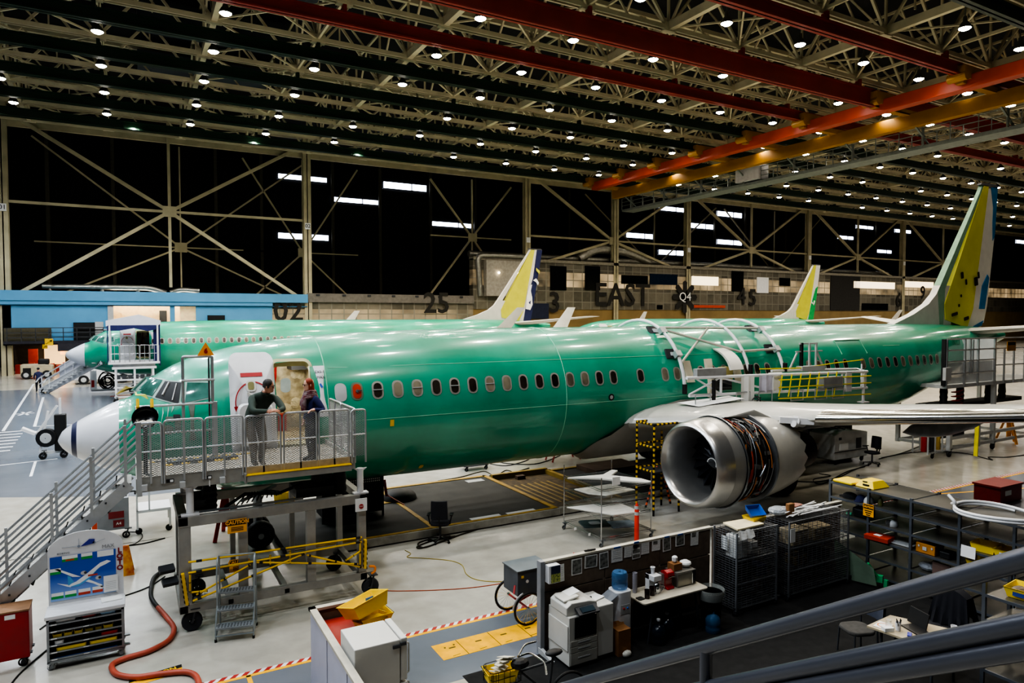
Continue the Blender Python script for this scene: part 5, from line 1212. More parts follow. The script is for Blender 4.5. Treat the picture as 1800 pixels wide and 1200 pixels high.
t.tube(spline([(wx-.1, wy-.06, zd0+1.34), (wx-.16, wy-.08, zd0+1.22), (wx-.17, wy-.09, zd0+1.1), (wx-.16, wy-.1, zd0+1.0)], 4), [.05]*4+[.055]*5+[.05]*4, 8).tube(spline([(wx-.09, wy+.03, zd0+1.34), (wx-.17, wy+.02, zd0+1.24), (wx-.18, wy+.0, zd0+1.14)], 4), .045, 8)
part('scarf', t, mat('patterned scarf', '5A1420', .95, scale=14, hex2='8A7A7A'), W1, 60)
# ---- far worker by the second aircraft
def far_person(nm, label, x, y, cols, rz=0):
    r = thing('person', label, 'person', (x, y, 0), rz)
    J = {'pelvis': ((0, 0, .95), .15), 'spine': ((0, 0, 1.15), .14), 'chest': ((0, 0, 1.36), .16), 'neck': ((0, .02, 1.52), .06), 'head': ((0, .03, 1.68), .1), 'lsh': ((-.2, 0, 1.42), .07), 'lel': ((-.26, .05, 1.15), .05), 'lwr': ((-.22, .2, 1.0), .035), 'rsh': ((.2, 0, 1.42), .07), 'rel': ((.27, .03, 1.15), .05), 'rwr': ((.26, .1, .92), .035), 'lhip': ((-.1, 0, .88), .11), 'lkn': ((-.12, .04, .48), .08), 'lan': ((-.13, -.02, .09), .055), 'ltoe': ((-.14, .16, .04), .04), 'rhip': ((.1, 0, .88), .11), 'rkn': ((.12, .02, .48), .08), 'ran': ((.13, .03, .09), .055), 'rtoe': ((.14, .2, .04), .04)}
    B = [('pelvis', 'spine', 0), ('spine', 'chest', 0), ('chest', 'neck', 0), ('neck', 'head', 2), ('chest', 'lsh', 0), ('lsh', 'lel', 0), ('lel', 'lwr', 0), ('chest', 'rsh', 0), ('rsh', 'rel', 0), ('rel', 'rwr', 0), ('pelvis', 'lhip', 1), ('lhip', 'lkn', 1), ('lkn', 'lan', 1), ('lan', 'ltoe', 1), ('pelvis', 'rhip', 1), ('rhip', 'rkn', 1), ('rkn', 'ran', 1), ('ran', 'rtoe', 1)]
    hand_bones(J, B, 'l', 'lwr', (.1, .5, -.6), (.3, .5, 0), 2); hand_bones(J, B, 'r', 'rwr', (0, .3, -.9), (-.3, .5, 0), 2)
    figure('body', '', J, B, None, r, cols); part('hair', MB().sph((0, .0, 1.74), .1, .11, .09), black, r, 60, True)
far_person('person', 'worker in dark navy clothes standing behind the distant white stairs', -4.6, 43.6, [navy, mat('dark trousers', '1A1C26', .9), skin1], .3)
# ================================================================ low platforms under the fuselage
LP = thing('low_platform', 'low black decked platform with yellow edges under the forward fuselage', 'platform', (9, .6, 0))
dk_ = mat('black deck', '22221F', .75, scale=1.5, hex2='33322E'); ye_ = mat('worn yellow edge', 'B08A2A', .6, scale=5, hex2='8A6C22'); sd_ = mat('chalky side board', 'A09C90', .7, scale=2, hex2='6F6C62')
t = MB(); t.mat(0).box(4.5, 11.9, -1.5, 2.9, .05, .22).mat(1).box(4.5, 11.9, -1.58, -1.48, .2, .235).box(8.2, 11.9, 2.8, 2.95, .2, .24).box(11.8, 11.95, -1.58, 2.95, .2, .24).box(8.1, 8.22, -1.5, 2.9, .2, .232)
t.mat(2).box(4.5, 12.0, -1.66, -1.58, .04, .22).mat(1).box(6.9, 8.0, 1.2, 2.6, .22, .24).mat(3).box(9.3, 10.2, -1.45, -1.28, .222, .226).box(10.4, 11.3, -1.45, -1.3, .222, .226).box(11.0, 11.6, 2.3, 2.6, .222, .226)
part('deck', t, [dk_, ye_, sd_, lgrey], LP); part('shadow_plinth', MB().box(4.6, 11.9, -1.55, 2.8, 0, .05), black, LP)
LQ = thing('low_platform', 'low platform with bare wooden pit beside the parts rack under the fuselage', 'platform', (14, .6, 0))
t = MB(); t.mat(0).box(12.02, 14.1, -1.5, 2.6, .04, .12).mat(1).box(14.1, 14.25, -1.58, 2.7, .04, .26).box(12.02, 14.2, 2.55, 2.7, .04, .3).mat(2).box(12.02, 14.2, -1.64, -1.5, .04, .22).mat(3).box(14.25, 19.5, -1.4, 2.4, .04, .22).mat(1).box(14.2, 16.3, 2.35, 2.5, .2, .26).mat(2).box(14.2, 19.5, -1.5, -1.4, .04, .2)
for k in range(6): t.mat(1).box(12.3+.25*k, 12.38+.25*k, -.8, 1.6, .12, .126)
part('deck', t, [mat('pit plywood', '5E4C30', .8, scale=6, hex2='3C3224'), mat('bright rim', '8A7030', .6), sd_, dk_], LQ)
part('floor_pad', MB().box(15.2, 17.2, 1.0, 2.2, .22, .4), mat('brown block', '4A3828', .8), LQ); part('brown_block', MB().box(12.8, 13.1, 2.2, 2.4, .12, .24), mat('brown block', '4A3828', .8), LQ)
tc_ = thing('test_rack', 'black perforated test rack under the forward fuselage', 'rack', (6.6, .6, .22))
t = MB(); t.mat(0).box(5.75, 7.4, .2, .9, .35, 1.45).mat(1)
for k in range(26): t.box(5.9+k*.055, 5.93+k*.055, .19, .2, 1.18, 1.21); t.box(5.9+k*.055, 5.93+k*.055, .19, .2, 1.24, 1.27)
t.mat(2)
for x in (5.75, 7.38): t.bar((x, .18, .22), (x, .18, 1.5), .05)
part('rack_body', t, [black, paper, dgrey], tc_)
part('red_tag', MB().bar((7.45, .1, .8), (7.9, -.1, .5), .08, .02).bar((7.42, .15, 1.2), (7.46, .1, .75), .06), red, tc_)
t = MB(); P = []
for i in range(7):
    a = i/6; P.append([(8.3+.55*a2x, 1.5+.3*sin(0), 0) for a2x in (0,)] if False else [(8.35+.5*sin(pi*i/6)*cos(2*pi*k/16), 1.5+.4*sin(pi*i/6)*sin(2*pi*k/16), .245+.32*(1-i/6)**.6*(1 if i < 6 else 0)) for k in range(17)])
P = [[(8.35+.52*q*cos(2*pi*k/16), 1.5+.42*q*sin(2*pi*k/16), .24+.3*sqrt(max(0, 1-q*q))) for k in range(17)] for q in (.02, .35, .6, .8, .92, 1.)]
solo('kneeling_cushion', MB().grid(P), black, 'black rounded cushion lying on the yellow patch of the low platform', 'cushion', smooth=60)
def office_chair(label, x, y, rz):
    r = thing('office_chair', label, 'chair', (x, y, 0), rz, 'black swivel chairs on the floor')
    part('seat', MB().prism(rrect(.48, .46, .14, 4), (0, 0, .44), (1, 0, 0), (0, 1, 0), (0, 0, .08)), fabric_dk, r, None, True, bevel=.03)
    rows = [[(.21*u*(1-.25*(z-.6)**2), .2+.05*u*u*-1+.08*(z-.6), z) for u in (-1, -.5, 0, .5, 1)] for z in (.62, .7, .85, 1.0, 1.08)]
    t = MB(); t.grid(rows); t.grid([[(a, b+.06, c) for a, b, c in q] for q in rows]); n = 5
    e = [p for p in rows[0]]+[q[-1] for q in rows[1:]]+rows[-1][-2::-1]+[q[0] for q in rows[-2:0:-1]]
    m_ = len(e); t.add(e+[(a, b+.06, c) for a, b, c in e], [(i, (i+1) % m_, m_+(i+1) % m_, m_+i) for i in range(m_)])
    part('backrest', t, fabric_dk, r, 50, True)
    part('back_stem', MB().bar((0, .22, .46), (0, .27, .7), .06, .02), bplast, r, None, True)
    for s in (-1, 1): part('armrest', MB().tube(bend([(s*.25, .05, .46), (s*.29, .05, .66), (s*.29, -.12, .68)], .05), .018, 6).cbox((s*.29, -.02, .69), .07, .24, .03), bplast, r, 40, True)
    part('gas_column', MB().cyl((0, 0, .12), (0, 0, .44), .03), dgrey, r, 40, True)
    t = MB()
    for k in range(5):
        a = 2*pi*k/5; t.bar((0, 0, .12), (.29*cos(a), .29*sin(a), .08), .045, .03)
    b = part('star_base', t, bplast, r, None, True)
    for k in range(5): a = 2*pi*k/5; part('castor', MB().lathe([(.01, -.025), (.03, -.02), (.03, .02), (.01, .025)], (.29*cos(a), .29*sin(a), .03), (-sin(a), cos(a), 0), 10).bar((.29*cos(a), .29*sin(a), .04), (.29*cos(a), .29*sin(a), .09), .02), black, b, 40, True)
    return r
office_chair('black swivel office chair in front of the low platform', 8.15, -2.0, R(150)); office_chair('black swivel office chair beside the white equipment box', 26.0, -1.9, R(-100))
# ---- dollies, red ladder beyond the fuselage
for (u, v, lb) in ((832, 818, 'small dark wheeled dolly beyond the fuselage belly'),):
    p = at(u, v+6, z=0); r = thing('floor_dolly', lb, 'dolly', (p.x, p.y, 0)); part('dolly_tray', MB().box(p.x-.5, p.x+.5, p.y-.3, p.y+.3, .16, .42), navy, r, bevel=.02)
    for a in (-.4, .4): t = MB(); caster(t, p.x+a, p.y-.25, .07, .05, 0, 0, 1); part('caster', t, [dgrey, black], r, 40)
p = at(975, 812, z=0); r = thing('folding_ladder', 'red fibreglass folding ladder standing beyond the fuselage', 'ladder', (p.x, p.y, 0))
for k_, dx in (('ladder_section', 0), ('ladder_section', 1.1)):
    t = MB(); s_ = 1 if dx == 0 else -1
    t.mat(0).bar((p.x+dx-.1*s_, p.y, 0), (p.x+.45+.05*s_, p.y, 2.0), .07, .03).bar((p.x+dx-.1*s_, p.y+.5, 0), (p.x+.45+.05*s_, p.y+.4, 2.0), .07, .03); t.mat(1)
    for i in range(6): f = (i+.7)/6.5; t.bar((p.x+dx-.1*s_+(.55-dx)*f, p.y, 2*f), (p.x+dx-.1*s_+(.55-dx)*f, p.y+.48, 2*f), .06, .03)
    part(k_, t, [mat('ladder red', 'B03A30', .5), alu], r)
# ---- wire rack with white panels
RK = thing('parts_rack', 'chrome wire rack on wheels holding curved white panels', 'rack', (12.2, -3.5, 0))
for x, y in ((11.42, -2.7), (11.42, -4.35), (13.0, -4.35), (13.0, -2.7)): part('rack_post', MB().cyl((x, y, .1), (x, y, 1.72), .014, 8), chrome, RK, 40)
for z in (.22, .72, 1.05, 1.42):
    t = MB(); xa, xb, ya, yb = 11.42, 13.0, -4.35, -2.7
    for a, b in (((xa, ya), (xb, ya)), ((xa, yb), (xb, yb)), ((xa, ya), (xa, yb)), ((xb, ya), (xb, yb))): t.tube([(*a, z), (*b, z)], .008, 5); t.tube([(*a, z-.04), (*b, z-.04)], .006, 5)
    for k in range(1, 40): t.bar((xa+k*.04, ya, z), (xa+k*.04, yb, z), .005)
    o = part('wire_shelf', t, chrome, RK)
for x, y in ((11.42, -2.7), (11.42, -4.35), (13.0, -4.35), (13.0, -2.7)): t = MB(); caster(t, x, y, .05, .03, 0, 0, 1); part('caster', t, [steel, black], RK, 40)
solo('forked_fairing', MB().prism([(0, 0), (1.0, .1), (1.35, .42), (1.5, .36), (1.2, .02), (1.9, -.3), (2.1, -.55), (1.95, -.6), (1.4, -.4), (.8, -.15)], (11.25, -3.1, 1.45), (.95, -.32, 0), (.32, .95, .12), (0, 0, .05)), fwhite, 'curved white forked panel lying on the top rack shelf', 'panel', 'white panels on the wire rack', bevel=.01)
solo('flat_fairing', MB().prism([(0, 0), (1.5, .1), (1.7, -.9), (.9, -.95)], (11.1, -3.3, .76), (.95, -.2, 0), (.2, .95, .02), (0, 0, .03)), fwhite, 'flat white panel with a slot on the middle rack shelf', 'panel', 'white panels on the wire rack', bevel=.008)
t = MB(); t.prism([(0, 0), (1.2, .2), (1.6, -.5), (.6, -.8), (.2, -.5)], (11.6, -2.9, 1.07), (.95, -.2, 0), (.2, .95, .02), (0, 0, .04))
solo('wrapped_fairing', t, mat('plastic wrapped panel', 'C9C8C0', .25, scale=6, bump=.6), 'plastic wrapped panel on the second rack shelf', 'panel', bevel=.02)
t = MB(); t.mat(0).prism(rrect(.75, .6, .08, 3), (11.95, -3.35, .23), (.95, -.3, 0), (.3, .95, 0), (0, 0, .03)).mat(1).prism(rrect(.3, .26, .06, 3), (11.95, -3.35, .262), (.95, -.3, 0), (.3, .95, 0), (0, 0, .004))
solo('framed_window_plate', t, [mat('dark panel frame', '3A4A4C', .4), lgrey], 'dark framed panel on the bottom rack shelf', 'panel', bevel=.005)
solo('document_tray', MB().prism(rrect(.7, .5, .04, 2), (12.55, -3.75, .23), (.95, -.3, 0), (.3, .95, 0), (0, 0, .04)), mat('blue grey papers', '8FA0B4', .6, scale=9), 'stack of blue grey documents on the bottom rack shelf', 'papers')
p = at(1083, 845, y=-4.36); o = part('notice', MB().box(p.x-.12, p.x+.12, -4.37, -4.36, p.z-.1, p.z+.1), paper, RK)
for u, v in ((1011, 929), (1036, 939)): p = at(u, v, y=-4.36); part('shelf_tag', MB().box(p.x-.03, p.x+.03, -4.37, -4.36, p.z-.03, p.z+.03), paper, RK)
r = thing('safety_bollard', 'orange red plastic bollard with two reflective bands behind the partition', 'bollard', (12.2, -4.6, 0))
part('bollard_body', MB().lathe([(.16, 0), (.16, .04), (.06, .06), (.055, 1.0), (.03, 1.06), (.02, 1.1)], (12.2, -4.75, 0), (0, 0, 1), 18), mat('bollard red', 'E2402C', .45), r, 40)
for z in (.8, .95): part('reflective_band', MB().lathe([(.0585, z), (.0585, z+.08)], (12.2, -4.75, 0), (0, 0, 1), 18), lgrey, r, 40)
# ---- yellow and black work step
YB = thing('padded_step_frame', 'tall narrow step frame wrapped in black and yellow padding beside the engine', 'step frame', (14.8, -2.5, 0))
def dashed(mb, p, q, r=.032):
    p, q = V(p), V(q); n = max(2, int((q-p).length/.075))
    for k in range(n): mb.mat(k % 2).tube([p+(q-p)*(k/n), p+(q-p)*((k+1)/n)], r, 6)
xs_ = [(14.3, -2.2), (14.3, -2.95), (15.25, -2.2), (15.25, -2.95)]
for k, (x, y) in enumerate(xs_): t = MB(); dashed(t, (x, y, .1), (x, y, 2.62)); t.mat(0).cyl((x, y, 0), (x, y, .12), .03); part('padded_post', t, [black, yellow], YB, 40)
for z in (2.6, 1.95, 1.25):
    t = MB(); dashed(t, (14.3, -2.2, z), (15.25, -2.2, z)); dashed(t, (14.3, -2.95, z), (14.3, -2.2, z)); dashed(t, (15.25, -2.95, z), (15.25, -2.2, z))
    if z > 1.5: dashed(t, (14.3, -2.95, z), (15.25, -2.95, z))
    part('padded_rail', t, [black, yellow], YB, 40)
t = MB(); dashed(t, (14.3, -2.6, .15), (14.9, -2.4, 1.25)); dashed(t, (15.25, -2.6, .15), (14.9, -2.6, 1.3)); part('padded_brace', t, [black, mat('orange pad', 'D8643A', .6)], YB, 40)
part('step_plate', MB().box(14.3, 15.25, -2.95, -2.2, 1.2, 1.24), dgrey, YB)
# ---- wing work stand and arches on the fuselage
AR = thing('fuselage_arch_frame', 'white tubular arch frame straddling the fuselage above the wing', 'frame', (18.5, -2, 3.3))
def archpts(x, zb, sgn=1, rr=.32): 
    zc, h, hw = fus(15); out = []
    for k in range(25):
        a = R(-8+196*k/24); out.append((x, -(hw+rr)*cos(a), zc+(h+rr*.65)*sin(a)))
    out = [(x, -(hw+rr), zb)]+[p for p in out if p[2] > zb+.05 or p[1] > 0]
    return [p for p in out if not (p[1] > 1.2 and p[2] < 4.2)]
for x, zb in ((16.15, 3.35), (19.0, 3.85), (20.65, 3.85)):
    t = MB(); t.tube(archpts(x, zb), .055, 8); o = part('arch_tube', t, white, AR, 50)
    part('rubber_sleeve', MB().cyl((x, -2.2, zb-.05), (x, -2.2, zb+.25), .075), black, o, 40)
def apt(x, z, off=.32):
    zc, h, hw = fus(15); s = (z-zc)/(h+off*.65); return V((x, -(hw+off)*sqrt(max(0, 1-s*s)), z))
t = MB()
for a, b in ((apt(16.15, 5.3), apt(20.65, 5.25)), (apt(16.15, 5.28), apt(18.9, 4.5)), (apt(16.2, 4.25), apt(18.3, 5.3)), (apt(18.9, 4.52), apt(20.65, 4.55))): t.tube([a, b], .04, 7)
part('brace_tube', t, mat('dull white tube', 'BDB9AE', .45), AR, 40)
for x, z in ((16.15, 5.2), (16.15, 4.5), (20.65, 5.2), (20.65, 4.55)):
    p = apt(x, z); t = MB(); t.mat(0).cbox(p, .22, .16, .2, rx=R(-40)); q = psurf(x, z-.02, .04); t.mat(1).cbox(q, .42, .3, .06, rx=R(50 if z > 5 else 70)); t.mat(2).bar(p, q, .1)
    part('support_pad', t, [alu, dgrey, lgrey], AR)
WS = thing('wing_guard_platform', 'white railed platform with yellow netting standing on the inner wing', 'platform', (20, -2.6, 2.9))
t = MB(); yw = -2.75
t.tube([(15.7, yw, 3.85), (24.3, yw, 3.7)], .05, 8).tube([(15.8, yw, 3.32), (24.3, yw, 3.12)], .045, 8)
for x in (17.1, 19.4, 22.9, 24.2): t.tube([(x, yw, 3.3-.02*(x-16)), (x, yw, 3.85-.0175*(x-15.7))], .04, 7)
t.tube([(15.8, yw, 3.35), (17.1, yw, 3.82)], .03, 6).tube([(16.1, yw, 3.8), (17.1, yw, 3.3)], .03, 6).tube([(17.1, yw, 3.8), (19.4, yw, 3.28)], .035, 6).tube([(24.3, yw, 3.7), (24.5, -2.2, 3.75), (20, -2.2, 3.85)], .045, 7)
t.tube([(24.1, yw, 2.62), (24.1, yw, 3.75)], .05, 8).cbox((24.1, yw, 2.62), .35, .25, .04).box(23.05, 23.35, yw-.06, yw+.02, 3.05, 3.75).tube([(24.35, -2.5, 3.15), (24.35, -2.5, 3.95)], .03)
part('rail_frame', t, white, WS, 40)
for x in (16.3, 18.0, 19.0, 20.5, 21.7, 22.6):
    z = 3.3-.02*(x-16); t = MB(); t.tube([(x-.3, yw-.06, z-.3), (x-.3, yw-.06, z+.05), (x+.3, yw-.06, z+.05), (x+.3, yw-.06, z-.3)], .022, 6, close=True); part('hook_frame', t, alu, WS)
t = MB(); yn = yw-.08
for k in range(7): x = 19.75+k*.46; t.tube([(x, yn, 3.78), (x-.05, yn+.02, 3.4), (x-.12, yn+.03, 2.98-.03*k+.1)], .022, 5)
for z0, z1 in ((3.62, 3.55), (3.38, 3.3), (3.02, 2.9)): t.tube([(19.6, yn, z0), (24.4, yn, z1)], .022, 5)
t.tube([(19.3, -2.3, 3.95), (21.5, -2.25, 3.9), (23.2, -2.3, 4.02), (24.4, -2.5, 4.1)], .02, 5)
part('safety_net', t, mat('yellow webbing', 'E0D01E', .7), WS)
sbg = mat('stand box grey', '8F8F8F', .5); part('stand_box', MB().box(16.1, 17.3, yw-.02, yw+.15, 3.85, 4.1), sbg, WS); part('stand_box', MB().box(21.8, 22.8, yw-.1, yw+.2, 3.25, 3.6), sbg, WS); part('rubber_sleeve', MB().cyl((16.75, yw-.05, 3.05), (16.75, yw-.05, 3.75), .06), black, WS, 40); part('white_board', MB().box(19.3, 19.9, yw+.05, yw+.1, 3.2, 3.85), paper, WS); part('white_board', MB().box(23.6, 23.8, -2.5, -2.45, 3.2, 3.7), paper, WS)
t = MB(); t.mat(0).bar((21.6, -2.1, 3.85), (21.6, -2.1, 4.75), .09).mat(1)
for x in (21.95, 22.3): t.bar((x, -2.15, 3.85), (x, -2.15, 4.75), .06)
t.bar((21.5, -2.1, 4.72), (22.35, -2.15, 4.72), .05).bar((21.0, -2.1, 3.85), (21.4, -2.1, 4.45), .05).bar((22.4, -2.1, 4.45), (22.8, -2.1, 3.85), .05).bar((21.3, -2.1, 4.45), (22.7, -2.1, 4.45), .04).box(21.4, 22.6, -2.3, -2.05, 3.8, 3.95)
part('hoist_frame', t, [black, lgrey], WS)
# overwing exit hatch swung up, and panels around it
HX = thing('overwing_exit_hatch', 'opened overwing exit hatch tilted up above the wing root', 'hatch', (18.0, -2.1, 4))
P = []
for k in range(9):
    a = R(20+75*k/8); P.append([(18.0+dx-.04*k, -2.02-.5*sin(a)*.2-.35*cos(a)+.55*(k/8), 3.98+.92*sin(a*.9)) for dx in (-.3, .3)])
P = [[(17.75+w*.55+.035*k, -2.55+.07*k+(.02*k*k*.4), 4.0+.125*k-.006*k*k) for w in (0, 1)] for k in range(9)]
t = MB(); t.mat(0).grid(P).grid([[(x+.05, y+.12, z-.03) for x, y, z in q] for q in P])
e = [q[0] for q in P]+[q[1] for q in P[::-1]]; m_ = len(e); t.add(e+[(x+.05, y+.12, z-.03) for x, y, z in e], [(i, (i+1) % m_, m_+(i+1) % m_, m_+i) for i in range(m_)])
part('hatch_skin', t, fwhite, HX, 50)
part('hinge_box', MB().box(17.85, 18.25, -2.15, -1.9, 3.65, 4.05), mat('yellowish primer', 'B8A868', .5), HX); part('exit_opening', MB().box(17.7, 18.35, -2.02, -1.86, 3.3, 4.0), glassdk, HX)
for x, w_, z0, z1, lb in ((16.5, .3, 3.6, 4.25, 'leftmost narrow cream panel taped over the fuselage near the wing root'), (17.4, .36, 3.1, 4.28, 'tall cream panel taped left of the overwing hatch'), (18.6, .34, 3.5, 4.3, 'cream panel taped right of the overwing hatch'), ):
    t = MB(); patch(t, [(x, z0), (x, z1), (x+w_, z1), (x+w_+.05, z0)], .06); t.v += [(a, b+.02, c) for a, b, c in t.v]; 
    solo('taped_cover', t, mat('cream cover panel', 'CFC7B2', .6, var=.04), lb, 'panel')
t = MB(); t.tube(bend([(18.1, yw+.1, 3.3), (18.3, yw, 2.95), (18.6, yw-.1, 3.2), (18.9, yw, 2.9), (18.7, yw+.1, 3.15)], .15), .02, 5).tube(spline([(18.0, yw, 3.25), (17.9, yw-.05, 2.92), (18.3, yw-.1, 2.88), (18.8, yw-.05, 3.1)], 5), .02, 5); solo('cable_loops', t, dgrey, 'grey cable loops hanging from the wing platform rail', 'cable')
for x, lb in ((17.9, 'white cloth hung on the wing platform below the hatch'), (18.7, 'pale lilac sheet hung on the wing platform')):
    t = MB(); t.grid([[(x+.6*u, yw-.06+.03*sin(u*9), z) for u in (0, .25, .5, .75, 1)] for z in (3.8, 3.5, 3.25 if x > 18 else 3.0)]); solo('hung_sheet', t, paper if x < 18.5 else mat('lilac sheet', 'C2C0D0', .8), lb, 'sheet')

# ================================================================ tail dock and equipment under the wing
TD = thing('tail_dock', 'grey railed tail dock beside the rear fuselage with sheet sides and a caution sign', 'work stand', (33, -1.2, 0))
x0, x1, y0, y1, zb, zt = 29.6, 33.3, -2.6, .2, 2.95, 4.75
t = MB(); t.box(x0, 38, y0, -.9, 2.78, 2.92); part('deck', t, lgrey, TD)
t = MB()
for x in (29.6, 30.9, 31.9, 33.2): t.bar((x, y0, 2.8), (x, y0, zt), .07)
for z in (zt, 4.3, 3.85, 3.35): t.tube([(x0, y0, z), (x1, y0, z)], .035, 6)
t.bar((31.3, y0, 3.3), (31.3, y0, 4.75), .06).bar((31.5, y0, 3.3), (31.5, y0, 4.7), .06)
for x in (33.9, 34.6, 35.4, 36.4, 37.5): t.bar((x, y0-.3*(x-33.3)*.2, 2.8), (x, y0-.3*(x-33.3)*.2, zt if x > 36 else 4.3), .06)
for z in (zt, 4.3, 3.6): t.tube([(x1, y0, z), (37.8, y0-.3, z)], .03, 6)
part('guard_rail', t, alu, TD)
t = MB(); t.box(29.7, 33.2, y0+.06, y0+.08, 2.95, 3.8).box(33.3, 33.34, y0, -1.2, 2.9, 4.7); part('side_sheet', t, mat('translucent side sheet', 'D0D2D4', .25, alpha=.6, var=.05), TD)
part('black_edge', MB().box(29.5, 29.62, y0, y0+.15, 2.9, 4.75), black, TD)
t = MB()
for x in (30.0, 31.2): t.lathe([(.13, 2.1), (.15, 2.2), (.13, 2.3), (.15, 2.4), (.13, 2.5), (.15, 2.6), (.13, 2.78)], (x, y0+.3, 0), (0, 0, 1), 12)
for x in (33.4, 34.5): t.lathe([(.13, 2.1), (.15, 2.2), (.13, 2.3), (.15, 2.4), (.13, 2.6), (.13, 2.78)], (x, y0+.3, 0), (0, 0, 1), 12)
t.box(29.8, 36, y0+.2, y0+.9, 1.95, 2.1); part('lift_bellows', t, black, TD, 40)
part('red_coil', MB().tube([(30.6+.3*cos(a), y0+.1+.15*sin(a), 2.0+a*.028) for a in [i*.5 for i in range(50)]], .025, 5), mat('red coil', '8A1E24', .5), TD)
p = at(1776, 608, y=y0-.25); t = MB(); t.mat(0).box(p.x-.35, p.x+.35, y0-.3, y0-.28, p.z-.2, p.z+.2).mat(1).box(p.x-.3, p.x+.3, y0-.304, y0-.3, p.z+.04, p.z+.17); part('caution_sign', t, [mat('dim amber', 'B8801C', .5), black], TD)
t = MB()
for x in (30.1, 32.2, 33.4, 36.5): t.bar((x, y0+.1, .25), (x, y0+.1, 2.8 if x > 33 else 1.95), .16)
for z in (.35, .75): t.bar((30, y0+.1, z), (36.5, y0+.1, z), .12)
t.bar((30.0, y0+2.2, .4), (36.5, y0+2.2, .4), .12)
for x in (30.1, 33.4, 36.5): t.bar((x, y0+.1, .4), (x, y0+2.2, .4), .12); t.bar((x, y0+2.2, .3), (x, y0+2.2, 2.8), .14)
part('base_frame', t, lgrey, TD)
for x in (30.1, 33.4, 36.5): t = MB(); caster(t, x, y0+.1, .13, .09, 0, 0, 1); part('caster', t, [dgrey, black], TD, 40)
p = at(1662, 657, y=y0); part('junction_box', MB().box(p.x-.2, p.x+.2, y0-.12, y0, p.z-.25, p.z+.25), lgrey, TD)
t = MB(); t.box(30.6, 32.6, -1.8, -.8, .55, 1.95); solo('dark_bin', t, mat('blue black crate', '1E222B', .5), 'large blue black crate standing inside the tail dock frame', 'crate', bevel=.04)
JK = thing('tripod_jack', 'yellow tripod jack standing under the wing at the right', 'jack', (35.4, -2.0, 0))
t = MB()
for a in (0, 120, 240): t.bar((35.4, -2.2, 1.5), (35.4+.5*cos(R(a)), -2.2+.5*sin(R(a)), .05), .08)
t.cyl((35.4, -2.2, .2), (35.4, -2.2, 1.7), .09).tube([(34.6, -2.6, 1.5), (35.4, -2.2, 1.2), (36.4, -2.7, 1.55)], .04, 6); part('jack_frame', t, mat('jack orange', 'E09018', .5), JK, 40)
EB = thing('equipment_box', 'white rolling equipment box with sloped control top by the engine exhaust', 'cabinet', (25.4, -.9, 0))
t = MB(); t.prism([(0, .2), (2.0, .2), (2.0, 1.15), (.5, 1.3), (0, 1.15)], (24.6, -1.3, 0), (1, 0, 0), (0, 0, 1), (0, 1.1, 0)); part('box_body', t, mat('box white', 'BDBDBB', .45), EB, bevel=.02)
part('label_plate', MB().box(24.9, 25.4, -1.32, -1.3, .55, .8), paper, EB); part('dark_plate', MB().box(24.85, 25.0, -1.315, -1.3, .95, 1.05), dgrey, EB); part('vent_plate', MB().box(25.9, 26.2, -1.32, -1.3, .55, .95), dgrey, EB); part('black_band', MB().box(24.6, 26.6, -1.31, -1.3, .48, .51), dgrey, EB)
t = MB()
for k in range(12): t.cbox((24.8+.15*k, -.9+.2*(k % 3), 1.3-.06*max(0, k-3)*.3), .08, .08, .06)
part('control_knobs', t, bplast, EB)
for x, y in ((24.8, -1.2), (26.4, -1.2)): t = MB(); caster(t, x, y, .09, .06, 0, 0, 1); part('caster', t, [dgrey, black], EB, 40)
LT = thing('warning_light', 'red glowing warning light behind the equipment box', 'light', (26.2, .9, 1.3)); part('lens', MB().sph((26.2, .9, 1.75), .09), mat('red lens', 'FF2020', .3, emit=12, emitc='FF1818'), LT, 60); part('mast', MB().cyl((26.2, .9, 1.2), (26.2, .9, 1.7), .03), dgrey, LT)
GP = thing('ground_power_rig', 'dark ground equipment rig with yellow frame behind the engine', 'machine', (25.0, 1.2, 0))
t = MB(); t.mat(0).box(22.6, 24.8, -.3, 1.2, .2, .75).box(25.2, 28, .3, 1.8, .1, 1.2).mat(1).box(22.5, 24.4, -.4, -.3, .25, .6).bar((22.6, -.35, .6), (24.6, -.35, .85), .12).bar((25.0, .2, 1.2), (26.9, .2, 1.9), .06).mat(2)
for k in range(14): t.bar((25.4+.15*k, .25, 1.25), (25.9+.15*k, .3, 1.75), .03)
t.mat(3).box(23, 23.6, -.2, .4, .75, .95)
part('rig_body', t, [black, mat('rig yellow', '9A7A22', .6), lgrey, mat('rig brown', '4A3424', .7)], GP)
BC = thing('bottle_cart', 'small grey tube cart with red and yellow bottles under the wing', 'cart', (29.6, -2.2, 0))
t = MB()
for x in (28.8, 29.3, 29.8, 30.2): t.tube(bend([(x, -2.4, .2), (x, -2.4, 1.25), (x, -1.8, 1.25), (x, -1.8, .2)], .1), .035, 6)
t.bar((28.8, -2.4, .25), (30.2, -2.4, .25), .05).bar((28.8, -1.8, .25), (30.2, -1.8, .25), .05).bar((28.8, -2.4, 1.2), (30.2, -2.4, 1.2), .04); part('cart_frame', t, lgrey, BC, 40)
for x, m_, nm in ((29.05, red, 'red_bottle'), (29.55, dgrey, 'grey_bottle'), (30.0, yellow, 'yellow_bottle')): part(nm, MB().lathe([(.1, .25), (.11, .3), (.11, .95), (.05, 1.1), (.04, 1.2)], (x, -2.1, 0), (0, 0, 1), 12), m_, BC, 40)
t = MB(); caster(t, 29.2, -2.35, .09, .05, 0, 0, 1); part('caster', t, [dgrey, black], BC, 40)
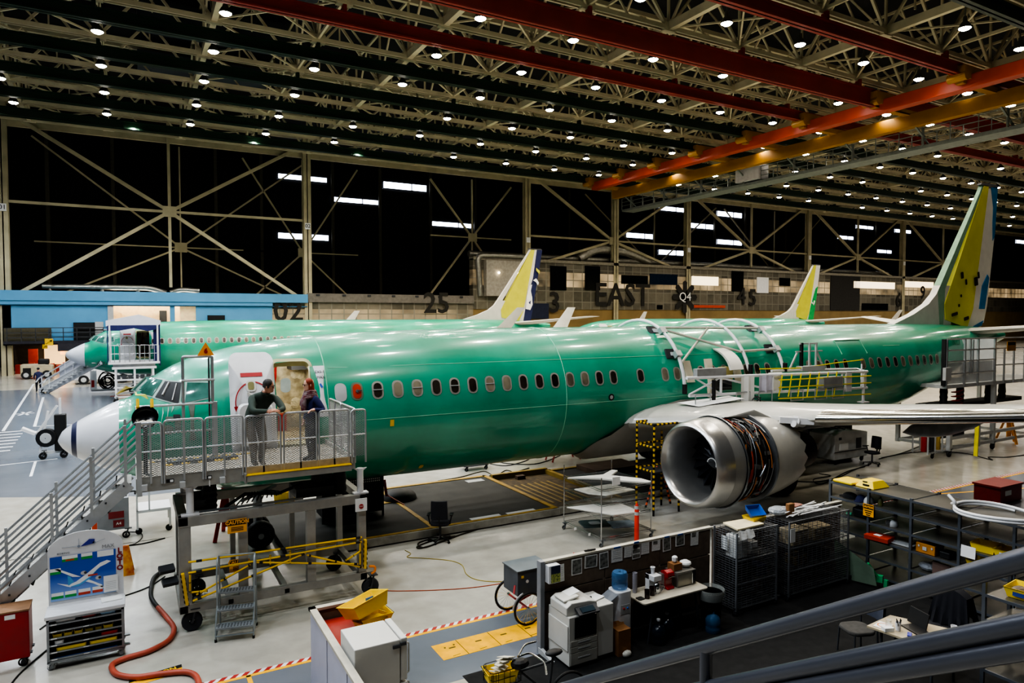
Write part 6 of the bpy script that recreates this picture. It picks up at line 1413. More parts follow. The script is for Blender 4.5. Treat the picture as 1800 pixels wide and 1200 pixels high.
t = MB(); t.mat(0).box(24.1, 25.35, -7.2, -6.45, .02, .5).mat(1).box(24.35, 24.7, -7.215, -7.2, .25, .4); t.mat(0).box(24.05, 25.4, -7.23, -6.42, .5, .56)
solo('red_toolbox', t, [mat('toolbox red', '7E1C1E', .45), paper], 'low red toolbox on the grey aisle at right', 'toolbox', bevel=.015)
solo('pole_jack', MB().bar((30.7, -3.2, .1), (30.8, -3.2, 1.95), .14, .05), mat('pale yellow pole', 'E6D83A', .6), 'pale yellow upright marker strip under the wing', 'marker')
# ================================================================ office corner below the viewer
pbrown = mat('brown partition fabric', '66584B', .9, scale=9); cap = mat('beige cap', 'B5AFA0', .5)
PT = thing('office_partition', 'brown fabric office partition with a beige cap and papers pinned along it', 'partition', (9.3, -8.08, 0))
for k in range(3):
    x = 7.42+k*1.28; part('fabric_panel', MB().box(x, x+1.26, -8.12, -8.04, .08, 1.02).box(x, x+1.26, -8.12, -8.04, 1.04, 1.53), pbrown, PT, bevel=.008)
part('cap_rail', MB().box(7.36, 11.3, -8.13, -8.03, 1.53, 1.565), cap, PT); part('end_post', MB().box(7.34, 7.42, -8.14, -8.02, 0, 1.57), grey, PT); part('base_rail', MB().box(7.36, 11.3, -8.12, -8.04, 0, .08), dgrey, PT)
part('partition_foot', MB().prism([(0, 0), (.42, 0), (.42, .03), (.08, .1), (0, .1)], (7.33, -8.08, 0), (0, -1, 0), (0, 0, 1), (.06, 0, 0)), lgrey, PT)
phm = mat('dark photo print', '34342F', .5, scale=16, hex2='8A8A84'); shm = mat('printed sheet', 'D2D2D0', .8, scale=30, hex2='E8E8E6')
PR = [(7.72, 1.31, .2, .3, 0, 'white torn notice next to the brochure box, leftmost paper on the partition'), (8.08, 1.36, .22, .28, 1, 'dark framed photo print, first photo to the right of the torn notice'), (8.38, 1.40, .27, .22, 1, 'wide dark photo print of an arch pinned second among the photos'), (8.66, 1.37, .2, .29, 1, 'narrow dark photo print pinned third among the photos'), (8.95, 1.42, .25, .26, 0, 'white sheet with a blue top edge pinned over the water cooler'), (9.2, 1.44, .17, .22, 0, 'plain white sheet beside the sheet with blue top edge'), (9.39, 1.42, .19, .3, 2, 'sheet with a grid of small photos and blue tape above the red brewer'), (9.6, 1.44, .19, .24, 0, 'white sheet right of the photo grid sheet'), (9.86, 1.44, .2, .2, 2, 'white sheet with one small grey picture pinned near the partition joint'), (10.12, 1.42, .2, .27, 3, 'white bordered grey photo hung under blue tape, tilted slightly'), (10.45, 1.44, .23, .22, 3, 'white bordered dark photo under blue tape, second from the right'), (10.82, 1.42, .2, .28, 2, 'white sheet with a small dark picture at its top, rightmost on the partition')]
for i, (x, z, w_, h_, k_, lb) in enumerate(PR):
    t = MB(); a = .03*((i % 3)-1); t.mat(0).cbox((x, -8.127, z), w_, .004, h_, ry=a)
    if k_ == 1: t.mat(1).cbox((x, -8.131, z), w_*.84, .003, h_*.86, ry=a)
    if k_ == 3: t.mat(1).cbox((x, -8.131, z), w_*.78, .003, h_*.8, ry=a)
    if k_ == 2: t.mat(1).cbox((x-.02, -8.131, z+h_*.25), w_*.5, .003, h_*.3, ry=a)
    if i == 6:
        for q in range(3): t.cbox((x, -8.131, z-.1+.09*q), w_*.85, .003, .06)
    if i in (4, 6, 9, 10): t.mat(2).cbox((x, -8.132, z+h_/2+.0), w_*.6, .004, .03)
    if k_ == 0:
        t.mat(3)
        for q in range(5): t.cbox((x, -8.131, z+h_*.3-q*.035), w_*.7, .002, .006)
    solo('photo_print' if k_ in (1, 3) else 'paper_sheet', t, [shm, phm, blue, lgrey], lb, 'photo' if k_ in (1, 3) else 'paper', 'papers pinned on the partition')
bx = thing('brochure_box', 'white and green brochure holder on the upper left corner of the partition', 'holder', (7.55, -8.19, 1.24)); part('box_shell', MB().box(7.43, 7.65, -8.26, -8.13, 1.22, 1.52), white, bx, bevel=.006); part('cover_picture', MB().mat(0).box(7.47, 7.65, -8.267, -8.261, 1.23, 1.38).mat(1).box(7.47, 7.65, -8.267, -8.261, 1.38, 1.51), [mat('speckled green', '3E4A22', .6, scale=40, hex2='B8C060'), mat('dark blue cover', '1C2848', .4)], bx)
t = MB(); t.bar((8.28, -8.07, 1.585), (8.5, -8.09, 1.585), .03, .02).bar((8.36, -8.05, 1.585), (8.42, -8.1, 1.585), .02); solo('marker_pens', t, black, 'black marker pen lying on the partition cap', 'pen')
# ---- copier
P2T = thing('office_partition', 'rear fabric partition standing behind the two wire cages', 'partition', (13.3, -8.08, 0))
for k in range(3): part('fabric_panel', MB().box(11.36+k*1.3, 12.64+k*1.3, -8.12, -8.04, 0, 1.5), pbrown, P2T, bevel=.008)
part('cap_rail', MB().box(11.34, 15.28, -8.13, -8.03, 1.5, 1.54), cap, P2T)
CPR = thing('office_copier', 'large white office copier with a side finisher at the partition corner', 'copier', (7.85, -8.5, 0)); cw = mat('copier white', 'C9C7C0', .45, var=.03); cg = mat('copier grey', 'A8A69E', .45)
t = MB(); t.box(7.46, 8.02, -8.82, -8.2, .06, .86).box(7.44, 7.46, -8.8, -8.22, .3, .72); part('copier_body', t, cw, CPR, bevel=.015)
t = MB(); t.box(8.03, 8.36, -8.8, -8.22, .08, .92); part('finisher', t, cw, CPR, bevel=.015)
t = MB(); t.prism([(0, .86), (.6, .86), (.6, 1.0), (.45, 1.04), (.1, 1.06), (0, 1.0)], (7.45, -8.76, 0), (1, 0, 0), (0, 0, 1), (0, .5, 0)); part('scanner_lid', t, cw, CPR, bevel=.015)
t = MB(); t.cbox((7.62, -8.5, 1.075), .3, .3, .03, ry=-.12); part('document_feeder', t, offwhite, CPR, bevel=.01); part('feed_sheet', MB().cbox((7.74, -8.45, 1.11), .22, .22, .008, ry=-.2), paper, CPR)
part('control_panel', MB().mat(0).prism([(-.02, .86), (.3, .86), (.3, .95), (0, .98)], (7.6, -8.84, 0), (0, .01, 0), (0, 0, 1), (0, 0, 0)) if False else MB().cbox((7.8, -8.83, .93), .4, .16, .04, rx=R(28)), dgrey, CPR); part('screen', MB().cbox((7.8, -8.845, .95), .26, .1, .02, rx=R(28)), mat('copier screen', '2A3A44', .15), CPR)
part('front_cover', MB().box(7.56, 7.99, -8.835, -8.82, .5, .84), mat('copier black front', '17181A', .25), CPR, bevel=.008)
for z0, z1 in ((.38, .47), (.28, .37), (.08, .27)):
    o = part('paper_drawer', MB().box(7.48, 8.0, -8.835, -8.82, z0, z1), cg, CPR, bevel=.004); part('drawer_pull', MB().box(7.62, 7.86, -8.84, -8.835, (z0+z1)/2, (z0+z1)/2+.02), lgrey, o)
part('output_tray', MB().prism([(0, 0), (.2, .1), (.2, .115), (0, .015)], (8.36, -8.66, .84), (1, 0, 0), (0, 0, 1), (0, .28, 0)), mat('smoke tray', '8A8E94', .25, alpha=.7), CPR)
solo('loose_sheets', MB().cbox((8.2, -8.5, .935), .26, .2, .02, rz=.3), paper, 'loose white sheets lying on the copier finisher', 'papers'); solo('stapler', MB().prism(rrect(.13, .035, .012, 2), (8.06, -8.52, .935), (.9, .3, 0), (-.3, .9, 0), (0, 0, .04)), black, 'black stapler on the copier beside the loose sheets', 'stapler', bevel=.006)
# ---- cooler, box, table
WCo = thing('water_cooler', 'white water cooler with a blue bottle beside the copier', 'water cooler', (8.72, -8.5, 0))
part('cooler_body', MB().prism(rrect(.32, .32, .08, 4), (8.72, -8.5, .02), (1, 0, 0), (0, 1, 0), (0, 0, .96)), white, WCo, 40, bevel=.01); part('tap_recess', MB().mat(0).box(8.62, 8.82, -8.665, -8.655, .6, .76).mat(1).cyl((8.68, -8.69, .7), (8.68, -8.66, .7), .015).mat(2).cyl((8.76, -8.69, .7), (8.76, -8.66, .7), .015), [lgrey, red, blue], WCo)
bwm = mat('blue bottle plastic', '5E94C8', .1, trans=.6, alpha=.7, var=.05)
def jug(p, z): return MB().lathe([(.02, 0), (.125, .0), (.135, .02), (.135, .1), (.128, .12), (.135, .14), (.135, .24), (.1, .3), (.035, .34), (.033, .4), (.02, .4)], (*p, z), (0, 0, 1), 20)
part('water_bottle', MB().lathe([(.03, 0), (.13, .02), (.14, .05), (.14, .12), (.132, .14), (.14, .16), (.14, .26), (.12, .3), (.02, .3)], (8.72, -8.5, .98), (0, 0, 1), 20), bwm, WCo, 50)
t = MB(); t.box(8.42, 8.68, -8.86, -8.68, 0, .44).prism([(0, 0), (.26, 0), (.26, .07), (0, .09)], (8.42, -8.68, .44), (1, 0, 0), (0, .6, .8), (0, -.008, 0)); solo('carton', t, carton, 'tall brown cardboard carton in front of the water cooler', 'box'); solo('crumpled_bag', MB().sph((8.55, -8.92, .06), .09, .05, .06), offwhite, 'crumpled white bag on the carpet by the cardboard carton', 'bag')
TB = thing('coffee_table', 'pale topped folding table against the partition holding coffee things', 'table', (9.7, -8.55, 0))
part('tabletop', MB().prism(rrect(1.5, .62, .06, 4), (9.75, -8.52, .74), (1, 0, 0), (0, 1, 0), (0, 0, .03)), mat('laminate top', 'B9B2A2', .45), TB, bevel=.006)
for x in (9.15, 10.35):
    for y in (-8.75, -8.28): part('leg', MB().bar((x, y, 0), (x+(.12 if x < 9.5 else -.12), y, .74), .03), dgrey, TB)
zt_ = .772
CM = thing('coffee_maker', 'white coffee maker with a steel carafe on the table', 'coffee maker', (9.5, -8.5, zt_)); part('maker_body', MB().box(9.42, 9.6, -8.45, -8.34, zt_, 1.08).box(9.42, 9.6, -8.58, -8.34, .98, 1.08).lathe([(.03, 1.08), (.035, 1.16), (.05, 1.2), (.02, 1.2)], (9.51, -8.44, 0), (0, 0, 1), 12), white, CM, 40, bevel=.01); part('carafe', MB().lathe([(.05, zt_), (.065, zt_+.04), (.06, zt_+.13), (.045, zt_+.17), (.02, zt_+.18)], (9.5, -8.56, 0), (0, 0, 1), 16).tube(bend([(9.56, -8.6, .92), (9.62, -8.64, .9), (9.57, -8.6, .8)], .03), .01, 5), chrome, CM, 50)
RB = thing('pod_brewer', 'glossy red single cup coffee brewer on the table', 'coffee maker', (9.82, -8.5, zt_)); rg = mat('glossy brewer red', 'A01018', .2, coat=.5)
part('brewer_body', MB().prism([(0, 0), (.2, 0), (.2, .03), (.13, .06), (.13, .2), (.2, .22), (.19, .3), (.1, .34), (0, .3)], (9.74, -8.38, zt_), (0, -1, 0), (0, 0, 1), (.17, 0, 0)), rg, RB, bevel=.015); part('chrome_band', MB().tube([(9.75, -8.585, zt_+.23), (9.82, -8.6, zt_+.25), (9.9, -8.585, zt_+.23)], .012, 6), chrome, RB, 40); part('water_tank', MB().box(9.66, 9.735, -8.5, -8.38, zt_, zt_+.28), clear, RB, bevel=.01)
MW = thing('microwave_oven', 'steel front microwave oven at the right of the coffee table', 'microwave', (10.18, -8.45, zt_)); part('oven_case', MB().box(9.97, 10.42, -8.58, -8.25, zt_, zt_+.27), mat('oven grey', '7E7C76', .4, .3), MW, bevel=.008); part('oven_door', MB().mat(0).box(9.98, 10.32, -8.59, -8.58, zt_+.02, zt_+.25).mat(1).box(10.33, 10.41, -8.588, -8.58, zt_+.02, zt_+.25), [mat('mirror door', '9C978A', .2, .5), bplast], MW); part('handle', MB().tube(bend([(10.3, -8.59, zt_+.04), (10.3, -8.62, zt_+.04), (10.3, -8.62, zt_+.23), (10.3, -8.59, zt_+.23)], .01), .008, 6), chrome, MW, 40)
TBx = thing('tissue_box', 'brown tissue box with a white tissue on the microwave', 'box', (10.06, -8.4, zt_+.275)); part('box_shell', MB().box(9.96, 10.16, -8.5, -8.32, zt_+.275, zt_+.4), carton, TBx, bevel=.004); part('tissue', MB().lathe([(.02, 0), (.05, .03), (.055, .1), (.03, .12), (.01, .1)], (10.06, -8.41, zt_+.4), (0, 0, 1), 7), paper, TBx)
solo('wrapped_bowl', MB().lathe([(.02, 0), (.07, .01), (.11, .06), (.1, .09), (.04, .12), (.01, .12)], (10.33, -8.4, zt_+.275), (0, 0, 1), 12), paper, 'white wrapped bowl on the right end of the microwave', 'bowl')
for i, (x, y, lb) in enumerate(((9.2, -8.66, 'dark glass mug at the front left of the coffee table'), (9.36, -8.6, 'dark glass mug close to the steel carafe'))): t = MB().lathe([(.02, 0), (.045, 0), (.05, .15), (.042, .15), (.04, .02), (.01, .02)], (x, y, zt_), (0, 0, 1), 14).tube(bend([(x+.045, y, zt_+.12), (x+.085, y, zt_+.1), (x+.045, y, zt_+.03)], .02), .007, 5); solo('mug', t, mat('dark red glass', '2A1416', .15), lb, 'mug', 'mugs on the coffee table', smooth=50)
t = MB()
for k in range(7): t.lathe([(.035, 0), (.045, .09), (.042, .09), (.033, .005)], (9.17, -8.36, zt_+.045*k), (0, 0, 1), 14)
solo('cup_stack', t, mat('clear cup plastic', 'B8B4BC', .2, alpha=.75), 'tall stack of clear cups behind the mugs', 'cups')
solo('coaster', MB().prism(rrect(.13, .12, .02, 2), (9.08, -8.62, zt_), (1, 0, 0), (0, 1, 0), (0, 0, .012)), black, 'black pad at the left end of the coffee table', 'pad')
for (u, v, lb) in ((1157, 1130, 'dark water jug under the coffee table, nearest the carton'), (1172, 1118, 'dark water jug under the coffee table, behind the first jug'), (1253, 1110, 'blue water jug on the carpet at the right end of the coffee table')):
    p = at(u, v, z=0); r = thing('water_jug', lb, 'water jug', (p.x, p.y, 0), group='water jugs under the table'); part('jug_body', jug((0, 0), 0), bwm if u > 1200 else mat('dim jug plastic', '16202C', .15, var=.1), r, 50, True); part('jug_cap', MB().cyl((0, 0, .4), (0, 0, .43), .034), white, r, 40, True)
p = at(1250, 1032, z=.75); r = thing('waste_bin', 'black waste bin with a clear liner beside the wire cage', 'bin', (p.x, p.y, 0)); part('bin_body', MB().lathe([(.02, 0), (.16, 0), (.21, .68), (.2, .68), (.15, .02)], (p.x, p.y, 0), (0, 0, 1), 20), bplast, r, 50); part('bin_liner', MB().lathe([(.2, .66), (.24, .74), (.25, .72), (.24, .56)], (p.x, p.y, 0), (0, 0, 1), 20), mat('bin liner', 'A8ACA8', .2, alpha=.35), r, 50)
# ---- wire cages
def cage(label, x0, x1, y0, y1, h, zs):
    r = thing('wire_cage', label, 'cage', ((x0+x1)/2, (y0+y1)/2, 0), group='wire storage cages'); gm = mat('cage wire', '85888C', .4, .4)
    for x in (x0, x1):
        for y in (y0, y1): part('cage_post', MB().bar((x, y, .1), (x, y, h), .03), gm, r)
    def face(P, U, W, H, dz, dx):
        t = MB(); P, U = V(P), V(U)
        z = 0
        while z <= H+1e-6: t.bar(P+V((0, 0, z)), P+U*W+V((0, 0, z)), .006); z += dz
        x = 0
        while x <= W+1e-6: t.bar(P+U*x, P+U*x+V((0, 0, H)), .006); x += dx
        return t
    part('mesh_front', face((x0, y0, .12), (1, 0, 0), x1-x0, h-.12, .045, .14), gm, r); part('mesh_side', face((x0, y0, .12), (0, 1, 0), y1-y0, h-.12, .045, .09), gm, r); part('mesh_side', face((x1, y0, .12), (0, 1, 0), y1-y0, h-.12, .06, .12), gm, r); part('mesh_back', face((x0, y1, .12), (1, 0, 0), x1-x0, h-.12, .08, .16), gm, r)
    for z in zs:
        t = MB(); k = y0
        while k <= y1: t.bar((x0, k, z), (x1, k, z), .006); k += .035
        t.bar((x0, y0, z), (x1, y0, z), .015); t.bar((x0, y1, z), (x1, y1, z), .015); part('wire_shelf', t, gm, r)
    for x in (x0, x1): t = MB(); caster(t, x, y0+.03, .045, .03, 0, 0, 1); part('caster', t, [dgrey, black], r, 40)
    return r
cage('tall wire cage with a cream folder on top next to the waste bin', 11.32, 12.42, -8.72, -8.15, 1.6, (.14, .6, 1.05, 1.59)); cage('longer wire cage topped with white plastic strips, beside the shelving', 12.75, 14.6, -8.75, -8.15, 1.6, (.14, .6, 1.05, 1.59))
solo('cream_folder', MB().prism([(0, 0), (.75, .02), (.78, .42), (.1, .46)], (11.4, -8.66, 1.61), (1, 0, 0), (0, 1, 0), (0, 0, .035)), mat('cream folder', 'D8CBA8', .7), 'large cream folder lying on the first wire cage', 'folder', bevel=.006); solo('white_cloth', MB().grid([[(11.34+.06*i, -8.72-.02*j+.01*sin(i*2), 1.625-.05*j+.012*sin(i*1.7+j)) for j in range(4)] for i in range(8)]), paper, 'white cloth hanging over the front edge of the first wire cage', 'cloth')
def tray(x, y, z, w_, d_, h_, m_, label, group=None, rz=0, rx=0, ry=0, tag=None, nm='storage_tray'):
    r = thing(nm, label, 'tray', (x, y, z), 0, group); M = Matrix.Rotation(rz, 4, 'Z') @ Matrix.Rotation(ry, 4, 'Y') @ Matrix.Rotation(rx, 4, 'X'); t = MB()
    def rect(s, zz): return [(-w_/2*s, -d_/2*s, zz), (w_/2*s, -d_/2*s, zz), (w_/2*s, d_/2*s, zz), (-w_/2*s, d_/2*s, zz)]
    A, B, C2, D, E2 = rect(.82, 0), rect(1, h_), rect(1.05, h_), rect(.96, h_), rect(.79, .012)
    t.add(A+B+C2+D+E2, [(3, 2, 1, 0)]+[(k*4+i, k*4+(i+1) % 4, k*4+4+(i+1) % 4, k*4+4+i) for k in range(4) for i in range(4)]+[(16, 17, 18, 19)])
    t.v = [tuple(M @ V(p)) for p in t.v]; zm = min(p[2] for p in t.v); t.v = [(a, b, c-zm) for a, b, c in t.v]
    part('tray_shell', t, m_, r, None, True)
    if tag: q = MB(); q.cbox((0, -d_*.475, h_*.5), w_*.5, .006, h_*.42, rx=R(-10)); q.v = [tuple(M @ V(p)-V((0, 0, zm))) for p in q.v]; part('tray_tag', q, tag, r, None, True)
    return r
tray(12.2, -8.35, 1.61, .36, .3, .1, ybin, 'yellow tray on the first wire cage under a blue tray'); tray(12.25, -8.3, 1.68, .34, .26, .1, blue, 'blue tray tilted in the yellow tray on the first wire cage', rx=R(35), rz=-.2)
t = MB(); t.box(13.05, 13.22, -8.5, -8.4, 1.62, 1.86); solo('paper_bag', t, carton, 'upright brown paper bag on the second wire cage', 'bag', bevel=.02)
t = MB(); rr_ = random.Random(5)
for k in range(26): t.bar((12.85+rr_.random()*.5, -8.7+rr_.random()*.5, 1.63+.004*k), (13.6+rr_.random()*.95, -8.65+rr_.random()*.45, 1.63+.004*k), .03, .006)
solo('plastic_strips', t, mat('white strips', 'C9CACC', .35), 'heap of white plastic strips on the second wire cage', 'strips', kind='stuff')
solo('clear_wrap', MB().sph((12.95, -8.3, 1.7), .22, .18, .09, 9, 6), mat('crinkled wrap', 'C6CCD2', .15, alpha=.7, bump=.8, scale=9), 'crumpled clear wrap on the second wire cage behind the paper bag', 'wrap')
solo('copper_sheet', MB().prism(rrect(.3, .16, .03, 2), (13.5, -8.3, 1.73), (1, .2, 0), (-.2, 1, 0), (0, 0, .015)), mat('copper brown', '8A4A34', .4), 'copper brown plate on the white plastic strips', 'plate')
for x, y, z, w_, d_, h_, m_, nm, lb, cat in ((11.55, -8.5, 1.06, .3, .3, .42, paper, 'document_stack', 'stack of white documents standing in the first wire cage', 'papers'), (11.6, -8.5, .62, .42, .34, .38, bplast, 'black_carton', 'black carton on the middle shelf of the first wire cage', 'box'), (11.95, -8.45, 1.06, .2, .3, .24, lgrey, 'grey_pack', 'grey pack beside the documents in the first wire cage', 'pack'), (12.1, -8.5, .62, .3, .3, .2, navy, 'navy_bundle', 'navy bundle in the first wire cage', 'bundle'), (13.2, -8.5, 1.06, .5, .35, .3, mat('cream parts', 'B8A888', .6, scale=7, hex2='6E6450'), 'cream_parcel', 'cream parcel on the upper shelf of the second wire cage', 'parcel'), (13.9, -8.5, 1.06, .55, .35, .26, mat('tan parts', 'A08E6A', .6, scale=7, hex2='5E543E'), 'tan_parcel', 'tan parcel at the right end of the second wire cage', 'parcel'), (13.3, -8.5, .62, .4, .3, .18, mat('yellow black parts', '7A6424', .6, scale=12, hex2='1E1A12'), 'yellow_fittings', 'yellow and black fittings low in the second wire cage', 'fittings'), (14.0, -8.5, .62, .35, .3, .22, mat('dim crate', '3E3830', .7), 'dim_crate', 'dark crate low in the second wire cage', 'crate')):
    solo(nm, MB().prism(rrect(w_, d_, .03, 2), (x, y, z), (1, 0, 0), (0, 1, 0), (0, 0, h_)), m_, lb, cat, bevel=.012)
for x, y, z, lb in ((11.34, -8.4, 1.33, 'white card hanging on the left side of the first wire cage'), (12.76, -8.78, 1.35, 'white card hanging on the front of the second wire cage')): solo('hanging_card', MB().box(x-.015, x+.005, y-.07, y+.07, z-.13, z+.13) if y > -8.5 else MB().box(x-.02, x+.12, y-.008, y, z-.15, z+.12), paper, lb, 'card')
# ---- long shelving unit
shm_ = mat('galvanised shelf', '6F757E', .35, .6); shp = mat('shelf deck', '605E58', .3, .5, var=.08)
def shelving(label, x0, x1, ys, zs, h):
    r = thing('shelving_unit', label, 'shelving', ((x0+x1)/2, sum(ys)/len(ys), 0), group='grey steel shelving')
    for y in ys:
        part('upright', MB().box(x0, x0+.05, y-.025, y+.025, 0, h), shm_, r); part('rear_upright', MB().box(x1-.05, x1, y-.025, y+.025, 0, h), dgrey, r)
    for a, b in zip(ys[:-1], ys[1:]):
        for z in zs:
            t = MB(); t.mat(0).box(x0+.02, x1-.02, b+.03, a-.03, z-.012, z).mat(1).box(x0, x0+.02, b+.025, a-.025, z-.04, z+.004).box(x1-.02, x1, b+.025, a-.025, z-.04, z+.004); part('shelf', t, [shp, shm_], r)
        t = MB(); t.bar((x1-.02, a, h-.05), (x1-.02, b, h-.75), .02, .006).bar((x1-.02, a, h-.75), (x1-.02, b, h-.05), .02, .006); part('cross_brace', t, dgrey, r)
    return r
shelving('long grey steel shelving unit with mostly empty shelves at the right', 15.35, 16.4, (-7.76, -8.69, -9.62, -10.56, -11.5, -12.4), (.1, .47, .86, 1.2, 1.57, 1.9), 1.94)
shelving('nearer grey shelving unit with yellow trays, cut off by the right edge', 12.6, 13.4, (-12.35, -13.3, -14.25), (.35, .75, 1.12, 1.5), 1.72)
yk = thing('yellow_cover', 'flat yellow plastic cover at the top left corner of the long shelving', 'cover', (15.7, -8.05, 1.9)); part('cover_shell', MB().prism([(-.25, -.24), (.25, -.26), (.25, .22), (-.25, .24)], (15.62, -8.05, 1.905), (1, 0, 0), (0, 1, 0), (0, 0, .07)), ybin, yk, bevel=.03)
yk = thing('yellow_cover', 'boxy yellow plastic cover with slots beside the flat one on the shelving', 'cover', (15.75, -8.5, 1.9)); t = MB(); t.add([], []); A = [(15.45, -8.75, 1.905), (16.0, -8.78, 1.905), (16.0, -8.3, 1.905), (15.45, -8.3, 1.905)]; B = [(15.55, -8.66, 2.06), (15.9, -8.68, 2.06), (15.9, -8.4, 2.06), (15.55, -8.4, 2.06)]; t.add(A+B, [(0, 3, 2, 1), (4, 5, 6, 7)]+[(i, (i+1) % 4, 4+(i+1) % 4, 4+i) for i in range(4)]); part('cover_shell', t, ybin, yk, bevel=.015); part('slot', MB().cbox((15.48, -8.55, 1.97), .02, .14, .035).cbox((15.52, -8.5, 2.03), .02, .1, .02), black, yk)
yi = 15.6
def sitem(nm, mb, m_, lb, cat, **k): return solo(nm, mb, m_, lb, cat, **k)
sitem('baseball_cap', MB().grid([[(15.6+.14*sin(a)*cos(b), -8.1+.18*sin(a)*sin(b), 1.575+.12*cos(a)) for b in [2*pi*i/14 for i in range(15)]] for a in [pi/2*i/6 for i in range(7)]]).prism(rrect(.2, .16, .07, 3), (15.6, -7.95, 1.575), (0, 1, 0), (1, 0, 0), (0, 0, .012)), mat('black cap', '101014', .9), 'flat black cap on the second highest shelf, left end', 'cap', smooth=60)
sitem('baseball_cap', MB().grid([[(15.55+.12*sin(a)*cos(b), -8.4+.12*sin(a)*sin(b), 1.575+.14*cos(a)) for b in [2*pi*i/14 for i in range(15)]] for a in [pi/2*i/6 for i in range(7)]]).prism(rrect(.16, .16, .07, 3), (15.43, -8.4, 1.575), (0, 1, 0), (1, 0, 0), (0, 0, .012)), navy, 'navy cap between the black cap and the white helmet', 'cap', smooth=60)
sitem('bump_helmet', MB().grid([[(15.55+.12*sin(a)*cos(b), -8.58+.1*sin(a)*sin(b), 1.575+.15*cos(a)) for b in [2*pi*i/14 for i in range(15)]] for a in [pi/2*i/6 for i in range(7)]]), lgrey, 'pale grey helmet beside the navy cap on the shelving', 'helmet', smooth=60)
sitem('spray_can', MB().lathe([(.01, 0), (.05, 0), (.05, .12), (.02, .16), (.015, .2), (.01, .2)], (15.55, -8.85, 1.575), (0, 0, 1), 12), mat('olive can', '5A5A30', .4), 'small olive can right of the first shelving post', 'can', smooth=50)
cs = thing('caution_sign', 'amber caution sign fixed on the second post of the shelving', 'sign', (15.33, -8.73, 1.36)); part('sign_plate', MB().mat(0).box(15.32, 15.335, -8.84, -8.6, 1.34, 1.6).mat(1).box(15.317, 15.32, -8.83, -8.61, 1.5, 1.59), [amber, black], cs); text('CAUTION', .055, (15.313, -8.72, 1.545), (0, -1, 0), (0, 0, 1), cs, amber, depth=.001, bold=.003)
for k_, tx in enumerate(('USE ONLY', 'ON FLOOR')): text(tx, .04, (15.316, -8.72, 1.45-.06*k_), (0, -1, 0), (0, 0, 1), cs, black, depth=.001) if False else None
t = MB()
for k_ in range(3): t.cbox((15.317, -8.72, 1.46-.045*k_), .004, .17-.04*k_, .018)
part('sign_line', t, black, cs)
sitem('green_cloth', MB().cbox((15.5, -8.15, 1.23), .1, .12, .05, rz=.4), mat('mint cloth', '4FA884', .8), 'mint green cloth on the middle left shelf', 'cloth', bevel=.015)
sitem('tool_bag', MB().prism(rrect(.4, .35, .1, 3), (15.65, -8.4, 1.205), (0, 1, 0), (1, 0, 0), (0, 0, .2)), black, 'black tool bag under the caps on the shelving', 'bag', bevel=.04)
sitem('face_shield', MB().lathe([(.12, 0), (.13, .05), (.1, .1), (.03, .12), (.02, .11), (.09, .09), (.11, .0)], (15.55, -9.1, 1.205), (0, 0, 1), 14, 0, pi*1.4), lgrey, 'pale grey face shield on the shelf right of the caution sign', 'shield', smooth=50)
RBX = thing('red_case', 'flat red case sticking out of a low shelf beside the green panel', 'case', (15.35, -9.0, .865)); part('case_body', MB().cbox((15.42, -8.92, .92), .34, .5, .1, rz=.15), mat('case red', 'B0351C', .45), RBX, bevel=.01); part('case_label', MB().cbox((15.3, -8.98, .92), .05, .1, .06, rz=.15).cbox((15.4, -8.9, .972), .12, .14, .004), paper, RBX)
OB = thing('wooden_chest', 'small orange wooden chest on the shelf in the middle bay', 'chest', (15.6, -9.85, .865)); part('chest_body', MB().box(15.42, 15.75, -10.08, -9.7, .865, 1.06), mat('orange wood', 'B87A2C', .5, scale=5), OB, bevel=.008); part('latch', MB().box(15.41, 15.42, -9.92, -9.84, .93, 1.0).box(15.41, 15.42, -9.78, -9.75, .98, 1.02).box(15.41, 15.42, -10.04, -10.01, .98, 1.02), lgrey, OB)
sitem('camera_case', MB().box(15.45, 15.7, -10.35, -10.15, .865, 1.0), black, 'black case right of the orange wooden chest', 'case', bevel=.02)
for x, y, z, lb, tg in ((15.62, -10.92, 1.205, 'large yellow tray with a hanging white sheet on the long shelving', None), (15.62, -11.32, 1.205, 'yellow tray with a blue edged label right of the large one', mat('tag with blue edge', 'D8DCE8', .5)), (15.62, -10.85, .865, 'yellow tray low on the long shelving behind the rail', paper), (13.0, -12.75, 1.505, 'yellow tray of parts with a long blue label on the nearer shelving', mat('long blue label', '2A3E88', .5)), (13.0, -13.25, 1.505, 'yellow tray at the right edge of the nearer shelving', None)):
    tray(x, y, z, .42 if x > 14 else .46, .4 if x > 14 else .46, .15, ybin, lb, 'yellow trays on the shelving', rz=-pi/2+.1, tag=tg)
sitem('hanging_sheet', MB().cbox((15.32, -10.75, 1.18), .006, .26, .22, ry=.08), paper, 'white sheet hanging from the large yellow tray', 'paper')
sitem('sealing_tape', MB().lathe([(.06, 0), (.12, 0), (.12, .06), (.06, .06), (.06, 0)], (13.0, -12.85, 1.53), (.2, 0, 1), 18), black, 'black ring lying in the yellow tray on the nearer shelving', 'ring', smooth=50)
sitem('cloth_scraps', MB().sph((12.98, -12.65, 1.58), .15, .1, .06, 8, 5), mat('tan scraps', '8A7A68', .9, scale=9, hex2='4A4038'), 'tan cloth scraps in the yellow tray on the nearer shelving', 'scraps')
sitem('metal_sheets', MB().cbox((15.7, -9.2, .88), .5, .7, .02, rz=.1).cbox((15.75, -9.15, .9), .4, .6, .015, rz=.25), lgrey, 'thin grey metal sheets lying on the shelf beside the red case', 'sheets')
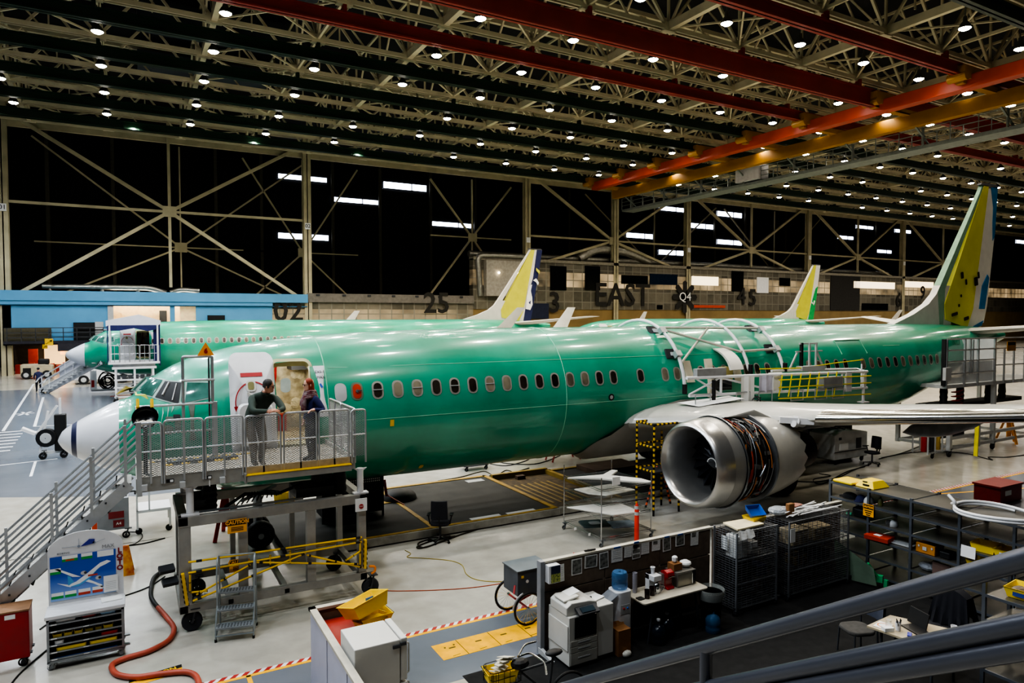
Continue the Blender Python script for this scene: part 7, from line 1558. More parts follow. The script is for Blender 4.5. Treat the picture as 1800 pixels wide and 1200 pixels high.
sitem('clear_bag', MB().sph((15.65, -9.85, .55), .18, .2, .09, 9, 6), mat('clear bag plastic', 'B8BCC4', .2, alpha=.6, bump=.7, scale=8), 'clear plastic bag of red and white parts low in the middle bay', 'bag'); sitem('brown_panel', MB().cbox((15.45, -10.2, .62), .03, .34, .28), mat('mauve brown board', '6A544C', .8), 'mauve brown board standing low in the middle bay', 'board')
sitem('cable_coil', MB().tube([(15.4+.62*cos(a)+.25, -11.1+.72*sin(a), 1.93+.02*sin(2*a)+.008*a) for a in [2*pi*i/36 for i in range(64)]], .03, 8).tube(spline([(15.9, -10.4, 1.95), (15.6, -10.3, 1.97), (15.4, -10.45, 2.05), (15.45, -10.3, 2.16)], 5), .03, 8), white, 'white hose coiled in large loops on top of the long shelving', 'hose', smooth=60)
sitem('blue_boards', MB().box(15.5, 16.3, -12.3, -11.75, 1.905, 1.95).box(15.45, 16.3, -12.0, -11.65, 1.95, 1.97), blue, 'blue boards on top of the long shelving behind the coil', 'boards')
GPn = thing('green_skin', 'large pale green curved panel leaning at the end of the shelving', 'panel', (14.75, -8.9, 0)); P = [[(14.55+.25*u+.12*v, -8.45-.75*u*(.35+.65*v if False else 1), .05+.85*(1-v)*(1-.55*u)+.0) for u in (0, .25, .5, .75, 1)] for v in (0, .25, .5, .75, 1)]
t = MB(); t.grid(P).grid([[(a+.03, b+.02, c) for a, b, c in q] for q in P]); part('skin_sheet', t, mat('pale green skin', '8FA890', .5), GPn, 60); part('green_bracket', MB().bar((14.85, -9.05, .5), (15.0, -9.2, .2), .1, .04).cbox((15.0, -9.2, .2), .1, .14, .14, rz=.4).cbox((15.05, -9.32, .12), .06, .08, .16), mat('bracket green', '2F9A62', .5), GPn)
for lb, x, y, m_ in (('brown papers on the nearer shelving below the yellow trays', 12.95, -12.7, mat('paper litter', '8F8A80', .8, scale=8, hex2='5A564E')), ('grey litter on the nearer shelving beside the red lid', 12.95, -13.1, lgrey)): sitem('paper_pile', MB().cbox((x, y, 1.14), .3, .3, .03, rz=.3).cbox((x+.05, y, 1.165), .22, .25, .02, rz=.7), m_, lb, 'papers')
sitem('red_lid_tub', MB().lathe([(.02, 0), (.09, 0), (.1, .1), (.02, .1)], (12.8, -13.0, 1.125), (0, 0, 1), 14).lathe([(.105, .1), (.11, .16), (.02, .17)], (12.8, -13.0, 1.125), (0, 0, 1), 14), red, 'red lidded tub on the nearer shelving', 'tub', smooth=50)
# ---- desk with laptop, chairs, jackets
DT = thing('work_table', 'small beige table carrying a laptop and cups between the rails', 'table', (12.3, -11.6, 0)); part('tabletop', MB().prism([(11.6, -11.15), (12.3, -11.1), (12.75, -12.1), (11.75, -12.1)], (0, 0, .72), (1, 0, 0), (0, 1, 0), (0, 0, .03)), mat('beige top', 'B5A78C', .5), DT)
for x, y in ((11.75, -11.3), (12.2, -11.25), (12.5, -12.0), (11.9, -12.0)): part('leg', MB().cyl((x, y, 0), (x, y, .72), .02), dgrey, DT)
LPt = thing('laptop', 'black laptop open on the small beige table', 'laptop', (12.2, -11.6, .752)); part('keyboard_base', MB().cbox((12.12, -11.62, .762), .24, .36, .02, rz=-.3), bplast, LPt, bevel=.005); part('screen', MB().cbox((12.3, -11.56, .88), .02, .38, .25, rz=-.3, ry=.25), black, LPt, bevel=.005); part('sticker', MB().cbox((12.31, -11.7, .95), .022, .04, .03, rz=-.3, ry=.25), paper, LPt)
def cup(x, y, z, m_, lb, h_=.13, r_=.045): return solo('paper_cup', MB().lathe([(.01, 0), (r_*.75, 0), (r_, h_), (r_*.9, h_), (r_*.66, .01), (.01, .01)], (x, y, z), (0, 0, 1), 16), m_, lb, 'cup', smooth=50)
cup(11.86, -11.5, .752, white, 'white pen cup on the small beige table'); cup(12.58, -11.95, .752, white, 'white paper cup at the far end of the small beige table', .1)
t = MB()
for k in range(5): t.bar((11.86+.01*(k-2), -11.5+.012*(k % 3-1), .8), (11.86+.03*(k-2), -11.5+.03*(k % 3-1), .93), .01)
solo('pen_bundle', t, bplast, 'dark pens standing in the white pen cup', 'pens', kind='stuff')
solo('sticky_box', MB().cbox((11.72, -11.42, .78), .16, .1, .06, rz=-.4), paper, 'small white box beside the white pen cup', 'box', bevel=.004); solo('clear_holder', MB().cbox((11.85, -11.35, .81), .08, .06, .12, rz=.2), clear, 'clear plastic holder behind the small white box', 'holder'); solo('note_sheet', MB().mat(0).cbox((11.82, -11.28, .755), .26, .2, .004, rz=.2).mat(1).lathe([(.07, 0), (.085, 0), (.085, .003), (.07, .003)], (11.82, -11.28, .757), (0, 0, 1), 18), [paper, orange], 'white sheet with an orange ring on the small beige table', 'paper'); solo('blue_marker', MB().cbox((11.86, -11.68, .765), .14, .06, .02, rz=.5), mat('marker blue', '2A36A0', .4), 'blue markers beside the laptop', 'marker', bevel=.004)
GC = thing('visitor_chair', 'grey upholstered visitor chair drawn up to the small beige table', 'chair', (11.95, -10.75, 0), R(-20)); gf = mat('grey upholstery', '4A4845', .95, scale=12)
part('seat', MB().prism(rrect(.48, .46, .15, 5), (0, 0, .42), (1, 0, 0), (0, 1, 0), (0, 0, .07)), gf, GC, None, True, bevel=.025)
rows = [[(.3+.05*(1-u*u)+.06*(z-.6), .22*u, z) for u in (-1, -.5, 0, .5, 1)] for z in (.6, .72, .84, .92)]; t = MB(); t.grid(rows).grid([[(a+.05, b, c) for a, b, c in q] for q in rows]).grid([[rows[-1][i], (rows[-1][i][0]+.05, rows[-1][i][1], rows[-1][i][2])] for i in range(5)]); part('backrest', t, mat('blue grey upholstery', '3E4350', .95), GC, 50, True)
for s in (-1, 1):
    for x in (-.2, .24): part('leg', MB().cyl((x, .22*s, 0), (x*.9, .2*s, .43 if x < 0 else .66), .014, 8), dgrey, GC, 40, True)
JC = thing('jacket_chair', 'black chair with a dark jacket draped over its back beside the shelving', 'chair', (13.3, -11.4, 0)); part('seat', MB().prism(rrect(.48, .46, .12, 4), (13.3, -11.35, .42), (1, 0, 0), (0, 1, 0), (0, 0, .08)), fabric_dk, JC, bevel=.02); part('backrest', MB().cbox((13.42, -11.5, .8), .08, .46, .5, rz=.2), fabric_dk, JC, bevel=.03); part('pedestal', MB().cyl((13.3, -11.35, .05), (13.3, -11.35, .42), .035).bar((13.05, -11.35, .05), (13.55, -11.35, .05), .05).bar((13.3, -11.6, .05), (13.3, -11.1, .05), .05), bplast, JC)
rr_ = random.Random(9); P = []
for i in range(9):
    q = i/8; P.append([(13.38-.14*(.4+.6*q)-.03*cos(k*1.9)*q, -11.5+(k-8)*.037*(.85+.35*q), 1.12-.62*q-.04*sin(k*1.3)*q-.012*(k-8)**2*.12) for k in range(17)])
t = MB(); t.grid(P).grid([[(2*13.42-a, b, c) for a, b, c in q] for q in P[:7]]).grid([[P[0][k], (2*13.42-P[0][k][0], P[0][k][1], P[0][k][2])] for k in range(17)]); solo('dark_jacket', t, mat('dark navy jacket', '15161E', .95), 'dark jacket hung over the black chair by the shelving', 'jacket', smooth=60)
p = at(1292, 1186, z=1.05); PC = thing('cloth_chair', 'chair at the bottom edge whose back carries a plaid shirt', 'chair', (p.x, p.y, 0)); part('backrest', MB().cbox((p.x, p.y, .84), .42, .06, .34, rz=-.6), fabric_dk, PC, bevel=.02); part('seat', MB().prism(rrect(.44, .42, .1, 4), (p.x+.12, p.y-.2, .42), (1, 0, 0), (0, 1, 0), (0, 0, .06)), fabric_dk, PC); part('pedestal', MB().cyl((p.x+.12, p.y-.2, 0), (p.x+.12, p.y-.2, .42), .035).bar((p.x, p.y, .5), (p.x, p.y, .8), .05), bplast, PC)
pm = bpy.data.materials.new('black white plaid'); pm.use_nodes = True; nt = pm.node_tree; tc = nt.nodes.new('ShaderNodeTexCoord'); ck = nt.nodes.new('ShaderNodeTexChecker'); ck.inputs['Scale'].default_value = 26; ck.inputs['Color1'].default_value = (.5, .52, .56, 1); ck.inputs['Color2'].default_value = (.012, .013, .02, 1); nt.links.new(tc.outputs['Object'], ck.inputs['Vector']); nt.links.new(ck.outputs['Color'], nt.nodes['Principled BSDF'].inputs['Base Color']); nt.nodes['Principled BSDF'].inputs['Roughness'].default_value = .95
P = []; ux = V((cos(-.6), sin(-.6), 0)); uy = V((-sin(-.6), cos(-.6), 0))
for i in range(8):
    q = i/7; a = pi*q; P.append([tuple(V((p.x, p.y, 0))+ux*((k-6)*.036)+uy*(.05*cos(a)*-1-.0)+V((0, 0, 1.03+.06*sin(a)-abs(q-.5)*.5-.004*(k-6)**2))) for k in range(13)])
solo('plaid_shirt', MB().grid(P), pm, 'black and white plaid shirt over a chair back at the bottom edge', 'shirt', smooth=60)
solo('white_note', MB().cbox((11.3, -12.2, .02), .3, .2, .02, rz=.4), paper, 'white paper on the carpet below the small table', 'paper')
solo('pale_case', MB().prism([(0, 0), (.34, 0), (.4, .12), (.3, .2), (.05, .18)], (10.9, -13.6, .45), (1, 0, 0), (0, 1, 0), (0, 0, .1)), mat('pale mint case', 'B8C8C4', .5), 'pale case on a stool at the lower right edge', 'case', bevel=.02); solo('stool', MB().cyl((11.1, -13.5, .4), (11.1, -13.5, .45), .2, 18).cyl((11.1, -13.5, .03), (11.1, -13.5, .4), .03).lathe([(.02, .03), (.2, .02), (.2, 0), (.02, 0)], (11.1, -13.5, 0), (0, 0, 1), 18), bplast, 'black stool under the pale case at the lower right edge', 'stool', smooth=40)
t = MB()
for k in range(9): t.cbox((12.75+.12*rr_.random(), -12.5-.16*k, .79), .16, .12, .06+.05*rr_.random(), rz=rr_.random())
solo('bottle_row', t, mat('assorted white bottles', 'B8B4AC', .4, scale=5, hex2='8A8078'), 'white assorted supplies along a low shelf of the nearer shelving', 'supplies', kind='stuff', bevel=.01)
# ---- enclosure with refrigerator and yellow trays
EN = thing('low_enclosure', 'pale panelled low wall with a beige cap at the bottom centre', 'partition', (3.75, -8.6, 0)); lv = mat('lavender panel', 'B4B4C4', .5, var=.03)
for k in range(4): part('wall_panel', MB().box(3.7, 3.76, -8.42-k, -7.47-k, 0, 1.27), lv, EN, bevel=.006)
part('wall_panel', MB().box(3.76, 4.75, -7.5, -7.44, 0, 1.27), pbrown, EN); part('cap_rail', MB().box(3.68, 3.78, -11.5, -7.42, 1.27, 1.31).box(3.68, 4.78, -7.52, -7.42, 1.27, 1.31), cap, EN)
part('inner_lining', MB().box(3.76, 3.78, -11.4, -7.5, 0, 1.27), pbrown, EN)
solo('red_top_cabinet', MB().mat(0).box(3.8, 4.72, -8.7, -7.54, 0, 1.08).mat(1).box(3.79, 4.74, -8.71, -7.53, 1.08, 1.11), [lgrey, mat('red laminate', '9C3328', .4)], 'red topped cabinet inside the low enclosure behind the fridge', 'cabinet')
FR = thing('refrigerator', 'white refrigerator seen from above inside the low enclosure', 'refrigerator', (4.1, -9.1, 0)); fw_ = mat('fridge white', 'C8C6C0', .4, var=.03)
part('fridge_body', MB().box(3.8, 4.4, -9.44, -8.78, .03, 1.5), fw_, FR, bevel=.012); part('fridge_door', MB().box(4.41, 4.5, -9.44, -8.78, .06, .92), fw_, FR, bevel=.015); part('freezer_door', MB().box(4.41, 4.5, -9.44, -8.78, .95, 1.51), fw_, FR, bevel=.015)
for z0, z1 in ((1.0, 1.4), (.5, .88)): part('handle', MB().tube(bend([(4.5, -9.36, z0), (4.545, -9.36, z0), (4.545, -9.36, z1), (4.5, -9.36, z1)], .03), .012, 6), lgrey, FR, 40)
part('hinge', MB().box(4.3, 4.4, -9.46, -9.44, 1.4, 1.44).box(4.4, 4.48, -9.46, -9.44, 1.42, 1.46), dgrey, FR)
tray(4.48, -8.05, 1.115, .5, .34, .12, ybin, 'lowest yellow tray on the red topped cabinet', rz=.5); tray(4.4, -7.98, 1.22, .62, .46, .2, ybin, 'tilted yellow tray with a blue slot on the other trays', rz=.35, rx=R(-16), ry=R(-8)); tray(4.5, -8.0, 1.18, .5, .34, .1, ybin, 'yellow tray in the middle of the small stack', rz=.1)
p = at(648, 1056, z=1.5); solo('blue_label', MB().cbox((4.5, -7.82, 1.42), .13, .02, .05, rz=.35, rx=R(-16)), blue, 'blue label on the back rim of the tilted yellow tray', 'label')
# ---- tricycle with a grey box
TC = thing('cargo_tricycle', 'cargo tricycle with a grey steel box, half hidden by the partition', 'tricycle', (7.9, -6.8, 0)); bxg = mat('box blue grey', '4C535C', .45)
part('cargo_box', MB().box(7.55, 8.25, -7.0, -6.45, .52, .98), bxg, TC, bevel=.01); part('box_lid', MB().box(7.53, 8.27, -7.02, -6.43, .98, 1.0), mat('lid grey', '5E666C', .4), TC)
part('lock_disc', MB().cyl((7.75, -7.01, .78), (7.75, -7.0, .78), .03), paper, TC, 40); part('yellow_latch', MB().box(7.62, 7.67, -7.02, -7.0, .86, .9), yellow, TC)
for x, y in ((7.72, -7.1), (7.72, -6.35), (9.0, -6.7)):
    o = part('wheel', MB().tube([(x+.29*cos(a), y, .31+.29*sin(a)) for a in [2*pi*i/32 for i in range(32)]], .022, 8, close=True), black, TC, 50)
    t = MB(); t.cyl((x, y-.03, .31), (x, y+.03, .31), .025); t.tube([(x+.265*cos(a), y, .31+.265*sin(a)) for a in [2*pi*i/32 for i in range(32)]], .009, 5, close=True)
    for k in range(18): a = 2*pi*k/18; t.bar((x, y, .31), (x+.26*cos(a), y, .31+.26*sin(a)), .003)
    part('spokes', t, chrome, o)
part('mudguard', MB().tube([(7.72-.325*cos(a), -7.1, .31+.325*sin(a)) for a in [.1+.1*i for i in range(12)]], .018, 6), mat('mudguard silver', 'B8B8BC', .3, .5), TC, 40); part('red_tube', MB().tube([(7.5, -6.98, .74), (7.44, -7.05, .62)], .02, 6), red, TC)
part('tricycle_frame', MB().tube([(7.72, -6.72, .31), (8.4, -6.7, .5), (9.0, -6.7, .9)], .025, 7).tube([(7.72, -7.08, .31), (7.72, -6.37, .31)], .02, 7).tube([(9.0, -6.7, .35), (9.0, -6.7, 1.0), (8.9, -6.95, 1.05)], .02, 6), red, TC, 40)
# ---- bicycle basket at the bottom edge
BK = thing('parked_bicycle', 'parked black bicycle at the bottom edge with a wire basket over its wheel', 'bicycle', (6.0, -9.9, 0)); c = V((5.75, -9.72, 0))
t = MB()
for z in (.74, .84, .94): t.tube([tuple(c+V((x, y, z))) for x, y in rrect(.46, .3, .06, 3)], .006, 5, close=True)
for x, y in rrect(.46, .3, .06, 3)[::1]: t.bar(c+V((x, y, .74)), c+V((x, y, .94)), .005)
for k in range(6): t.bar(c+V((-.22+.088*k, -.15, .74)), c+V((-.22+.088*k, .15, .74)), .005); t.bar(c+V((-.22+.088*k, -.15, .74)), c+V((-.22+.088*k, -.15, .94)), .005)
part('wire_basket', t, black, BK); t = MB(); t.tube(bend([(6.0, -9.72, 1.0), (6.15, -9.8, 1.06), (6.2, -10.1, 1.04), (6.1, -10.3, 1.0)], .08), .014, 7).tube(bend([(6.0, -9.72, 1.0), (6.2, -9.55, 1.05), (6.42, -9.5, 1.02)], .08), .014, 7); part('handlebar', t, chrome, BK, 40)
for x in (5.75, 6.75): part('wheel', MB().tube([(x+.31*cos(a), -9.72-.12*(x-5.75), .33+.31*sin(a)) for a in [2*pi*i/30 for i in range(30)]], .02, 7, close=True), black, BK, 50)
part('bicycle_frame', MB().tube([(5.75, -9.72, .33), (5.98, -9.74, .98)], .018, 6).tube([(5.97, -9.74, .85), (6.45, -9.8, .4), (6.75, -9.84, .33)], .018, 6).tube([(5.97, -9.74, .8), (6.5, -9.8, .85)], .018, 6).tube([(6.45, -9.8, .4), (6.52, -9.81, .95)], .018, 6), dgrey, BK, 40); part('saddle', MB().sph((6.53, -9.81, .97), .14, .08, .04), black, BK, 60)
tray(5.72, -9.72, .75, .44, .28, .16, ybin, 'yellow tray of papers in the bicycle basket', rz=-.15); t = MB()
for k in range(6): t.cbox((5.7+.02*k, -9.7-.01*k, .86+.04*k), .2, .16, .012, rz=.4*k, rx=.3*(k % 3-1), ry=.25)
solo('crumpled_papers', t, mat('cream papers', 'D6CFBC', .8), 'crumpled cream papers in the bicycle tray', 'papers'); solo('dark_bag', MB().sph((5.95, -9.86, .98), .14, .1, .07, 10, 6), black, 'black bag lying across the bicycle handlebar', 'bag')
# ---- dark stair rail in front of the viewer
HR = thing('stair_railing', 'dark grey tubular stair railing crossing the lower right foreground', 'railing', (3, -16.5, 3.2)); hm = mat('gunmetal rail paint', '4E5058', .3, .3, var=.06)
def cray(u, v):
    f = V((cos(YAW)*cos(PIT), sin(YAW)*cos(PIT), -sin(PIT))); r = V((sin(YAW), -cos(YAW), 0)); return f+r*((u-900)/1200)-r.cross(f)*((v-600)/1200)
D = cray(357, 1384)
for v in (983, 1098, 1140):
    A = CP+cray(1800, v)*1.25; t = MB(); t.tube([A-D*.5, A+D*3.6], .0205, 16); part('rail_tube', t, hm, HR, 60)
A = CP+cray(1800, 983)*1.25
for s in (.79, 2.6): q = A+D*s; part('rail_post', MB().cyl(q, q+V((0, 0, -.75)), .019, 12), hm, HR, 60)
# ================================================================ distant things beside the second aircraft
DC = thing('covered_dock', 'white and navy canopied entry dock at the nose door of the second airliner', 'work stand', (1.5, 35, 0)); nv = mat('navy curtain', '23285E', .8); cv = mat('canopy white', 'D4D4DC', .6, var=.03)
x0, x1, y0, y1 = .15, 3.1, 33.4, 36.0; zk = 2.65
t = MB(); t.prism([(x0-.1, 5.0), (x1+.1, 5.0), (x1+.1, 5.35), ((x0+x1)/2+.3, 5.75), (x0-.1, 5.35)], (0, y0, 0), (1, 0, 0), (0, 0, 1), (0, y1-y0, 0)); part('canopy', t, cv, DC)
t = MB(); t.prism([(x0, 5.05), (x1, 5.05), (x1, 4.8), ((x0+x1)/2+.8, 4.65), ((x0+x1)/2, 4.85), ((x0+x1)/2-.8, 4.7), (x0, 4.7)], (0, y0-.03, 0), (1, 0, 0), (0, 0, 1), (0, .02, 0)).box(x1, x1+.06, y0, y1, zk-.3, 5.1).box(x0-.05, x0, y0, y0+.5, zk, 5.0).box(x1-.35, x1, y0+.2, y0+.22, zk, 4.9); part('curtain', t, nv, DC)
t = MB(); t.box(x0, x1, y0-.4, y1, zk-.12, zk).box(x0+.2, x1-.2, y0-.3, y0-.1, 2.2, 2.35).box(x0+.2, x1-.2, y1-.3, y1-.1, 2.2, 2.35)
for x in (x0+.1, x1-.1):
    for y in (y0, y1-.2): t.bar((x, y, 2.6), (x, y, 5.05), .1)
part('deck_frame', t, white, DC)
for k in range(5): rail_panel(x0+.1+k*.57, x0+.62+k*.57, y0-.35, zk+.05, 3.75, DC, grid=False)
t = MB()
for x in (x0+.4, (x0+x1)/2, x1-.4):
    for y in (y0-.2, y1-.3): t.bar((x, y, .3), (x, y, 2.3), .12)
for z in (.4, 1.0, 1.5): t.bar((x0+.3, y0-.2, z), (x1-.2, y0-.2, z), .1); t.bar((x0+.3, y1-.3, z), (x1-.2, y1-.3, z), .1)
part('support_frame', t, white, DC); t = MB()
for k in range(6): t.bar((x0+.4+.1*k, y0-.3, .6+.1*k), (x1-.5-.1*k, y0-.3, 1.4-.15*k), .06)
part('yellow_brace', t, mat('dim yellow brace', 'A8984A', .6), DC); t = MB()
for k in range(7): t.box(x0+.4+k*.35, x0+.65+k*.35, y0-.25, y0+.2, 1.55, 1.8)
part('stored_gear', t, dgrey, DC)
for x in (x0+.4, x1-.4): t = MB(); caster(t, x, y0-.2, .16, .1, 0, 0, 1); part('caster', t, [dgrey, black], DC, 40)
a, b = at(76, 690, z=0), V((-.6, 37.2, 2.5)); S2 = thing('boarding_stairs', 'white stairs leading down from the nose of the second airliner', 'stairs', (a.x, a.y, 0))
a = V(a); hb = V((.5, -.9, 0))*.55; t = MB()
for s in (-1, 1): t.bar(a+hb*s+V((0, 0, .1)), b+hb*s, .12, .3, up=(0, 0, 1))
part('stringer', t, white, S2); t = MB()
for k in range(11): p = a.lerp(b, (k+.5)/11); t.cbox(p+V((0, 0, .05)), .3, 1.1, .05)
part('tread', t, lgrey, S2); t = MB()
for s in (-1, 1):
    t.tube([a+hb*s+V((-.2, 0, .75)), a+hb*s+V((0, 0, 1.05)), b+hb*s+V((0, 0, 1.0))], .05, 6).tube([a+hb*s+V((0, 0, .6)), b+hb*s+V((0, 0, .55))], .04, 6)
    for k in (.05, .5, .95): p = a.lerp(b, k)+hb*s; t.bar(p, p+V((0, 0, 1)), .06)
part('handrail', t, white, S2); t = MB(); t.poly([a.lerp(b, .4)+hb*-1.1+V((0, 0, .1)), b+hb*-1.1, b+hb*-1.1+V((0, 0, .9)), a.lerp(b, .4)+hb*-1.1+V((0, 0, 1))]); part('side_sheet', t, cv, S2)
t = MB(); caster(t, a.x, a.y, .14, .1, 0, 0, 1); part('caster', t, [dgrey, black], S2, 40)
def vehicle(label, nm, cat, x, y, L, Hb, m_, cab, rz=0, sc=1.):
    r = thing(nm, label, cat, (x, y, 0), rz)
    part('body', MB().prism([(-L/2, .35), (L/2, .35), (L/2, Hb*.75), (L/2-.3, Hb*.8), (L*.1, Hb*.82), (0, Hb), (-L/2, Hb*.98)] if cab else [(-L/2, .3), (L/2, .3), (L/2, Hb*.9), (L/4, Hb), (-L/2, Hb)], (0, -.75, 0), (1, 0, 0), (0, 0, 1), (0, 1.5, 0)), m_, r, None, True, bevel=.06)
    for sx in (-L*.32, L*.32):
        for sy in (-.78, .78): part('wheel', MB().mat(0).lathe([(.2, -.1), (.36, -.1), (.38, 0), (.36, .1), (.2, .1)], (sx, sy, .38), (0, 1, 0), 16).mat(1).lathe([(.01, -.11), (.2, -.1)], (sx, sy, .38), (0, 1 if sy < 0 else -1, 0), 14), [black, lgrey], r, 40, True)
    return r
p = at(168, 667, z=.3); v_ = vehicle('white utility van parked behind the stairs of the second airliner', 'utility_van', 'vehicle', p.x+.6, p.y, 4.4, 1.6, white, True); part('windscreen', MB().box(.4, 1.4, -.77, -.76, 1.1, 1.35), glassdk, v_, None, True)
p = at(66, 652, y=57); v_ = vehicle('cream tow tractor with a dark seat parked under the blue walkway', 'tow_tractor', 'vehicle', p.x, 57, 2.4, 1.3, mat('tractor cream', 'B0A488', .5), False); part('grille', MB().box(-1.0, -.4, -.77, -.75, .5, 1.0), black, v_, None, True); part('seat', MB().box(.1, .9, -.6, .5, 1.25, 1.75), black, v_, None, True, bevel=.1)
p = at(86, 601, y=59); ar = thing('arrow_sign', 'yellow square sign with a black arrow hanging by the blue walkway', 'sign', p); part('sign_plate', MB().box(p.x-.32, p.x+.32, 59, 59.05, p.z-.32, p.z+.32), yellow, ar); part('arrow', MB().bar((p.x-.24, 58.98, p.z-.16), (p.x+.2, 58.98, p.z+.14), .08, .02).prism([(.26, .2), (.04, .16), (.2, 0)], (p.x, 58.97, p.z), (1, 0, 0), (0, 0, 1), (0, .01, 0)), black, ar); part('hanger', MB().bar((p.x, 59.03, p.z+.3), (p.x, 59.03, p.z+1.2), .06), dgrey, ar)
q = at(79, 607, y=59.3); ar = thing('arrow_sign', 'smaller yellow arrow sign behind the square one', 'sign', q); part('sign_plate', MB().box(q.x-.2, q.x+.2, 59.3, 59.35, q.z-.3, q.z+.1), yellow, ar); part('arrow', MB().bar((q.x-.14, 59.28, q.z-.22), (q.x+.12, 59.28, q.z+.02), .06, .02), black, ar)
p = at(172, 692, z=0); CC = thing('hose_cart', 'white fronted cart full of coiled black hose by the second airliner', 'cart', (p.x, p.y, 0)); part('front_panel', MB().box(p.x-.45, p.x-.05, p.y-.05, p.y, .3, 1.7), white, CC); part('red_print', MB().box(p.x-.38, p.x-.2, p.y-.07, p.y-.05, .5, 1.0), red, CC); t = MB()
for k in range(9): t.tube([(p.x+.65+.06*sin(k*2.3)+.55*cos(q2)*(.35+.09*k), p.y+.1+.02*k, .9+.08*cos(k*1.7)+.6*sin(q2)*(.35+.08*k)*(1+.15*sin(3*q2+k))) for q2 in [2*pi*i/18 for i in range(18)]], .04, 5, close=True)
part('coiled_hose', t, black, CC); part('cart_frame', MB().box(p.x-.4, p.x+1.3, p.y-.1, p.y+.7, .2, .32).bar((p.x+1.2, p.y, .3), (p.x+1.2, p.y, 1.6), .08), grey, CC)
p = at(92, 805, z=0); ND = thing('nose_tug', 'white framed hose reel trolley with a black drum beside the white nose', 'trolley', (p.x, p.y, 0)); t = MB(); t.bar((p.x-.4, p.y, .25), (p.x+.5, p.y, .25), .1).bar((p.x-.5, p.y, 1.0), (p.x+.2, p.y, 2.1), .09).bar((p.x+.3, p.y, .3), (p.x+.3, p.y, 2.4), .08).bar((p.x-.4, p.y, .3), (p.x-.1, p.y, 1.9), .08).cbox((p.x-.75, p.y, 1.15), .5, .4, .1, ry=.5); part('trolley_frame', t, white, ND)
part('hose_drum', MB().lathe([(.12, -.12), (.36, -.12), (.36, .12), (.12, .12)], (p.x-.15, p.y-.1, .85), (.3, 1, 0), 18), black, ND, 40); part('black_column', MB().box(p.x+.1, p.x+.5, p.y-.2, p.y+.2, .3, 1.75), black, ND, bevel=.03); part('drum_hub', MB().lathe([(.02, -.15), (.2, -.14), (.22, -.1)], (p.x-.15, p.y-.1, .85), (.3, 1, 0), 14), lgrey, ND, 40)
for x in (-.3, .4): t = MB(); caster(t, p.x+x, p.y-.1, .14, .08, 0, 0, 1); part('caster', t, [dgrey, black], ND, 40)
p = at(200, 945, z=0); UC = thing('utility_cart', 'grey control cart with dark red plates parked behind the stairs', 'cart', (p.x, p.y, 0)); part('cart_body', MB().box(p.x-.35, p.x+.35, p.y-.2, p.y+.35, .25, 1.05), grey, UC, bevel=.015); t = MB(); t.mat(0).box(p.x-.1, p.x+.24, p.y-.21, p.y-.2, .55, .72).box(p.x+.0, p.x+.24, p.y-.21, p.y-.2, .32, .5).mat(1).box(p.x-.3, p.x-.05, p.y-.215, p.y-.2, .75, .98); part('cart_plate', t, [mat('plate dark red', '7E1C22', .5), dgrey], UC); text('A4', .1, (p.x+.12, p.y-.215, .41), (1, 0, 0), (0, 0, 1), UC, paper, depth=.001)
part('push_handle', MB().tube(bend([(p.x-.1, p.y-.2, 1.05), (p.x-.1, p.y-.2, 1.2), (p.x+.5, p.y-.2, 1.2), (p.x+.5, p.y-.1, 1.1)], .04), .025, 6), dgrey, UC)
for x in (-.28, .28): t = MB(); caster(t, p.x+x, p.y-.15, .09, .05, 0, 0, 1); part('caster', t, [dgrey, black], UC, 40)
p = at(184, 935, z=0); solo('orange_barrier', MB().prism([(-.2, 0), (.12, 0), (-.02, .8), (-.22, .8)], (p.x-.05, p.y-.6, .0), (1, 0, .2), (0, .1, 1), (0, .05, 0)), mat('barrier orange', 'D8512A', .5), 'orange folded barrier leaning by the grey control cart', 'barrier')
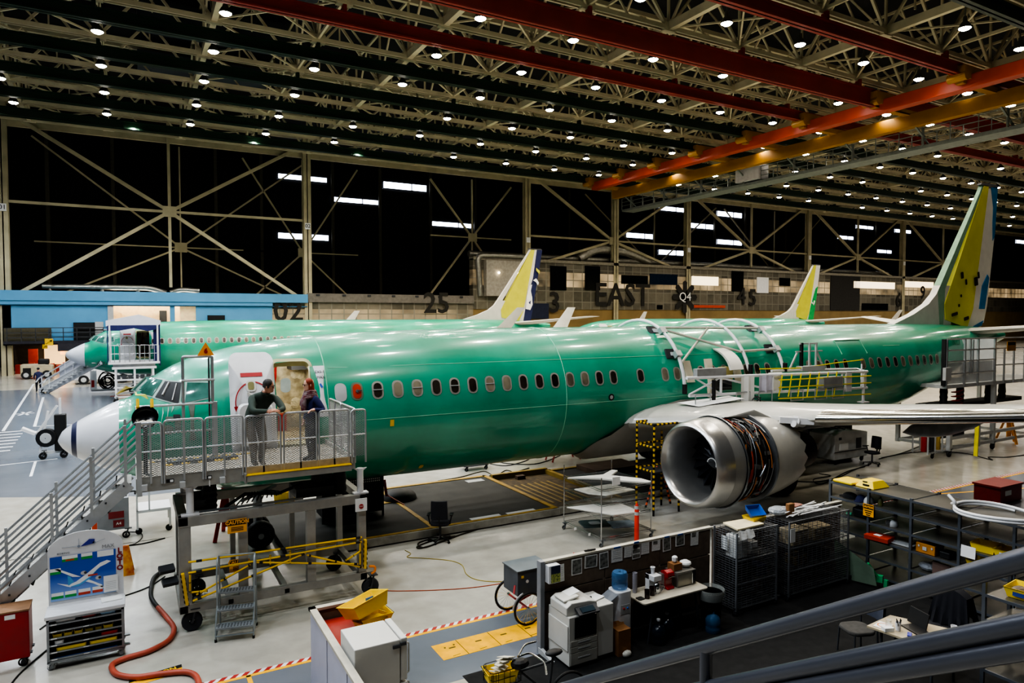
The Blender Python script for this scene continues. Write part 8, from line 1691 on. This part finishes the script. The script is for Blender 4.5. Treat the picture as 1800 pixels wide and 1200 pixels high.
p = at(222, 1012, z=0); solo('wet_floor_sign', MB().prism([(-.16, 0), (.16, 0), (.06, .62), (-.06, .62)], (p.x, p.y, 0), (1, 0, 0), (0, .25, 1), (0, .02, 0)).prism([(-.16, 0), (.16, 0), (.06, .62), (-.06, .62)], (p.x, p.y+.35, 0), (1, 0, 0), (0, -.25, 1), (0, .02, 0)), mat('yellow red sign', 'D8A020', .5, scale=6, hex2='B0401E'), 'yellow and red folding floor sign behind the LOTO cart', 'sign')
p = at(465, 905, z=0)
YB2 = thing('yellow_bucket', 'yellow mop bucket standing under the aircraft behind the stand', 'bucket', (p.x+.6, p.y+.2, 0)); part('bucket_shell', MB().lathe([(.02, 0), (.26, 0), (.32, .6), (.3, .6), (.24, .03)], (p.x+.6, p.y+.2, 0), (0, 0, 1), 4), yellow, YB2)
p = at(400, 950, z=0); solo('red_tripod', MB().bar((p.x-.3, p.y, 0), (p.x, p.y+.3, 1.3), .09).bar((p.x+.45, p.y, 0), (p.x, p.y+.3, 1.3), .09).bar((p.x, p.y+.9, 0), (p.x, p.y+.3, 1.3), .09).cyl((p.x, p.y+.3, .3), (p.x, p.y+.3, 1.4), .1), mat('jack red', 'A82A20', .45), 'red tripod nose jack under the aircraft behind the stand', 'jack')
t = MB(); p = at(262, 890, z=.6); t.mat(0).box(p.x-.3, p.x+.5, p.y-.4, p.y+.5, .55, .62)
for a_, b_ in ((-.28, -.38), (.48, -.38), (-.28, .48), (.48, .48)): t.bar((p.x+a_, p.y+b_, .12), (p.x+a_, p.y+b_, .6), .05)
t.bar((p.x-.28, p.y-.38, .6), (p.x-.28, p.y-.38, 1.7), .04).bar((p.x-.0, p.y-.38, .6), (p.x-.0, p.y-.38, 1.7), .04)
t.mat(1)
for a_ in (-.25, .45): t.cyl((p.x+a_, p.y-.4, .08), (p.x+a_, p.y-.34, .08), .08)
solo('platform_trolley', t, [white, black], 'white platform trolley behind the left end of the stand', 'trolley')
for k, (u, v) in enumerate(((293, 1000), (299, 1022))): p = at(u, v, y=-4.0); solo('pedal_box', MB().cbox(p, .26, .16, .08, rx=.5, rz=.2), dgrey, ['upper dark pedal box hung on the left end of the stand', 'lower dark pedal box hung on the left end of the stand'][k], 'pedal', 'pedals on the stand end', bevel=.01)
